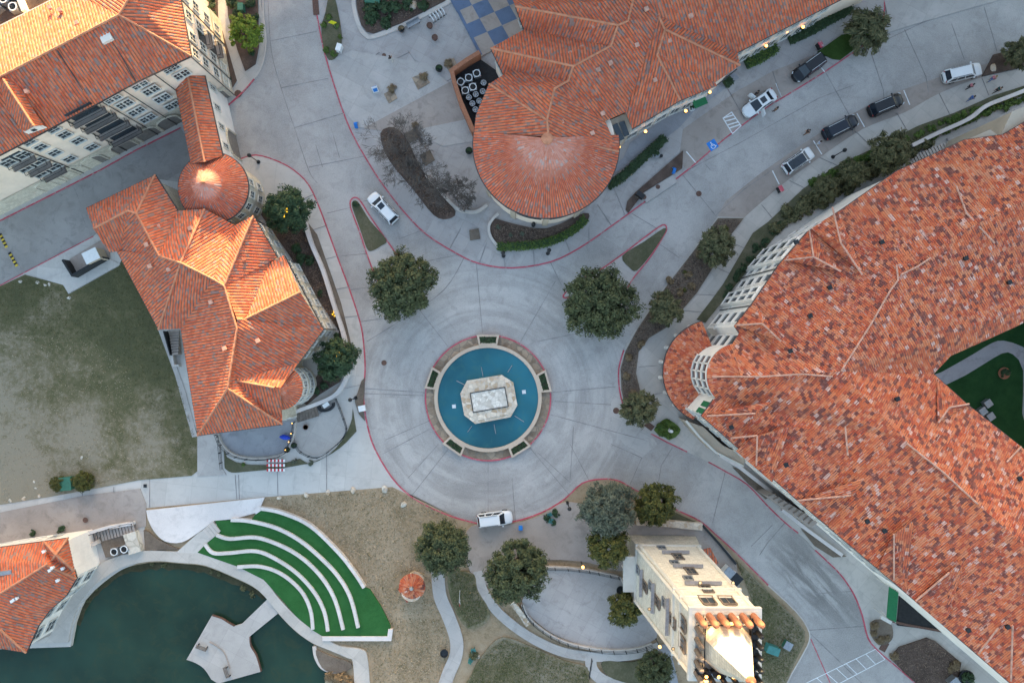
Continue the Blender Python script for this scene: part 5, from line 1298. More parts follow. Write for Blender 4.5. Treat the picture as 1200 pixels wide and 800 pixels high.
# ================================================================== TREES AND PLANTS
def crown_mesh(R0, H, nclump, per, leaf, mat, seed, long=1.5, shell=.5, cr_=.24, up=.5, droop=0.0):
    """leaf clumps through the volume of an uneven crown; R0 radius, H half height"""
    rn = random.Random(seed); vs = []; fs = []
    ph = [rn.uniform(0, 6.28) for _ in range(4)]
    def rad(a): return 1 + .05 * math.sin(2 * a + ph[0]) + .05 * math.sin(3 * a + ph[1]) + .05 * math.sin(5 * a + ph[2]) + .04 * math.sin(9 * a + ph[3])
    for c in range(nclump):
        a = rn.uniform(0, 2 * math.pi); ct = rn.uniform(-.55, 1.0); s_ = math.sqrt(max(0, 1 - ct * ct))
        rr = shell + (1 - shell) * rn.random() ** .6
        k = rad(a) * rr * R0 * rn.uniform(.86, 1.04)
        C = Vector((k * s_ * math.cos(a), k * s_ * math.sin(a), H * ct * rr))
        cR = R0 * cr_ * rn.uniform(.6, 1.25)
        out = Vector((C.x / R0, C.y / R0, C.z / H + .25)).normalized() if C.length > .01 else Vector((0, 0, 1))
        for l in range(per):
            d = Vector((rn.gauss(0, 1), rn.gauss(0, 1), rn.gauss(0, 1))).normalized()
            p = C + Vector((d.x, d.y, d.z * .75)) * cR * rn.random() ** .45
            n = (d * .75 + out * .5 + Vector((0, 0, up)) + Vector((rn.gauss(0, .35), rn.gauss(0, .35), rn.gauss(0, .35)))).normalized()
            t = (out + d * .6 + Vector((rn.gauss(0, .5), rn.gauss(0, .5), rn.gauss(0, .4) - droop)))
            t = t - n * t.dot(n)
            if t.length < 1e-3: continue
            t.normalize(); b = n.cross(t); sz = leaf * rn.uniform(.6, 1.35)
            i = len(vs)
            vs += [p - t * sz * long * .5, p + b * sz * .5, p + t * sz * long * .5, p - b * sz * .5]
            fs.append((i, i + 1, i + 2, i + 3))
    me = bpy.data.meshes.new('crown'); me.from_pydata([tuple(v) for v in vs], [], fs); me.materials.append(M[mat]); me.update()
    return me

def trunk_mesh(H, r, R0, seed, nl=7):
    rn = random.Random(seed); m = MB()
    m.tube([(0, 0, 0), (.04, .03, H * .3), (.08, -.03, H * .6), (.05, 0, H)], [r * 1.25, r, r * .8, r * .45], 9)
    for i in range(nl):
        a = 2 * math.pi * i / nl + rn.uniform(-.3, .3); z0 = H * rn.uniform(.4, .85); L = R0 * rn.uniform(.55, .85)
        p0 = Vector((.05, 0, z0)); p1 = p0 + Vector((math.cos(a) * L * .5, math.sin(a) * L * .5, H * .2)); p2 = p0 + Vector((math.cos(a + .2) * L, math.sin(a + .2) * L, H * rn.uniform(.25, .5)))
        m.tube([p0, p1, p2], [r * .5, r * .3, r * .1], 6)
        p3 = p1 + Vector((math.cos(a - .7) * L * .4, math.sin(a - .7) * L * .4, H * .22)); m.tube([p1, p3], [r * .25, r * .07], 5)
    me = bpy.data.meshes.new('trunk'); me.from_pydata([tuple(v) for v in m.v], [], m.f); me.materials.append(M['bark']); me.update()
    return me

KIND = {  # base radius, half height, clumps, leaves each, leaf size, material, ...
    'oak': (4.6, 3.1, 420, 50, .15, 'leaf_oak', dict(long=2.8, shell=.3, cr_=.15)),
    'oak2': (4.0, 2.9, 340, 50, .145, 'leaf_oak', dict(long=2.8, shell=.3, cr_=.155)),
    'dark': (3.1, 2.6, 240, 50, .14, 'leaf_dark', dict(long=2.8, shell=.3, cr_=.17)),
    'olive': (2.5, 2.1, 120, 44, .13, 'leaf_olive', dict(long=5., shell=.2, cr_=.2, droop=.2)),
    'gold': (2.6, 2.3, 170, 50, .15, 'leaf_gold', dict(long=2.2, shell=.35, cr_=.17)),
    'grey': (3.8, 2.8, 300, 50, .13, 'leaf_grey', dict(long=3.2, shell=.3, cr_=.16)),
    'lime': (2.2, 2.0, 110, 46, .16, 'leaf_lime', dict(long=1.8, shell=.35, cr_=.17)),
}
_tm = {}
def tree(kind, px, py, rpx, label, zc=None, group=None, seed=0, name=None):
    R0, H, nc, per, leaf, mat, kw = KIND[kind]
    if kind not in _tm:
        _tm[kind] = [crown_mesh(R0, H, nc, per, leaf, mat, hash_(kind) + s, **kw) for s in range(2)] + [trunk_mesh(1.0, .16 if R0 > 3 else .1, 1.0, hash_(kind))]
    zc = zc or (H * 1.35)
    s = 1.04 * rpx * S * (1 - zc / CAMH) / R0
    c = W(px, py, zc)
    t = thing(name or {'oak': 'oak_tree', 'oak2': 'oak_tree', 'olive': 'olive_tree', 'gold': 'golden_tree', 'lime': 'lime_tree', 'grey': 'grey_leaved_tree', 'dark': 'evergreen_tree'}[kind], label, 'tree', (c.x, c.y, .1), R.uniform(0, 6.28), group)
    o = inst('crown', _tm[kind][seed % 2], t); o.location = (0, 0, zc - .1); o.scale = (s, s, s)
    k = inst('trunk', _tm[kind][2], t); k.scale = (s * R0, s * R0, zc * .95)
    return t
def hash_(s): return sum(ord(c) * (i + 3) for i, c in enumerate(s))

tree('oak', 470, 333, 39, 'big round dark oak on the left splitter island')
tree('oak', 703, 356, 42, 'big round dark oak on the right splitter island', seed=1)
tree('dark', 337, 246, 27, 'dark evergreen with yellow lights between the round tower and the walk')
tree('dark', 394, 420, 24, 'dark evergreen squeezed between the villa turret and its white wall', seed=1)
tree('oak2', 519, 643, 31, 'round oak at the head of the winding lawn path', seed=1)
tree('oak2', 607, 670, 36, 'broad oak beside the round patio')
tree('grey', 712, 596, 32, 'grey green tree at the roundabout edge near the tower', zc=4.4)
tree('gold', 713, 640, 24, 'yellow green tree right below the grey one', zc=4.0)
tree('gold', 769, 591, 25, 'dark golden tree with a lit lamp under it, behind the tower', seed=1)
tree('gold', 731, 714, 20, 'compact golden tree touching the west wall of the tower')
tree('oak2', 768, 785, 22, 'bushy tree in the grass pocket at the bottom beside the tower', zc=3.0)
tree('olive', 840, 288, 22, 'feathery olive tree at the top of the long reddish bed')
tree('olive', 780, 362, 20, 'feathery olive tree halfway down the long reddish bed', seed=1)
tree('olive', 750, 478, 21, 'feathery olive tree at the lower end of the bed near the flush ramp')
tree('olive', 1016, 36, 25, 'feathery tree on the green grass wedge by the side street', seed=1)
tree('olive', 1043, 180, 24, 'feathery tree beside the stair of the big building')
tree('olive', 1196, 62, 18, 'feathery tree in the dark pointed bed at the right edge', seed=1)
tree('lime', 287, 38, 20, 'bright lime green tree by the apartment end walk')
tree('olive', 1000, 203, 17, 'feathery bush tree below the double globe lamp', zc=1.9, seed=1)
tree('olive', 968, 222, 16, 'lower feathery bush tree between walk and the big eave', zc=1.7)
tree('gold', 97, 564, 12, 'yellow bush right of the green cabinet on the lawn edge', zc=1.1, name='bush')
tree('gold', 68, 567, 9, 'smaller yellow bush left of the green cabinet on the lawn edge', zc=.9, name='bush', seed=1)

def bare_tree(px, py, spread, label, seed):
    rn = random.Random(seed); t = thing('bare_tree', label, 'tree', W(px, py, .15)); m = MB(); tr = MB()
    def grow(p, d, L, r, dep, mb):
        q = p + d * L; mid = p + d * L * .5 + Vector((rn.gauss(0, .05), rn.gauss(0, .05), 0)) * L
        r = max(r, .017); mb.tube([p, mid, q], [r, r * .85, r * .7], 5 if dep < 3 else 3)
        if dep >= 7: return
        for i in range(3):
            dd = (d + Vector((rn.gauss(0, .6), rn.gauss(0, .6), rn.gauss(.05, .3)))).normalized()
            grow(p + d * L * rn.uniform(.55, 1), dd, L * rn.uniform(.6, .85), r * .6, dep + 1, m)
    for i in range(4):
        a = i * 1.57 + rn.uniform(-.4, .4)
        grow(W(px, py, .15), Vector((math.cos(a) * .45, math.sin(a) * .45, 1)).normalized(), spread * .42, .07, 1, tr)
    tr.build('trunk', M['twig'], t); m.build('crown', M['twig'], t)
bare_tree(474, 180, 5.6, 'leafless grey tree at the upper end of the plaza bed', 3)
bare_tree(502, 214, 5.4, 'leafless grey tree at the middle of the plaza bed', 8)
bare_tree(536, 234, 3.4, 'smaller leafless grey tree beside the bent seat wall', 12)

# shrubs share a few meshes
SH = {m: [crown_mesh(.6, .42, 16, 34, .13, m, 40 + i, long=1.7, shell=.3, cr_=.38) for i in range(2)] for m in ('leaf_hedge', 'leaf_dark', 'leaf_olive', 'leaf_brown', 'leaf_gold', 'leaf_grey')}
GR = {m: crown_mesh(.6, .4, 14, 34, .07, m, 60, long=6., shell=.1, cr_=.5) for m in ('leaf_brown', 'leaf_olive')}
def shrub(px, py, rpx, mat, label, group=None, name='shrub', grass=False, z=.2):
    s = rpx * S / .62
    o = inst(name, GR[mat] if grass else SH[mat][R.randrange(2)], None, W(px, py, z + .25 * s), R.uniform(0, 6.28)); o.scale = (s, s, s * .9)
    return tag(o, label, 'grass clump' if grass else 'shrub', group)
def shrubs(pts, mat, label, group, jit=1.2, **k):
    for p in pts: shrub(p[0] + R.uniform(-jit, jit), p[1] + R.uniform(-jit, jit), p[2] if len(p) > 2 else 5, mat, label, group, **k)
def along(pts, step):
    out = []; 
    for a, b in zip(pts[:-1], pts[1:]):
        n = max(1, int(math.hypot(b[0] - a[0], b[1] - a[1]) / step))
        out += [(a[0] + (b[0] - a[0]) * i / n, a[1] + (b[1] - a[1]) * i / n) for i in range(n)]
    return out + [pts[-1]]
shrubs([(x, y, R.uniform(5, 9)) for x, y in along([(925, 248), (950, 235), (980, 217), (1015, 197), (1060, 172), (1085, 165)], 6)], 'leaf_olive', 'olive shrub in the thick row between walk and the big eave', 'olive shrubs of the long planted strip', 3.5)
shrubs([(x, y, R.uniform(3.5, 5)) for x, y in along([(1088, 164), (1110, 152), (1135, 141), (1165, 128), (1200, 117), (1230, 108)], 6) + along([(1075, 158), (1110, 143), (1150, 127), (1200, 108), (1230, 96)], 7)], 'leaf_hedge', 'clipped green shrub in the row above the low white wall', 'clipped shrubs beside the sunken stair', 1.5)
shrubs([(x, y, R.uniform(3, 5.5)) for x, y in along([(915, 262), (890, 288), (868, 318), (848, 346)], 9)], 'leaf_dark', 'dark low shrub at the foot of the white facade', 'dark shrubs under the street front', 3)
shrubs([(785, 330), (806, 322), (798, 343), (772, 348), (820, 300), (812, 335), (765, 368), (752, 402), (739, 418), (736, 440), (741, 462)], 'leaf_brown', 'low brownish shrub in the long reddish bed', 'low shrubs of the long reddish bed', 2)
shrubs([(803, 318, 3), (850, 268, 4), (802, 341, 3)], 'leaf_gold', 'small yellow green shrub in the long reddish bed', 'yellow shrubs of the long reddish bed', 1)
shrubs([(775, 499, 5.5), (782, 496, 5), (774, 508, 5), (781, 511, 5), (790, 503, 5)], 'leaf_hedge', 'green shrub in the small kidney flower bed', 'shrubs of the kidney bed')
shrubs([(347, 292, 6), (353, 303, 6), (349, 310, 5), (362, 305, 6), (376, 345, 4), (330, 262, 5), (395, 395, 5), (387, 440, 6), (380, 452, 5), (370, 458, 5)], 'leaf_dark', 'dark green shrub in the brown bark bed of the villa', 'dark shrubs beside the villa')
shrubs([(584, 266, 3), (599, 276, 3), (612, 274, 3)], 'leaf_grey', 'silvery plant in the crescent bed under the drum', 'silvery plants in the crescent bed', .5)
shrubs([(248, y, 5) for y in range(-10, 70, 9)] + [(258, 78, 5), (266, 92, 4)], 'leaf_dark', 'dark hedge shrub along the apartment end wall', 'dark shrubs along the apartment end wall')
shrubs([(270, 2, 7), (282, 8, 6), (294, 3, 6), (275, 15, 5), (298, 20, 5), (296, 62, 4)], 'leaf_dark', 'dark shrub in the bark bed around the lime tree', 'dark shrubs round the lime tree')
shrubs([(380, 28, 4), (386, 20, 4), (395, 30, 4), (382, 60, 4), (391, 64, 4), (398, 44, 3)], 'leaf_hedge', 'green tuft in the slim grass bed by the red kerb', 'tufts of the slim bed')
shrubs([(432, 22, 9), (445, 10, 10), (462, 12, 10), (478, 6, 8), (452, 26, 7), (430, 4, 8), (495, 6, 7)], 'leaf_dark', 'dark spreading shrub in the large white rimmed bed', 'shrubs of the large white rimmed bed', 3)
shrubs([(496, 89, 5), (460, 104, 5), (487, 147, 4)], 'leaf_brown', 'clump of pale dry grass beside a square plaza planter', 'dry grass of the plaza planters', .5, grass=True, name='grass_clump')
shrub(526, 74, 5, 'leaf_brown', 'orange dry grass clump in the planter near the walled yard', None, 'grass_clump', True)
shrubs([(1024, 733, 5), (1030, 749, 5), (1040, 747, 4), (1023, 742, 4)], 'leaf_brown', 'straw coloured grass in the round bed by the awning', 'straw grass of the round bed', 1, grass=True, name='grass_clump')
shrubs([(1047, 769, 5), (1120, 779, 6), (1116, 786, 4)], 'leaf_brown', 'straw coloured grass at the rim of the mulch bed by the crossing', 'straw grass of the mulch bed', 1, grass=True, name='grass_clump')
shrubs([(642, 606, 5), (652, 600, 5), (648, 612, 4)], 'leaf_dark', 'dark plant in the small round bed near the white car', 'plants of the small round bed')
shrubs([(133, 664, 3), (150, 660, 3), (167, 658, 3.5), (178, 659, 3.5), (192, 660, 4), (121, 678, 3), (112, 690, 3), (104, 704, 3), (285, 690, 4), (295, 697, 4), (248, 668, 3), (257, 672, 3)], 'leaf_olive', 'tuft of water weed at the foot of the lake wall', 'water weeds along the lake wall', 1, z=-.55)
shrubs([(386, 792, 6), (395, 797, 7), (404, 792, 6), (410, 800, 6)], 'leaf_brown', 'dry reed clump at the lake corner below the small bed', 'dry reeds at the lake corner', 1, grass=True, name='grass_clump')
shrubs([(455, 241, 3), (452, 238, 3)], 'leaf_dark', 'small dark shrub at the tip of the left splitter island', None) if False else shrub(417, 239, 4, 'leaf_dark', 'small dark shrub at the tip of the left splitter island')
shrub(285, 544, 2.5, 'leaf_hedge', 'little shrub on the verge below the crescent patio'); shrub(345, 540, 3.5, 'leaf_grey', 'grey shrub by the striped steps'); shrub(364, 542, 3.5, 'leaf_grey', 'grey shrub right of the striped steps, by the polygonal patio')
shrub(38, 624, 4, 'leaf_dark', 'dark shrub by the lane left of the lakeside house turret'); shrub(72, 621, 5, 'leaf_dark', 'dark shrub by the lane above the lakeside house turret')
shrub(555, 768, 6, 'leaf_olive', 'low green plant among teal chairs near the winding path')
shrub(1156, 470, 3, 'leaf_dark', 'dark shrub by the grey cabinets in the courtyard')

def hedge(pts, w, h, mat, label, seed=1, dens=120):
    """clipped hedge: leaves through a long block"""
    rn = random.Random(seed); P = px2w(cr(pts, 4)); vs = []; fs = []
    root = thing('hedge', label, 'hedge', (P[0].x, P[0].y, .1))
    for a, b in zip(P[:-1], P[1:]):
        d = (b - a); L = d.length; d.normalize(); nrm = Vector((-d.y, d.x, 0))
        for i in range(int(L * w * dens)):
            u_ = rn.uniform(-.5, .5); z = h * (1 - rn.random() ** 2 * .9)
            p = a + d * rn.uniform(-.1, L + .1) + nrm * (u_ * w * rn.uniform(.95, 1.12)) + Vector((0, 0, .1 + z * rn.uniform(.85, 1.08)))
            n = (Vector((rn.gauss(0, .5), rn.gauss(0, .5), 1)) + nrm * u_ * 1.2).normalized(); t = n.cross(Vector((rn.gauss(0, 1), rn.gauss(0, 1), rn.gauss(0, 1)))).normalized(); bb = n.cross(t); s_ = rn.uniform(.07, .15)
            k = len(vs); vs += [p - t * s_, p + bb * s_ * .6, p + t * s_, p - bb * s_ * .6]; fs.append((k, k + 1, k + 2, k + 3))
    m = MB(); m.add(vs, fs); m.build('foliage', M[mat], root)
    MB().ribbon(P, w * .8, .1, .1 + h * .72).build('dark_core', M['leaf_dark'], root)  # solid darker block inside the leaves
hedge([(583, 290), (612, 289), (640, 285), (668, 273), (686, 257)], 1.15, .8, 'leaf_hedge', 'curved bright hedge along the crescent bed of the round hall')
hedge([(712, 219), (728, 209), (745, 193), (762, 178), (778, 163)], 1.3, .9, 'leaf_dark', 'dark hedge between the round hall and the shop walk', 2)
hedge([(873, 77), (892, 68), (908, 57)], 1.5, .9, 'leaf_hedge', 'short hedge under the hall eave by the black parked car', 3)
hedge([(924, 49), (945, 40), (970, 26), (996, 12)], 1.3, .9, 'leaf_dark', 'long hedge under the hall eave at the top of the picture', 4)
hedge([(848, 100), (856, 95)], 1.3, .8, 'leaf_dark', 'small hedge block at the gable corner of the hall', 5)

def rock(px, py, r, label, mat='rock', z=.15):
    bm = bmesh.new(); bmesh.ops.create_icosphere(bm, subdivisions=2, radius=r); rn = random.Random(int(px * 7 + py))
    for v in bm.verts: v.co = Vector((v.co.x * 1.15, v.co.y * .85, v.co.z * .6)) * rn.uniform(.82, 1.12)
    me = bpy.data.meshes.new('rock'); bm.to_mesh(me); bm.free(); me.materials.append(M[mat])
    return tag(inst('rock', me, None, W(px, py, z), rn.uniform(0, 6)), label, 'rock', 'boulders on the lawns')
for a in ((24, 330, .28, 'pale rock on the upper lawn edge, leftmost of the four by the driveway'), (44, 331, .26, 'pale rock on the upper lawn edge by the driveway, the single one in the middle'), (53, 334, .22, 'small pale rock by the driveway, left of a touching pair'), (58, 333, .24, 'small pale rock by the driveway, right of a touching pair'), (81, 349, .26, 'pale rock at the tip of the concrete pad on the lawn'),
          (12, 586, .26, 'white rock at the lower lawn edge near the lane'), (28, 584, .3, 'tan rock at the lower lawn edge near the lane'), (46, 581, .26, 'tan rock on the lower lawn edge nearest the yellow bushes'), (40, 564, .18, 'tiny white rock on the lawn, upper of two'), (42, 572, .18, 'tiny white rock on the lawn, lower of two'), (96, 536, .22, 'white rock above the yellow bushes on the lawn'),
          (327, 583, .3, 'tan boulder on the dry lawn nearest the white terrace'), (359, 580, .34, 'tan boulder, second from the white terrace along the concrete path'), (384, 577, .34, 'tan boulder, third from the white terrace along the concrete path'), (414, 574, .42, 'long tan boulder beside the path near the roundabout'), (451, 573, .5, 'large whitish boulder at the corner of the dry lawn'), (473, 591, .4, 'brown boulder by the red kerb of the roundabout'),
          (1163, 80, .6, 'orange sandstone boulder in the dark pointed bed'), (484, 7, .7, 'orange boulder in the large white rimmed bed'), (559, 768, .42, 'pinkish rock between two teal chairs'), (536, 686, .3, 'pale rock at the top of the flagged grass')):
    rock(*a, mat='limestone' if 'tan' in a[3] or 'orange' in a[3] else 'rock')

# ================================================================== FOUNTAIN
FC = W(572, 466, 0)
fo = thing('fountain', 'round turquoise fountain with a stone octagon in the middle of the roundabout', 'fountain', FC)
def ring(r, n=72): return [(FC.x + r * math.cos(2 * math.pi * i / n), FC.y + r * math.sin(2 * math.pi * i / n)) for i in range(n)]
MB().prism(ring(8.35), 0, .16).build('stone_apron', M['flag'], fo)
MB().ribbon(ring(8.42), .17, 0, .2, True).build('kerb', M['red'], fo)
MB().ribbon(ring(6.98), .44, 0, .62, True).build('basin_rim', M['basin'], fo)
MB().ribbon(ring(6.76), .06, 0, .5, True).build('basin_lip', M['basin'], fo)
MB().prism(ring(6.8), 0, .42).build('water', M['pool'], fo)
def fp(pts): return [W(490 + x / 4.706, 380 + y / 4.706, .8) for x, y in pts]
OC = fp([(270, 310), (460, 278), (525, 320), (547, 445), (510, 510), (315, 547), (255, 500), (233, 380)])
pl = MB().prism(OC, 0, 1.0).build('plinth', M['limestone'], fo)
MB().prism(offset(OC, .45), 1.0, 1.12).build('upper_course', M['limestone'], pl)
IR = fp([(288, 378), (478, 345), (497, 450), (305, 483)])
MB().prism(IR, 1.1, 1.17).build('top_basin', M['travertine'], pl)
MB().ribbon(IR, .1, 1.1, 1.24, True).build('basin_edge', M['metal_d'], pl)
for a in (90, 16, -58, -125, 161):
    an = math.radians(a); ca, sa = math.cos(an), math.sin(an); tx, ty = -sa, ca
    def rp(r, t): return (FC.x + r * ca + t * tx, FC.y + r * sa + t * ty)
    b = MB(); b.ribbon([rp(7.25, -1.12), rp(8.35, -1.36), rp(8.35, 1.36), rp(7.25, 1.12)], .26, .1, .66, True); b.build('planter_wall', M['basin'], fo)
    MB().prism([rp(7.3, -1.0), rp(8.3, -1.2), rp(8.3, 1.2), rp(7.3, 1.0)], .1, .52).build('planter_soil', M['mulch'], fo)
    rn = random.Random(a); vs = []; fs = []
    for i in range(260):
        r_, t_ = rn.uniform(7.35, 8.2), rn.uniform(-1.05, 1.05); x, y = rp(r_, t_); p = Vector((x, y, .55 + rn.uniform(0, .16))); n = Vector((rn.gauss(0, .5), rn.gauss(0, .5), 1)).normalized(); t = n.cross(Vector((rn.gauss(0, 1), rn.gauss(0, 1), .1))).normalized(); b_ = n.cross(t); k = len(vs)
        vs += [p - t * .12, p + b_ * .06, p + t * .12, p - b_ * .06]; fs.append((k, k + 1, k + 2, k + 3))
    MB().add(vs, fs).build('planter_foliage', M['leaf_dark'], fo)
for p in ((532, 476), (614, 459)): MB().box(W(*p, .44) + Vector((0, 0, 0)), (.5, .5, .05), rz=.1).build('pool_light', M['lampglass'], fo)
m = MB()
for a, b in (((535, 446), (545, 451)), ((566, 441), (564, 430)), ((595, 436), (600, 428)), ((603, 487), (614, 494)), ((579, 497), (581, 508)), ((553, 499), (548, 506))): m.tube([W(*a, .46), W(*b, .46)], .05, 5)
m.build('jet_pipe', M['metal_g'], fo)

# ================================================================== CARS
PA = {k: m_plain('car_paint_' + k, c, .3, .03, 1., spec=.3) for k, c in (('white', (.72, .73, .75)), ('black', (.006, .008, .013)), ('navy', (.008, .013, .026)), ('silver', (.62, .63, .65)))}
for v in PA.values(): v.node_tree.nodes['Principled BSDF'].inputs['Coat Weight'].default_value = .25
def car(label, px, py, hd, L=4.7, paint='white', kind='suv', z=.02, rails=True, sunroof=False, dark_roof=False, doors=()):
    ang = math.atan2(-hd[1], hd[0]); t = thing('parked_car', label, 'car', W(px, py, z), ang, 'cars on the streets'); base = wloc(t)
    def put(mb, name, mat, par=t):
        o = mb.build(name, mat, par, loc=base); o.location = (0, 0, 0); return o
    k = L / 4.7; Wd = .93; suv = kind == 'suv'; bt = 1.02 if suv else .9; ht = 1.02 if suv else .86
    stn = [(-2.36, .52, .72), (-2.30, .74, bt - .12), (-2.12, .86, bt - .02), (-1.9, .92, bt), (-1.2, Wd, bt + .02), (.2, Wd, bt + .02), (.95, Wd, ht + .02), (1.5, .91, ht - .02), (1.85, .87, ht - .08), (2.1, .78, ht - .16), (2.27, .63, ht - .25), (2.36, .42, .6)]
    m = MB(); sec = []
    for x, w, zt in stn:
        r = [(w * .86, .24), (w * .97, .42), (w, .62), (w * .97, zt - .12), (w * .88, zt - .02), (w * .45, zt + .025)]
        sec.append([(x * k, y, zz) for y, zz in r] + [(x * k, -y, zz) for y, zz in r[::-1]])
    n = 12
    fs = [(j * n + i, (j + 1) * n + i, (j + 1) * n + (i + 1) % n, j * n + (i + 1) % n) for j in range(len(sec) - 1) for i in range(n)]
    fs += [tuple(range(n)), tuple((len(sec) - 1) * n + i for i in range(n))[::-1]]
    m.add([v for s_ in sec for v in s_], fs); bo = put(m, 'body', PA[paint], t)
    for p in bo.data.polygons: p.use_smooth = len(p.vertices) == 4
    # cabin: belt outline to roof outline
    if suv: xb0, xb1, xr0, xr1, zr_ = -2.26, 1.34, -1.98, .66, 1.66
    else: xb0, xb1, xr0, xr1, zr_ = -1.75, 1.15, -1.05, .25, 1.42
    zb_ = bt
    def outl(x0, x1, w, z, c): return [(x0 * k, -w + c, z), (x0 * k + c * .5, -w, z), (x1 * k - c * .9, -w, z), (x1 * k, -w + c, z), (x1 * k, w - c, z), (x1 * k - c * .9, w, z), (x0 * k + c * .5, w, z), (x0 * k, w - c, z)]
    A = outl(xb0, xb1, .87, zb_ - .03, .13); B = outl(xr0, xr1, .72, zr_, .11)
    C_ = [(x * .93 + (xr0 + xr1) * .5 * k * .07, y * .8, zr_ + .045) for x, y, z_ in B]
    m = MB(); m.add(A + B + C_, [(i, (i + 1) % 8, 8 + (i + 1) % 8, 8 + i) for i in range(8)] + [(8 + i, 8 + (i + 1) % 8, 16 + (i + 1) % 8, 16 + i) for i in range(8)] + [tuple(range(16, 24))])
    put(m, 'cabin', PA[paint])
    if dark_roof: put(MB().add([(x, y, z_ + .012) for x, y, z_ in C_] + [(x, y, z_ - .02) for x, y, z_ in C_], [tuple(range(8))] + [(i, i + 8, (i + 1) % 8 + 8, (i + 1) % 8) for i in range(8)]), 'roof_panel', M['glass_c'])
    def pane(name, q, ins=.1, mat=M['glass_c']):
        q = [Vector(v) for v in q]; c = sum(q, Vector()) / 4; nn = (q[1] - q[0]).cross(q[2] - q[0]).normalized()
        if nn.dot(c - Vector((0, 0, .9))) < 0: nn = -nn
        o_ = [v.lerp(c, ins) + nn * .014 for v in q]; i_ = [v - nn * .03 for v in o_]
        put(MB().add(o_ + i_, [(0, 1, 2, 3), (0, 1, 5, 4), (1, 2, 6, 5), (2, 3, 7, 6), (3, 0, 4, 7)]), name, mat)
    A, B = [Vector(v) for v in A], [Vector(v) for v in B]
    pane('windscreen', [A[3], A[4], B[4], B[3]], .04); pane('rear_window', [A[7], A[0], B[0], B[7]], .07)
    for (i0, i1) in ((1, 2), (6, 5)):
        for u0, u1 in (((0, .3), (.3, .63), (.63, 1)) if suv else ((.02, .5), (.5, 1))):
            pane('side_window', [A[i0].lerp(A[i1], u0), A[i0].lerp(A[i1], u1), B[i0].lerp(B[i1], u1), B[i0].lerp(B[i1], u0)], .12)
    if rails:
        for s_ in (-1, 1): put(MB().tube([(xr0 * k + .15, s_ * .64, zr_ + .03), (xr0 * k + .3, s_ * .64, zr_ + .09), (xr1 * k - .4, s_ * .64, zr_ + .09), (xr1 * k - .25, s_ * .64, zr_ + .03)], .03, 5), 'roof_rail', M['metal_w'] if paint != 'white' else M['metal_d'])
    if sunroof: put(MB().box(((xr1 - .55) * k, 0, zr_ + .05), (.75, .8, .03)), 'sunroof', M['glass_c'])
    for s_ in (-1, 1):
        for x in (-1.38, 1.42):
            wh = MB(); prof = [(.2, -.11), (.35, -.11), (.36, -.08), (.36, .08), (.35, .11), (.2, .11)]; nn = 18; vs = []
            for r, y in prof: vs += [(x * k + r * math.cos(6.2832 * i / nn), s_ * .83 + y, .36 + r * math.sin(6.2832 * i / nn)) for i in range(nn)]
            wh.add(vs, [(j * nn + i, j * nn + (i + 1) % nn, (j + 1) * nn + (i + 1) % nn, (j + 1) * nn + i) for j in range(5) for i in range(nn)])
            w_ = put(wh, 'wheel', M['tyre'])
            rm = MB(); rm.add([(x * k + .22 * math.cos(6.2832 * i / 10), s_ * .945, .36 + .22 * math.sin(6.2832 * i / 10)) for i in range(10)] + [(x * k, s_ * .96, .36)], [(i, (i + 1) % 10, 10) for i in range(10)])
            rb = rm.build('rim', M['metal_g'], w_, loc=base); rb.location = (0, 0, 0)
        put(MB().box((2.06 * k, s_ * .64, .74 if suv else .6), (.3, .3, .14), rz=-s_ * .55), 'headlight', M['lampglass'])
        put(MB().box((-2.24 * k, s_ * .66, .9 if suv else .76), (.12, .26, .16), rz=s_ * .3), 'taillight', M['tail'])
        put(MB().box((.98 * k, s_ * 1.0, bt + .06), (.16, .2, .14)), 'mirror', PA[paint])
    put(MB().box((2.3 * k, 0, .5), (.1, .9, .2)), 'grille', M['metal_d'])
    put(MB().box((-2.32 * k, 0, .45), (.12, 1.0, .18)), 'rear_bumper', M['metal_d'])
    for s_ in doors:
        d = MB().box((.42, s_ * 1.32, .7), (.1, .95, .85), rz=s_ * -.3); d.box((.36, s_ * 1.3, 1.2), (.06, .8, .32), rz=s_ * -.3); put(d, 'door', PA[paint], t)
    return t
car('white car with black roof bars and sunroof on the upper left lane', 450, 245, (-31, -30 * 1.12), 4.9, 'white', sunroof=True, z=.02)
car('white car at the bottom edge of the roundabout', 580, 606, (40, -5), 4.75, 'white', z=.03)
car('white sedan with its front doors open and people getting out', 888, 123, (-36, 25), 4.9, 'white', 'sedan', z=.12, rails=False, sunroof=True, doors=(-1, 1))
car('black car parked on the plaza side behind the open sedan', 945, 82, (-36, 26), 4.8, 'black', z=.12)
car('white car with a dark glass roof parked along the walk', 933, 190, (35, -24), 4.5, 'white', z=.03, dark_roof=True)
car('dark car right ahead of the white one with the glass roof', 982, 151, (40, -20), 4.9, 'navy', z=.03)
car('dark car parked second ahead of the white glass roofed one', 1035, 125, (38, -16), 4.8, 'black', z=.03, rails=True)
car('white car parked farthest up the walk beside the walkers', 1124, 88, (46, -11), 5.2, 'white', z=.03)

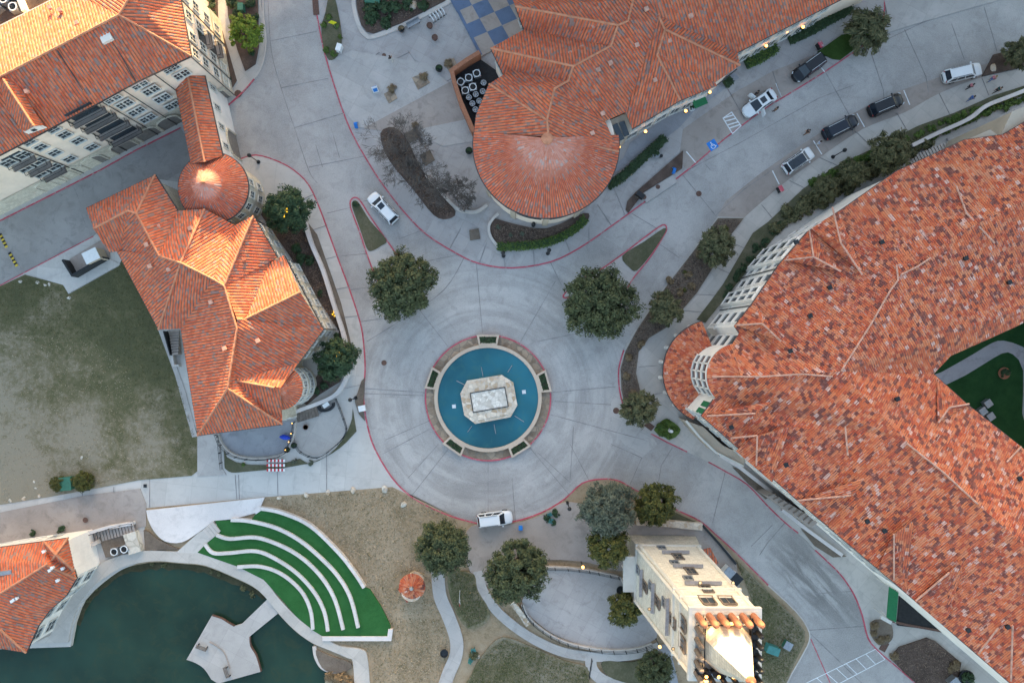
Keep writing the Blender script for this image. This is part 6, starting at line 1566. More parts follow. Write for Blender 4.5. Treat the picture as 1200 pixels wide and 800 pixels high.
# ================================================================== PEOPLE
MC = {k: m_plain('cloth_' + k, c, .85, .1, 5) for k, c in (('pink', (.55, .2, .25)), ('denim', (.08, .14, .3)), ('blue', (.05, .14, .4)), ('teal', (.02, .08, .08)), ('black', (.02, .02, .025)), ('paleblue', (.42, .52, .7)), ('cream', (.6, .56, .5)), ('brown', (.2, .1, .06)), ('grey', (.25, .25, .27)), ('white', (.7, .7, .7)))}
M['skin'] = m_plain('skin', (.5, .3, .22), .6, .06); M['hair_d'] = m_plain('dark_hair', (.03, .02, .015), .7, .2); M['hair_l'] = m_plain('fair_hair', (.3, .2, .1), .7, .2); M['shoe'] = m_plain('shoes', (.05, .045, .045), .7, .1)
def skin_obj(name, verts, edges, radii, mat, parent, root=0):
    me = bpy.data.meshes.new(name); me.from_pydata(verts, edges, []); o = bpy.data.objects.new(name, me); COL.objects.link(o); o.parent = parent
    md = o.modifiers.new('skin', 'SKIN'); sv = me.skin_vertices[0].data
    for i, r in enumerate(radii): sv[i].radius = (r, r) if not isinstance(r, tuple) else r
    sv[root].use_root = True
    o.modifiers.new('smooth', 'SUBSURF').levels = 1; o.modifiers[-1].render_levels = 1
    me.materials.append(mat); return o
def person(px, py, hd, label, top, legs, hair='hair_d', stride=.22, z=.12, arm=.12, h=1.72):
    ang = math.atan2(-hd[1], hd[0]); t = thing('person', label, 'person', W(px, py, z), ang, 'people on the street'); t.scale = (h / 1.72,) * 3
    s = stride; a = arm
    V = [(0, 0, .95), (0, 0, 1.15), (0, 0, 1.38), (.01, 0, 1.49), (.03, 0, 1.60), (.03, 0, 1.69), (.13, 0, 1.58),
         (0, .17, 1.40), (-a, .23, 1.14), (-a + .12, .24, .90), (-a + .16, .24, .80),
         (0, -.17, 1.40), (a, -.23, 1.14), (a + .14, -.24, .91), (a + .18, -.24, .81),
         (.0, .09, .9), (s * .6, .10, .5), (s * .8, .10, .1), (s * .8 + .17, .11, .04),
         (.0, -.09, .9), (-s * .35, -.10, .5), (-s * 1.1, -.10, .12), (-s * 1.1 + .15, -.11, .04)]
    Eg = [(0, 1), (1, 2), (2, 3), (3, 4), (4, 5), (4, 6), (2, 7), (7, 8), (8, 9), (9, 10), (2, 11), (11, 12), (12, 13), (13, 14), (0, 15), (15, 16), (16, 17), (17, 18), (0, 19), (19, 20), (20, 21), (21, 22)]
    Rd = [.14, .13, .15, .055, .095, .085, .022, .06, .045, .034, .03, .06, .045, .034, .03, .085, .06, .042, .035, .085, .06, .042, .035]
    skin_obj('body', V, Eg, Rd, M['skin'], t)
    TI = [0, 1, 2, 7, 8, 11, 12]; mp = {v: i for i, v in enumerate(TI)}
    skin_obj('shirt', [V[i] for i in TI], [(mp[x], mp[y]) for x, y in Eg if x in mp and y in mp], [Rd[i] + .022 for i in TI], MC[top], t)
    LI = [0, 15, 16, 17, 19, 20, 21]; mp = {v: i for i, v in enumerate(LI)}
    skin_obj('trousers', [V[i] for i in LI], [(mp[x], mp[y]) for x, y in Eg if x in mp and y in mp], [Rd[i] + .02 for i in LI], MC[legs], t)
    skin_obj('hair', [(-.02, 0, 1.66), (.03, 0, 1.72), (-.05, 0, 1.58)], [(0, 1), (0, 2)], [.1, .075, .07], M[hair], t)
    for i, j in ((17, 18), (21, 22)):
        skin_obj('shoe', [V[i], V[j]], [(0, 1)], [.05, .045], M['shoe'], t)
    # five short fingers on each hand
    for w, sd in ((10, 1), (14, -1)):
        p = Vector(V[w]); m = MB()
        for f in range(4): m.tube([p + Vector((-.03 + .02 * f, 0, -.01)), p + Vector((-.03 + .02 * f, -.004 * sd, -.06)), p + Vector((-.026 + .02 * f, -.02 * sd, -.085 - .006 * (f in (1, 2)))) ], [.009, .008, .006], 5)
        m.tube([p + Vector((.025, -.01 * sd, .01)), p + Vector((.05, -.025 * sd, -.03))], [.01, .007], 5)
        o = m.build('fingers', M['skin'], t, loc=wloc(t)); o.location = (0, 0, 0)
    return t
person(1132, 104, (30, -14), 'walker in pink top and dark trousers beside the farthest white car', 'pink', 'black')
person(1158, 95, (-30, 14), 'walker in pink top and blue jeans near the orange boulder', 'pink', 'denim', 'hair_l')
person(1133, 118, (30, -12), 'walker in blue clothes beside the clipped shrubs', 'blue', 'denim')
person(1164, 108, (-28, 16), 'walker in dark teal clothes next to the shrubs', 'teal', 'black')
person(956, 170, (20, 22), 'person in pale blue shirt standing between parked cars on the bay line', 'paleblue', 'white', z=.05, stride=.1)
person(943, 157, (-26, 10), 'person in dark brown clothes crossing the street', 'black', 'brown', z=.03)
person(906, 131, (-14, -20), 'person in brown standing at the open street side door of the white sedan', 'brown', 'black', z=.05, stride=.08)
person(884, 112, (10, 20), 'person in black at the far door of the white sedan', 'black', 'black', z=.13, stride=.08)
person(459, 72, (-10, -20), 'person in black jacket and pale trousers alone on the plaza', 'black', 'cream', z=.13)

# ================================================================== STREET FURNITURE
def lamp_post(px, py, label, z=.12, h=3.3):
    t = thing('street_lamp', label, 'lamp post', W(px, py, z), 0, 'black lamp posts'); b = wloc(t); c = (b.x, b.y, b.z)
    MB().lathe(c, [(.26, 0), (.26, .1), (.14, .35), (.1, .5)], 14).build('base', M['metal_d'], t)
    MB().lathe(c, [(.07, .4), (.055, h - .3)], 10).build('pole', M['metal_d'], t)
    MB().lathe(c, [(.08, h - .35), (.22, h - .25), (.27, h), (.2, h + .22), (.05, h + .34)], 14).build('lantern', M['metal_d'], t)
for a in ((976, 184, 'black lamp post beside the walk near the white glass roofed car'), (590, 300, 'black lamp post on the plaza edge above the fountain, the left of two'), (642, 297, 'black lamp post on the plaza edge under the round hall'), (417, 466, 'black lamp post by the walk east of the polygonal patio'),
          (303, 190, 'black lamp post at the corner by the round stone tower'), (665, 589, 'black lamp post by the red kerb near the grey green tree'), (625, 264, 'short black bollard lamp below the curved hedge')):
    lamp_post(*a, h=1.0 if 'short' in a[2] else 3.3)
def lit_lamp(px, py, label, z=2.6):
    t = thing('lit_lamp', label, 'lamp post', (W(px, py, z).x, W(px, py, z).y, .1), 0, 'lit garden lamps'); b = wloc(t)
    MB().lathe(b, [(.15, 0), (.06, .15), (.05, z - .25), (.14, z - .2)], 10).build('pole', M['metal_d'], t)
    MB().lathe(b + Vector((0, 0, z - .18)), [(.1, 0), (.2, .12), (.17, .3), (.04, .4)], 12).build('globe', M['bulb'], t)
lit_lamp(683, 664, 'glowing lamp at the north railing of the round patio'); lit_lamp(773, 757, 'glowing lamp at the south end of the round patio by the tower'); lit_lamp(776, 602, 'glowing lamp under the dark golden tree')
lit_lamp(343, 473, 'small glowing lamp by the stair of the villa patios', 2.0)
# wall lanterns on the hall and the villa
for p in ((756, 155, 2.8), (803, 131, 2.8), (831, 109, 2.8), (921, 38, 2.8), (940, 33, 2.8), (725, 173, 2.8), (897, 55, 2.8)):
    q = W(*p); l = MB().box(q, (.3, .3, .4)).build('wall_lantern', M['metal_d'], hl_); MB().lathe(q + Vector((0, 0, .2)), [(.16, 0), (.2, .1), (.12, .26)], 10).build('bulb', M['bulb'], l)

def railing(pts, label, h=1.0, z=.15, mat='metal_d', wall=None, bulbs=False, name='railing', cat='railing'):
    P = px2w(cr(pts, 4)); t = thing(name, label, cat, (P[0].x, P[0].y, z)); 
    if wall: MB().ribbon(P, .34, .1, z + .45).build('low_wall', M[wall], t)
    zz = z + (.45 if wall else 0)
    m = MB()
    for hh in (.15, .5, .9): m.tube([p + Vector((0, 0, zz + hh * h)) for p in P], .03, 5)
    m.build('rail', M[mat], t); acc = 0; last = None; pm = MB(); bm_ = MB()
    for p in P:
        if last is None or (p - last).length > 1.1:
            pm.box(p + Vector((0, 0, zz + h * .5)), (.09, .09, h)); last = p
            if bulbs: bm_.lathe(p + Vector((0, 0, zz + h)), [(.02, 0), (.07, .06), (.02, .13)], 6)
    pm.build('post', M[mat], t)
    if bulbs: bm_.build('string_light', M['bulb'], t)
    return t
railing([(257, 508), (262, 520), (275, 532), (298, 537), (325, 535), (339, 528)], 'dark railing curving round the bluish crescent patio', wall='kerb', z=.2)
railing([(347, 494), (345, 510), (341, 520), (338, 528)], 'railing with orange lights between the two villa patios', wall='kerb', z=.2, bulbs=True)
railing([(395, 467), (404, 490), (407, 505), (396, 520), (374, 535), (354, 529), (347, 518)], 'dark railing round the pale polygonal patio with the fire pit', z=.2)
railing([(638, 663), (665, 664), (690, 667), (710, 671), (724, 674)], 'railing on the low white wall north of the round patio', wall='kerb', z=.2)
railing([(612, 706), (617, 718), (628, 730), (645, 742), (665, 751), (690, 757), (718, 760), (745, 758), (763, 752)], 'long curved dark railing south of the round patio', z=.2, wall='kerb')
railing([(258, 510), (262, 549)], 'straight dark handrail beside the ribbed concrete ramp', z=.2)
railing([(98, 630), (110, 624), (155, 611), (160, 617)], 'dark railing along the stair above the two white fans', z=.25)
railing([(693, 770), (690, 790)], 'short dark handrail at the side path', z=.2)
def wall_thing(pts, w, h, mat, label, n=4, name='garden_wall'):
    return tag(MB().ribbon(px2w(cr(pts, n)) if n else px2w(pts), w, 0, h).build(name, M[mat]), label, 'wall')
wall_thing([(359, 262), (367, 287), (380, 317), (392, 355), (402, 385), (407, 405), (410, 425), (409, 438), (400, 456), (390, 465), (372, 473), (350, 481), (333, 489)], .5, .9, 'pave_white', 'long low white wall winding along the villa walk')
wall_thing([(500, 206), (510, 218), (530, 240), (540, 247), (558, 249), (571, 241)], .4, .6, 'kerb', 'bent pale seat wall round the leafless trees')
wall_thing([(584, 251), (577, 258), (573, 266), (575, 278), (584, 290)], .35, .5, 'kerb', 'pale curved kerb wall at the left end of the crescent bed')
wall_thing([(745, 609), (770, 610), (821, 615)], .9, 1.0, 'limestone', 'thick pale stone wall under the golden tree', 0)
wall_thing([(821, 613), (840, 634), (860, 658)], .3, 1.0, 'metal_d', 'dark wall line beside the street behind the tower', 0)
wall_thing([(64, 0), (64, 0)], .1, .1, 'kerb', 'x', 0) if False else None
wall_thing([(600, 704), (610, 716), (619, 730)], .7, .7, 'limestone', 'short pale stone wall at the left of the round patio', 0)
wall_thing([(82, 306), (93, 324), (129, 303)], .25, 1.6, 'metal_d', 'dark screen wall of the bin yard', 0)
wall_thing([(1064, 173), (1095, 158), (1130, 142), (1150, 127), (1180, 115), (1230, 95)], .5, 1.1, 'pave_white', 'low white wall beside the sunken stair of the big building')
wall_thing([(112, 655), (109, 638), (120, 632)], .5, 1.2, 'kerb', 'pale wall beside the stair at the lakeside', 0)
wall_thing([(156, 622), (163, 645)], 1.7, 1.0, 'rock', 'rough white stone wall between the fan yard and the bare soil', 0)
wall_thing([(1040, 725), (1060, 730), (1104, 738)], .3, .5, 'rust', 'low rusty wall closing the yard by the green awning', 0)
wall_thing([(563, 69), (548, 78), (531, 90), (533, 100), (541, 125), (551, 148), (556, 160)], .55, 2.2, 'terracotta', 'tile capped wall round the yard of cooling units', 0)
wall_thing([(96, 626), (130, 616), (160, 611)], .4, 1.0, 'pave_white', 'white wall along the lane beside the lakeside stair', 0)
# yards
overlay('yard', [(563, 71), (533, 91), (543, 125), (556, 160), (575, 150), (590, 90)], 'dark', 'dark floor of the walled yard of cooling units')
overlay('yard', [(118, 628), (156, 619), (161, 646), (126, 652)], 'soil', 'brown soil yard holding two white fans')
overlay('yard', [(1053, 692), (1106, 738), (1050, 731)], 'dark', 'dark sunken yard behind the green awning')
# stair by the lakeside
m = MB()
for i in range(14):
    m.box(W(109 + i * 3.6, 630 - i * 1.0, .3 + .04 * i), (.32, 1.5, .12), rz=.26)
tag(m.build('stair', M['pave_brown']), 'row of narrow dark treads of the lakeside stair', 'stair')
m = MB()
for i in range(16):
    a, b = Vector((1060 + i * 3.2, 186 - i * 1.25)), Vector((1066 + i * 3.2, 197 - i * 1.3)); m.ribbon(px2w([a, b]), .3, 0, .14 + .06 * i)
tag(m.build('stair', M['kerb']), 'flight of grey steps sunk beside the big building', 'stair')
overlay('path', [(1108, 163), (1150, 145), (1200, 122), (1240, 108), (1245, 118), (1160, 153), (1112, 172)], 'pave', 'landing behind the low white wall of the big building')

def ac_unit(px, py, label, group, big=True, z=.3, pale=True):
    t = thing('cooling_unit', label, 'air conditioner', W(px, py, z), R.uniform(0, 1), group); b = wloc(t); w = .95 if big else .7
    def put(mb, n, mt): o = mb.build(n, mt, t, loc=b); o.location = (0, 0, 0); return o
    put(MB().box((0, 0, .42), (w, w, .84)), 'cabinet', M['metal_g'] if pale else M['metal_d'])
    put(MB().ribbon([(w * .47 * math.cos(i * .349), w * .47 * math.sin(i * .349)) for i in range(18)], .1, .84, .92, True), 'fan_ring', M['metal_w'] if pale else M['metal_g'])
    put(MB().lathe((0, 0, .83), [(w * .42, 0), (w * .42, .02)], 16), 'fan_well', M['dark'])
    m = MB()
    for i in range(5): m.box((w * .2 * math.cos(i * 1.2566), w * .2 * math.sin(i * 1.2566), .87), (w * .32, .13, .02), rz=i * 1.2566, rx=.3)
    m.lathe((0, 0, .85), [(.09, 0), (.08, .05)], 10); put(m, 'fan', M['metal_d'] if pale else M['metal_g'])
for p in ((540.5, 98.8), (549.8, 94), (559, 89), (545.7, 108.8), (554.6, 104.7)): ac_unit(*p, 'larger cooling unit with bright ring in the walled yard', 'large cooling units of the walled yard')
for p in ((550, 117), (558, 113.5), (554, 124), (562, 121), (557.6, 131), (565, 128), (566, 110), (561, 140), (567, 100)): ac_unit(*p, 'smaller dim cooling unit packed in the walled yard', 'small cooling units of the walled yard', False, pale=False)
ac_unit(138, 644, 'white fan unit in the soil yard, the one nearer the lake house', None, True); ac_unit(149.5, 641, 'white fan unit in the soil yard beside the rough stone wall', None, True)
# equipment deck behind the apartment roof
MB().prism(pxpoly([(-75, 60), (0, 28), (62, -3), (40, -50), (-75, -50)], 11.6), 0, 11.6).build('equipment_deck', M['mulch'], ap)
m = MB().ribbon(pxpoly([(22, -10), (33, 16)], 11.6), .5, 11.6, 12.4); m.build('parapet', M['trim'], ap)
for p in ((1, 11), (21, 12), (10, 3), (15, -3), (-8, 16), (3, -6)): ac_unit(*p, 'fan unit on the equipment deck behind the sunlit apartment roof', 'fan units on the apartment deck', True, z=11.62)

def box_thing(name, px, py, size, mat, label, cat, z=.15, rz=0, lid=None, zc=None):
    """cabinet with plinth and lid as parts"""
    t = thing(name, label, cat, W(px, py, z), rz); b = wloc(t)
    def put(mb, n, mt): o = mb.build(n, mt, t, loc=b); o.location = (0, 0, 0)
    put(MB().box((0, 0, size[2] / 2 + .06), (size[0], size[1], size[2] - .12)), 'cabinet', M[mat])
    put(MB().box((0, 0, .04), (size[0] * .94, size[1] * .94, .1)), 'plinth', M['kerb'])
    put(MB().box((0, 0, size[2] + .03), (size[0] * 1.05, size[1] * 1.05, .07)), 'lid', M[lid or mat])
    put(MB().box((size[0] * .3, -size[1] / 2 - .02, size[2] * .55), (.12, .05, .2)), 'handle', M['metal_d'])
    return t
box_thing('utility_cabinet', 82, 565, (1.5, 1.7, 1.0), 'greenbox', 'green utility cabinet between the two yellow bushes', 'cabinet', rz=.1)
box_thing('utility_cabinet', 438, 2, (1.9, 1.2, .9), 'greenbox', 'teal green cabinet in the large white rimmed bed', 'cabinet', rz=-.1)
box_thing('utility_cabinet', 902, 757, (1.6, 1.0, 1.3), 'teal', 'teal cabinet in the grass next to the tower', 'cabinet', rz=-.35)
box_thing('utility_cabinet', 920.5, 753, (1.0, 1.0, .9), 'greenbox', 'small green box with a pale lid rim near the pale kerb', 'cabinet', rz=-.5, lid='metal_g')
box_thing('utility_cabinet', 285, 12, (.7, .9, 1.0), 'greenbox', 'small green cabinet behind the lime tree', 'cabinet')
box_thing('cooling_cabinet', 849, 668, (1.2, 1.6, 1.5), 'metal_w', 'white machine box behind the tower, the upper one', 'air conditioner', rz=-.75, lid='metal_g')
box_thing('cooling_cabinet', 858, 675, (1.2, 1.6, 1.5), 'metal_w', 'white machine box behind the tower, the lower one with dark fan', 'air conditioner', rz=-.75, lid='metal_d')
box_thing('cooling_cabinet', 1153, 472, (.9, .9, .9), 'metal_g', 'grey cabinet in the courtyard, nearest the path', 'air conditioner', rz=.6)
box_thing('cooling_cabinet', 1147, 481, (.9, .9, .9), 'metal_g', 'grey cabinet in the courtyard by the eave, the middle one', 'air conditioner', rz=.6)
box_thing('cooling_cabinet', 1156, 487, (.9, .9, .9), 'metal_g', 'grey cabinet in the courtyard, lowest of three', 'air conditioner', rz=.6)
box_thing('cooling_cabinet', 1113, 795, (1.2, .9, 1.0), 'metal_g', 'grey machine box under the eave near the crossing bed', 'air conditioner', rz=.7)
box_thing('litter_bin', 749, 230, (1.1, .6, 1.1), 'metal_d', 'dark metal bin in the pointed mulch bed', 'bin', z=.3, rz=-.6)
box_thing('litter_bin', 912, 223, (.5, .8, 1.0), 'metal_d', 'black bin with red lid on the walk behind the white glass roofed car', 'bin', rz=.5, lid='red')
box_thing('litter_bin', 958, 56, (.5, .8, 1.0), 'metal_d', 'black bin with red lid near the green grass wedge', 'bin', rz=.5, lid='red')
box_thing('litter_bin', 399, 59, (.65, .9, 1.0), 'plastic_w', 'white box at the end of the slim grass bed', 'bin', rz=-.3)
box_thing('litter_bin', 425, 478, (.9, .75, .5), 'plastic_w', 'white box on the soil wedge by the red kerb', 'cabinet', rz=.2)
box_thing('litter_bin', 610, 617, (.5, .5, .7), 'blue_paint', 'small blue bin on the brownish paving', 'bin')
box_thing('litter_bin', 94, 665, (.8, 1.2, 1.1), 'greenbox', 'green bin at the corner of the lakeside house', 'bin', rz=-.2)
box_thing('shed', 118, 302, (1.9, 1.5, 2.1), 'stucco_b', 'small white roofed shed of the bin yard', 'shed', rz=.45, lid='plastic_w')
def pot(px, py, r, label, mat='terracotta', plant=None, h=.6, z=.14):
    t = thing('plant_pot', label, 'pot', W(px, py, z)); b = wloc(t)
    MB().lathe(b, [(r * .65, 0), (r * .95, h * .7), (r, h), (r * .85, h), (r * .8, h * .85)], 18).build('bowl', M[mat], t)
    MB().lathe(b + Vector((0, 0, h * .8)), [(r * .84, 0), (r * .84, .02)], 16).build('soil', M['mulch'], t)
    if plant:
        o = inst('plant', SH[plant][0], t); o.location = (0, 0, h + .1); o.scale = (r * 1.3,) * 3
pot(504, 32, .42, 'round rusty pot on the plaza, upper of two by the bicycle stand', 'rust'); pot(510, 46, .42, 'round rusty pot on the plaza, lower of two by the bicycle stand', 'rust')
pot(515, 82, .5, 'blue rimmed dark pot near the walled yard', 'metal_d', 'leaf_dark'); pot(768, 182, .5, 'blue grey pot beside the dark hedge', 'metal_g', 'leaf_dark'); pot(774, 184, .22, 'little dark pot beside the blue grey pot', 'metal_d')
pot(471, 36, .45, 'dark pot under the white raised rim', 'metal_d', 'leaf_brown'); pot(550, 178, .5, 'dark pot with a plant at the drum wall', 'metal_d', 'leaf_dark')
pot(810, 128, .45, 'white pot by the lit shop lantern', 'plastic_w', 'leaf_dark'); pot(1174, 437, .8, 'big terracotta ring planter on the courtyard lawn', 'terracotta', 'leaf_dark', .5)
pot(359, 500, .36, 'round brown fire bowl on the polygonal patio', 'rust', None, .4); pot(521, 763, .55, 'black round barbecue pit beside the winding path', 'metal_d', None, .6)
pot(1129, 791, 1.05, 'large black bowl with a dark round bush near the crossing bed', 'metal_d', 'leaf_dark', .7); pot(1118, 777, .5, 'pot of dry plants at the crossing bed rim', 'rust', 'leaf_brown', .4)
pot(338, 526, .4, 'dark pot at the patio gap below the villa', 'metal_d', 'leaf_dark'); pot(727, 690, .6, 'dark round tub at the edge of the round patio', 'metal_d', None, .5); pot(346, 521, .4, 'dark pot beside the railing with orange lights', 'metal_d', 'leaf_dark')
pot(770, 494, .3, 'small pot beside the kidney bed', 'rust') if False else None

# plaza bench, bicycle stand, boards, signs
t = thing('bench', 'grey slab bench under the white raised rim on the plaza', 'bench', W(485, 29, .12), .5); b = wloc(t)
for n_, mb_, mt in (('seat', MB().box((0, 0, .45), (1.9, .55, .1)), 'metal_g'), ('backrest', MB().box((0, .27, .75), (1.9, .07, .4)), 'metal_g'), ('leg', MB().box((-.75, 0, .2), (.1, .45, .4)), 'metal_d'), ('leg', MB().box((.75, 0, .2), (.1, .45, .4)), 'metal_d')):
    o = mb_.build(n_, M[mt], t, loc=b); o.location = (0, 0, 0)
t = thing('bicycle_stand', 'white hooped bicycle stand near the blue chequered terrace', 'bicycle stand', W(513, 19, .12), .6); b = wloc(t)
for i in range(5):
    o = MB().tube([(-.9 + .45 * i, -.45, 0), (-.9 + .45 * i, -.42, .7), (-.9 + .45 * i, 0, .85), (-.9 + .45 * i, .42, .7), (-.9 + .45 * i, .45, 0)], .06, 6).build('hoop', M['metal_w'], t, loc=b); o.location = (0, 0, 0)
m = MB().tube([(-1.1, -.45, .05), (1.1, -.45, .05)], .05, 5); m.tube([(-1.1, .45, .05), (1.1, .45, .05)], .05, 5); o = m.build('ground_rail', M['metal_d'], t, loc=b); o.location = (0, 0, 0)
def board(px, py, label, c1='plastic_w', c2='blue_paint', rz=.3, s=.8, z=.14):
    t = thing('pavement_sign', label, 'sign', W(px, py, z), rz); b = wloc(t)
    for sg in (-1, 1):
        o = MB().box((0, sg * .22, .45), (s, .05, .95), rx=sg * .42).build('panel', M[c1], t, loc=b); o.location = (0, 0, 0)
        o2 = MB().box((0, sg * .255, .47), (s * .7, .03, .55), rx=sg * .42).build('poster', M[c2], o, loc=b); o2.location = (0, 0, 0)
board(440, 105, 'blue and white folding board standing on the plaza'); board(418, 147, 'small blue folding board near the red kerb', 'blue_paint', 'blue_paint', 0., .45); board(789, 200, 'little blue sign in the pointed mulch bed', 'blue_paint', 'blue_paint', 0, .4, .3)
def signpost(px, py, label, mat, h=2.2, s=.6, z=.14):
    t = thing('road_sign', label, 'sign', W(px, py, z)); b = wloc(t)
    MB().tube([b, b + Vector((0, 0, h))], .035, 6).build('post', M['metal_g'], t)
    MB().box(b + Vector((0, -.04, h - .1)), (s, .04, s), ry=.785).build('panel', M[mat], t)
M['yellow'] = m_plain('yellow_sign', (.75, .72, .03), .5, .05)
signpost(394, 34, 'yellow green diamond sign in the slim grass bed', 'yellow', 2.0, .8)
t = thing('flag_pole', 'thin leaning pole with a small red and white flag on the grass', 'flag', W(539, 690, .15)); b = wloc(t)
MB().tube([b, b + Vector((.15, -.6, 3.2))], .04, 6).build('pole', M['metal_w'], t); M['redcloth'] = m_plain('red_cloth', (.5, .04, .05), .8, .1)
f = MB(); f.add([b + Vector((.15 + .02 * math.sin(i * 2), -.6 - i * .16, 3.15 - j * .3 - i * .05)) for i in range(6) for j in range(3)], [(i * 3 + j, i * 3 + j + 1, i * 3 + j + 4, i * 3 + j + 3) for i in range(5) for j in range(2)]); fo_ = f.build('flag', M['redcloth'], t)
f.v = [v + Vector((.03, 0, -.62)) for v in f.v]; f.build('flag', M['plastic_w'], t)
def chair(px, py, label, rz=0):
    t = thing('garden_chair', label, 'chair', W(px, py, .15), rz, 'teal garden chairs'); b = wloc(t); t.scale = (.8, .8, .9)
    for n_, c_, d_, rx in (('seat', (0, 0, .38), (.6, .6, .06), .1), ('backrest', (0, .34, .7), (.6, .06, .7), -.3), ('armrest', (.34, 0, .58), (.1, .6, .05), 0), ('armrest', (-.34, 0, .58), (.1, .6, .05), 0)):
        o = MB().box(c_, d_, rx=rx).build(n_, M['teal'], t, loc=b); o.location = (0, 0, 0)
    for x in (-.27, .27):
        for y in (-.27, .27): o = MB().box((x, y, .19), (.07, .07, .38)).build('leg', M['teal'], t, loc=b); o.location = (0, 0, 0)
chair(555, 760, 'teal garden chair above the pinkish rock', .3); chair(552, 771, 'teal garden chair below the pinkish rock', 2.6); chair(644, 602, 'teal garden chair in the small round bed near the white car', .4); chair(646, 609, 'second teal chair in the small round bed, nearer the brownish paving', 1.4)
# striped steps on the verge and blue folded parasol, stair deck, fire pit
t = thing('striped_table', 'red and white striped picnic tables side by side on the verge', 'table', W(325, 544, .2)); b = wloc(t)
for i in range(3):
    y = 0.62 - .62 * i
    for j in range(10):
        o = MB().box((-1.1 + .24 * j, y, .62), (.24, .36, .05)); 
        if j == 0: acc = [MB(), MB()]
        acc[j % 2].box((-1.1 + .245 * j, y, .62), (.24, .36, .05))
    for kx, mt in ((0, 'redcloth'), (1, 'plastic_w')):
        o = acc[kx].build('stripe', M[mt], t, loc=b); o.location = (0, 0, 0)
    for x in (-.9, .9): o = MB().box((x, y, .3), (.08, .3, .6)).build('leg', M['metal_d'], t, loc=b); o.location = (0, 0, 0)
t = thing('folded_parasol', 'blue folded parasol lying on the crescent patio', 'parasol', W(335, 512, .3), -.1); b = wloc(t)
o = MB().tube([(-.75, 0, .2), (-.3, .05, .32), (.3, .0, .3), (.75, -.03, .2)], [.1, .34, .3, .06], 9).build('canopy', M['cloth_blue'], t, loc=b); o.location = (0, 0, 0)
o = MB().tube([(-1.0, 0, .2), (1.1, -.05, .2)], .03, 6).build('pole', M['metal_g'], t, loc=b); o.location = (0, 0, 0)
m = MB()
for i in range(7): m.box(W(349 + i * 3.6, 488 - i * 1.1, .2 + .07 * i), (.4, 1.5, .1), rz=.25)
tag(m.build('stair', M['wood']), 'weathered wooden steps between the villa wall and the polygonal patio', 'stair')
t = thing('fire_pit', 'dark kidney shaped fire pit seat with a white table at the white wall', 'fire pit', W(383, 475, .2), .3); b = wloc(t)
o = MB().ribbon([(1.0 * math.cos(math.radians(a)), .62 * math.sin(math.radians(a))) for a in range(-200, 21, 15)], .35, 0, .5).build('seat', M['metal_d'], t, loc=b); o.location = (0, 0, 0)
o = MB().box((.0, .1, .35), (.9, .55, .1), rz=.3).build('table_top', M['plastic_w'], t, loc=b); o.location = (0, 0, 0)
o = MB().box((.0, .1, .15), (.3, .3, .32)).build('leg', M['metal_d'], t, loc=b); o.location = (0, 0, 0)
# yellow lights on the two dark evergreens
for q, lb in (((334, 250), 'chain of yellow lights in the evergreen by the round tower'), ((391, 366), 'small cluster of yellow lamps beside the white wall'), ((394, 418), 'yellow light in the evergreen by the turret')):
    m = MB(); rn = random.Random(q[0]); zz = 5.2 if 'evergreen' in lb else .5
    for i in range(6): m.lathe(W(q[0] + rn.uniform(-3, 3) * (1 if zz > 1 else .5), q[1] + i * 1.8 - 5, zz), [(.03, 0), (.12, .1), (.03, .2)], 6)
    tag(m.build('string_light', m_glow('yellow_glow%d' % q[0], (1, .55, .03), .22)), lb, 'lights')
# striped speed bumps in the drive
M['ybump'] = m_plain('yellow_rubber', (.6, .42, .05), .7, .2)
for a, b2, lb in (((0, 274), (8, 290), 'black and yellow speed bump in the drive, the upper one'), ((11, 296), (20, 312), 'black and yellow speed bump in the drive, the lower one')):
    A, B = W(*a, .03), W(*b2, .03); t = thing('speed_bump', lb, 'speed bump', A); d = (B - A); 
    for kx, mt in ((0, 'metal_d'), (1, 'ybump')):
        m = MB()
        for i in range(kx, 8, 2): m.box(A + d * ((i + .5) / 8) + Vector((0, 0, .03)), (d.length / 8, .38, .06), rz=math.atan2(d.y, d.x))
        m.build('stripe', M[mt], t)
# kiosk with a conical tile roof on the dry lawn
t = thing('garden_kiosk', 'tiny round kiosk with a conical red tiled roof on the dry lawn', 'kiosk', W(484, 688, .1)); b = wloc(t); kc = W(483, 687, 1.5)
MB().lathe(b, [(1.35, 0), (1.35, 1.5)], 20).build('wall', M['limestone'], t)
q = Roof(.3, .06); q.cone(kc, 1.75, 1.5, .1, 2.2); q.build('tileB', t)
q = Roof(.3, .06); q.pf((466, 690, 1.3), (477, 706, 1.3), (484, 698, 1.7), (474, 685, 1.7)); q.build('tileB', t, 'porch_roof')
MB().lathe(kc + Vector((0, 0, .68)), [(.3, 0), (.22, .2), (.05, .3)], 10).build('finial', M['metal_g'], t)
MB().lathe(b + Vector((.3, 1.0, 0)), [(1.2, 0), (1.2, .35)], 20).build('apron', M['limestone'], t)
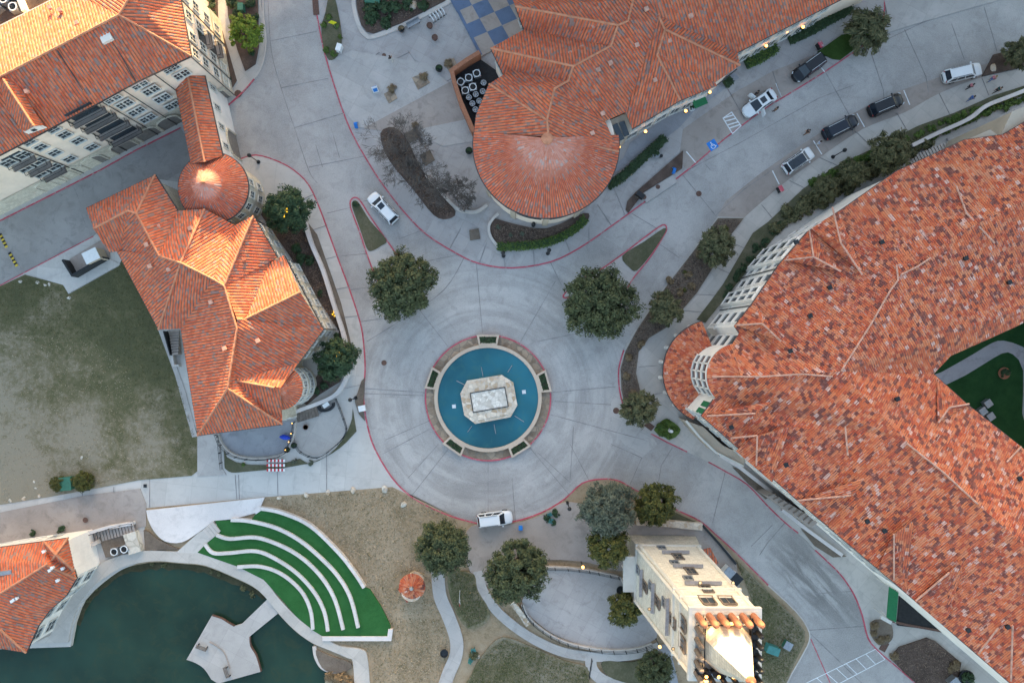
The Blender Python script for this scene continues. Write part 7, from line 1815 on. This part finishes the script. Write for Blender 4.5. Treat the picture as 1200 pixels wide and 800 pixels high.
# green awning shop corner and grate
t = thing('awning', 'sloping green awning over the yard at the foot of the big building', 'awning', W(1047, 708, 0)); b = wloc(t)
aw = [W(1042, 687, 3.1), W(1053, 694, 3.7), W(1050, 729, 3.7), W(1039, 723, 3.1)]
MB().add(aw + [v - Vector((0, 0, .08)) for v in aw], [(0, 1, 2, 3), (7, 6, 5, 4), (0, 4, 5, 1), (1, 5, 6, 2), (2, 6, 7, 3), (3, 7, 4, 0)]).build('canopy', M['cloth_green'], t)
for v in aw: MB().tube([Vector((v.x, v.y, 0)), v - Vector((0, 0, .05))], .06, 6).build('post', M['trim'], t)
v = W(1036.5, 725, 3.0); MB().box(v + Vector((.2, -.1, 0)), (1.5, .45, .25), rz=-.5).build('sign_board', M['trim'], t)
tag(MB().box(W(761, 499, .14), (1.2, .8, .06), rz=-.65).build('drain_grate', M['rust']), 'rusty rectangular grate by the kidney flower bed', 'grate')
tag(MB().box(W(370, 8, .14), (.8, 2.2, .05), rz=.08).build('drain_grate', M['rust']), 'long dark red grate at the top of the red kerb', 'grate')
tag(MB().box(W(1036, 757, .14), (.9, 1.3, .06), rz=-.5).build('tactile_pad', M['rust']), 'rust red tactile pad at the crossing', 'tactile pad')
tag(MB().box(W(170, 569, .36), (.45, .45, .04)).build('drain_grate', M['metal_d']), 'small square drain by the corner of the patchy lawn', 'grate')
# statue in the kidney bed
t = thing('garden_statue', 'small pale statue standing in the kidney flower bed', 'statue', W(785, 504, .2)); b = wloc(t)
MB().lathe(b, [(.3, 0), (.3, .3), (.22, .35)], 12).build('pedestal', M['kerb'], t)
MB().lathe(b + Vector((0, 0, .35)), [(.16, 0), (.2, .3), (.13, .55), (.2, .8), (.08, .92), (.12, 1.05), (.03, 1.2)], 12).build('figure', M['plastic_w'], t)

# ================================================================== ADDED BLOCKS OUT OF VIEW (put there to keep the low sun off the square)
def block(x0, x1, y0, y1, h, label, roof=2.0):
    t = thing('apartment_block', label, 'building', ((x0 + x1) / 2, (y0 + y1) / 2, 0))
    P = [Vector((x0, y0, 0)), Vector((x1, y0, 0)), Vector((x1, y1, 0)), Vector((x0, y1, 0))]
    walls(t, P, 0, h, 'stucco', inset=0)
    q = Roof(); hh = h + roof; ym = (y0 + y1) / 2; o = .5; i = min(6, (x1 - x0) * .3)
    a, b_, c_, d_ = [Vector((p.x + (o if p.x > (x0 + x1) / 2 else -o), p.y + (o if p.y > ym else -o), h)) for p in P]
    r0, r1 = Vector((x0 + i, ym, hh)), Vector((x1 - i, ym, hh))
    q.face([a, b_, r1, r0]); q.face([c_, d_, r0, r1]); q.face([b_, c_, r1]); q.face([d_, a, r0]); q.build('tileA', t)
    z = 2.0
    while z < h - 1.2:
        n = int((x1 - x0) / 5)
        for k in range(n): put_window(t, (x0 + (k + .5) * (x1 - x0) / n, y0 - .03, z), 0, 1.5, 1.4)
        z += 3.1

# the planted strip on the right reads as one continuous thicket: more shrubs between the larger ones
shrubs([(x, y, R.uniform(5, 8)) for x, y in along([(905, 268), (930, 255), (965, 236), (1000, 216), (1040, 192), (1066, 178)], 6)], 'leaf_olive', 'olive shrub in the thick row between walk and the big eave', 'olive shrubs of the long planted strip', 3)
shrubs([(x, y, R.uniform(4, 7)) for x, y in along([(955, 214), (990, 197), (1030, 178), (1060, 160)], 7)], 'leaf_hedge', 'greener shrub at the walk edge of the thick row', 'greener shrubs at the walk edge', 3)
# small things on the tower terrace
for i in range(9):
    q = T4[0].lerp(T4[1], .12 + .8 * R.random()).lerp(T4[3].lerp(T4[2], .1 + .8 * R.random()), (.1, .88, .95)[i % 3])
    o = MB().lathe((q.x, q.y, ZT + .05), [(.05, 0), (.05, .9), (.16, .95), (.2, 1.1), (.1, 1.25)], 8).build('terrace_light', M['metal_d'], tw)
    MB().lathe((q.x, q.y, ZT + 1.25), [(.05, 0), (.17, .1), (.05, .25)], 8).build('bulb', M['bulb'], o)
for i in range(8):
    q = T4[0].lerp(T4[1], .9).lerp(T4[3].lerp(T4[2], .9), .1 + .11 * i); q2 = T4[0].lerp(T4[1], .1 + .11 * i).lerp(T4[3].lerp(T4[2], .1 + .11 * i), .88)
    for v in (q, q2): MB().lathe((v.x, v.y, ZT + .05), [(.3, 0), (.24, .5), (.33, .95), (.1, 1.0)], 8).build('terrace_urn', M['metal_d'], tw)

# ================================================================== GRASS TUFTS AND BARK CHIPS (nobody could count them)
from mathutils.geometry import intersect_point_tri_2d
def scatter(pts, n, size, z, mat, name, label, seed=3, holes=(), flat=.5):
    P = [Vector((p.x, p.y, 0)) for p in px2w(pts)]
    T = [tuple(P[i] for i in t) for t in tessellate_polygon([P])]
    ar = [((t[1] - t[0]).cross(t[2] - t[0])).length for t in T]; rn = random.Random(seed); vs = []; fs = []
    HT = []
    for h in holes:
        H = [Vector((p.x, p.y, 0)) for p in px2w(h)]; HT += [tuple(H[i].xy for i in t) for t in tessellate_polygon([H])]
    for t in rn.choices(T, ar, k=n):
        u, v = rn.random(), rn.random()
        if u + v > 1: u, v = 1 - u, 1 - v
        p = t[0] + (t[1] - t[0]) * u + (t[2] - t[0]) * v
        if any(intersect_point_tri_2d(p.xy, *h) for h in HT): continue
        nn = Vector((rn.gauss(0, flat), rn.gauss(0, flat), 1)).normalized(); d = nn.cross(Vector((rn.gauss(0, 1), rn.gauss(0, 1), .1))).normalized(); b = nn.cross(d); s_ = size * rn.uniform(.5, 1.5)
        p = p + Vector((0, 0, z + rn.uniform(0, .05))); k = len(vs)
        vs += [p - d * s_, p + b * s_ * .45, p + d * s_, p - b * s_ * .45]; fs.append((k, k + 1, k + 2, k + 3))
    tag(MB().add(vs, fs).build(name, M[mat]), label, None, None, 'stuff')
LAWN = [(-60, 368), (0, 339), (30, 325), (75, 337), (82, 347), (140, 315), (150, 298), (172, 345), (186, 392), (213, 458), (230, 512), (233, 538), (225, 555), (164, 560), (112, 570), (62, 579), (0, 589), (-60, 598)]
scatter([(0, 339), (30, 325), (75, 337), (82, 347), (140, 315), (150, 298), (172, 345), (186, 392), (213, 458), (230, 512), (233, 538), (225, 550), (200, 520), (170, 470), (140, 420), (110, 400), (60, 395), (0, 390)], 6500, .075, .24, 'tuftg', 'grass', 'green tufts on the upper and right part of the large patchy lawn', 5)
scatter([(0, 390), (60, 395), (110, 400), (140, 420), (170, 470), (200, 520), (225, 550), (164, 560), (112, 570), (62, 579), (0, 589)], 4500, .075, .24, 'straw', 'grass', 'dry tufts on the worn lower part of the large patchy lawn', 15)
DRY = [(312, 584), (460, 572), (534, 608), (548, 640), (510, 668), (505, 690), (516, 722), (526, 750), (524, 770), (508, 800), (438, 800), (436, 765), (400, 752), (384, 747), (459, 747), (459, 731), (448, 709), (435, 688), (430, 686), (400, 642), (366, 611), (333, 597)]
scatter(DRY, 12000, .10, .135, 'straw', 'grass', 'dry straw coloured stubble of the brown lawn', 6)
scatter([(590, 747), (620, 757), (660, 773), (686, 781), (690, 800), (695, 812), (548, 812), (552, 790), (570, 762)], 5000, .1, .42, 'tuft', 'grass', 'tufts on the patchy lawn below the curved path', 7)
scatter([(863, 660), (880, 675), (905, 701), (930, 725), (941, 740), (930, 770), (915, 802), (893, 795), (880, 702)], 3500, .1, .42, 'tuft', 'grass', 'tufts on the worn grass beside the tower', 8)
scatter([(527, 672), (540, 669), (555, 673), (559, 690), (572, 714), (568, 726), (549, 733), (532, 705)], 2200, .1, .42, 'tuft', 'grass', 'tufts around the flagged grass patch', 9)
BED = [(841, 258), (869, 258), (852, 278), (837, 307), (815, 342), (798, 362), (778, 384), (758, 396), (746, 412), (743, 437), (749, 458), (760, 478), (745, 488), (734, 478), (729, 457), (728, 432), (734, 411), (740, 400), (748, 385), (782, 335), (810, 299)]
scatter(BED, 6000, .09, .30, 'chips', 'bark_chips', 'reddish bark chips of the long planting bed', 10)
scatter([(316, 248), (345, 257), (357, 264), (369, 295), (383, 335), (397, 375), (405, 410), (404, 430), (398, 445), (376, 460), (374, 440), (398, 390), (342, 300)], 5000, .09, .25, 'chips', 'bark_chips', 'bark chips of the bed between villa and low white wall', 11)
for pts_, lb_ in (([(1043, 770), (1053, 758), (1085, 747), (1094, 751), (1123, 775), (1120, 789), (1105, 810), (1080, 804), (1061, 788)], 'bark chips of the dark bed by the crossing'), ([(448, 159), (461, 152), (477, 167), (491, 196), (511, 223), (532, 248), (524, 255), (509, 251), (485, 221), (458, 188)], 'fallen leaves and chips of the bed under the leafless trees'),
                  ([(418, -30), (420, 12), (426, 31), (438, 38), (470, 26), (519, 1), (532, -30)], 'bark chips of the large white rimmed bed'), ([(580, 262), (578, 278), (588, 288), (640, 284), (680, 262), (640, 270)], 'bark chips of the crescent bed under the round hall')):
    scatter(pts_, 2600, .09, .3, 'chips', 'bark_chips', lb_, len(lb_))

overlay('lawn', [(858, 547), (873, 551), (902, 578), (896, 584), (876, 566)], 'soil', 'thin brown soil wedge between the red kerb and the building porch')
wall_thing([(842, 532), (866, 547), (902, 575)], .45, .8, 'pave_white', 'low white wall between the two porches of the big building', 0)
wall_thing([(915, 596), (945, 620), (985, 649)], .45, .6, 'pave_white', 'low white wall beside the slatted porch of the big building', 0)
# ================================================================== LIGHT AND CAMERA
SUN_EL, SUN_AZ = math.radians(7.0), math.radians(4.0)     # low evening sun from the top of the picture
EXPO, SKY, SUN = 2.68, .15, 3.4
block(-36, -12, 58, 74, 13.0, 'added cream block north of the alley, out of view, blocking the low sun')
block(-11.5, 92, 62, 80, 37.0, 'added long tall block out of view, keeping low sun off square and tower')
w = bpy.data.worlds.new('World'); scene.world = w; w.use_nodes = True; nt = w.node_tree
sky = nt.nodes.new('ShaderNodeTexSky'); sky.sky_type = 'NISHITA'; sky.sun_disc = False; sky.sun_elevation = SUN_EL; sky.sun_rotation = SUN_AZ; sky.air_density = 1.0; sky.dust_density = 3.0; sky.ozone_density = .95
nt.links.new(sky.outputs[0], nt.nodes['Background'].inputs[0]); nt.nodes['Background'].inputs[1].default_value = SKY
sd = bpy.data.lights.new('sun', 'SUN'); sd.energy = SUN; sd.angle = math.radians(.6); sd.color = (1, .69, .34)
so = bpy.data.objects.new('sun', sd); COL.objects.link(so)
dv = Vector((-math.sin(SUN_AZ) * math.cos(SUN_EL), -math.cos(SUN_AZ) * math.cos(SUN_EL), -math.sin(SUN_EL)))
so.rotation_euler = dv.to_track_quat('-Z', 'Y').to_euler(); so.location = (0, 60, 60)
# the lit lamps of the tower roof: warm floodlights on the north ledge and the roof terrace
def flood(loc, e, r=.25, c=(1, .62, .28), name='tower_floodlight'):
    l = bpy.data.lights.new(name, 'POINT'); l.energy = e; l.color = c; l.shadow_soft_size = r
    o = bpy.data.objects.new(name, l); COL.objects.link(o); o.location = loc
    MB().lathe(Vector(loc) - Vector((0, 0, .35)), [(.12, 0), (.2, .08), (.14, .14)], 10).build('floodlight', M['metal_d'], tw)
fa = tq(0, .5, .80, 1.6)
for t_ in (.25, .75): flood(tq(0, t_, .90, 1.8), 26)
flood(tq(3, .3, .93, 1.2), 14)
flood(tq(3, .6, .72, 2.2), 12)
for p in ((.2, .2), (.75, .12), (.12, .75)):
    q = T4[0].lerp(T4[1], p[0]).lerp(T4[3].lerp(T4[2], p[0]), p[1]); flood((q.x, q.y, ZT + .8), 20 if p[1] < .3 else 5)
cam = bpy.data.cameras.new('camera'); co = bpy.data.objects.new('camera', cam); COL.objects.link(co)
cam.sensor_width = 36; cam.lens = 24.0; cam.clip_end = 3000; cam.clip_start = 1
co.location = (0, 0, CAMH); co.rotation_euler = (0, 0, 0); scene.camera = co
cam.sensor_fit = 'HORIZONTAL'
scene.view_settings.view_transform = 'Standard'; scene.view_settings.look = 'None'; scene.view_settings.exposure = EXPO; scene.view_settings.gamma = 1
scene.render.engine = 'CYCLES'; scene.cycles.max_bounces = 5; scene.cycles.use_denoising = True
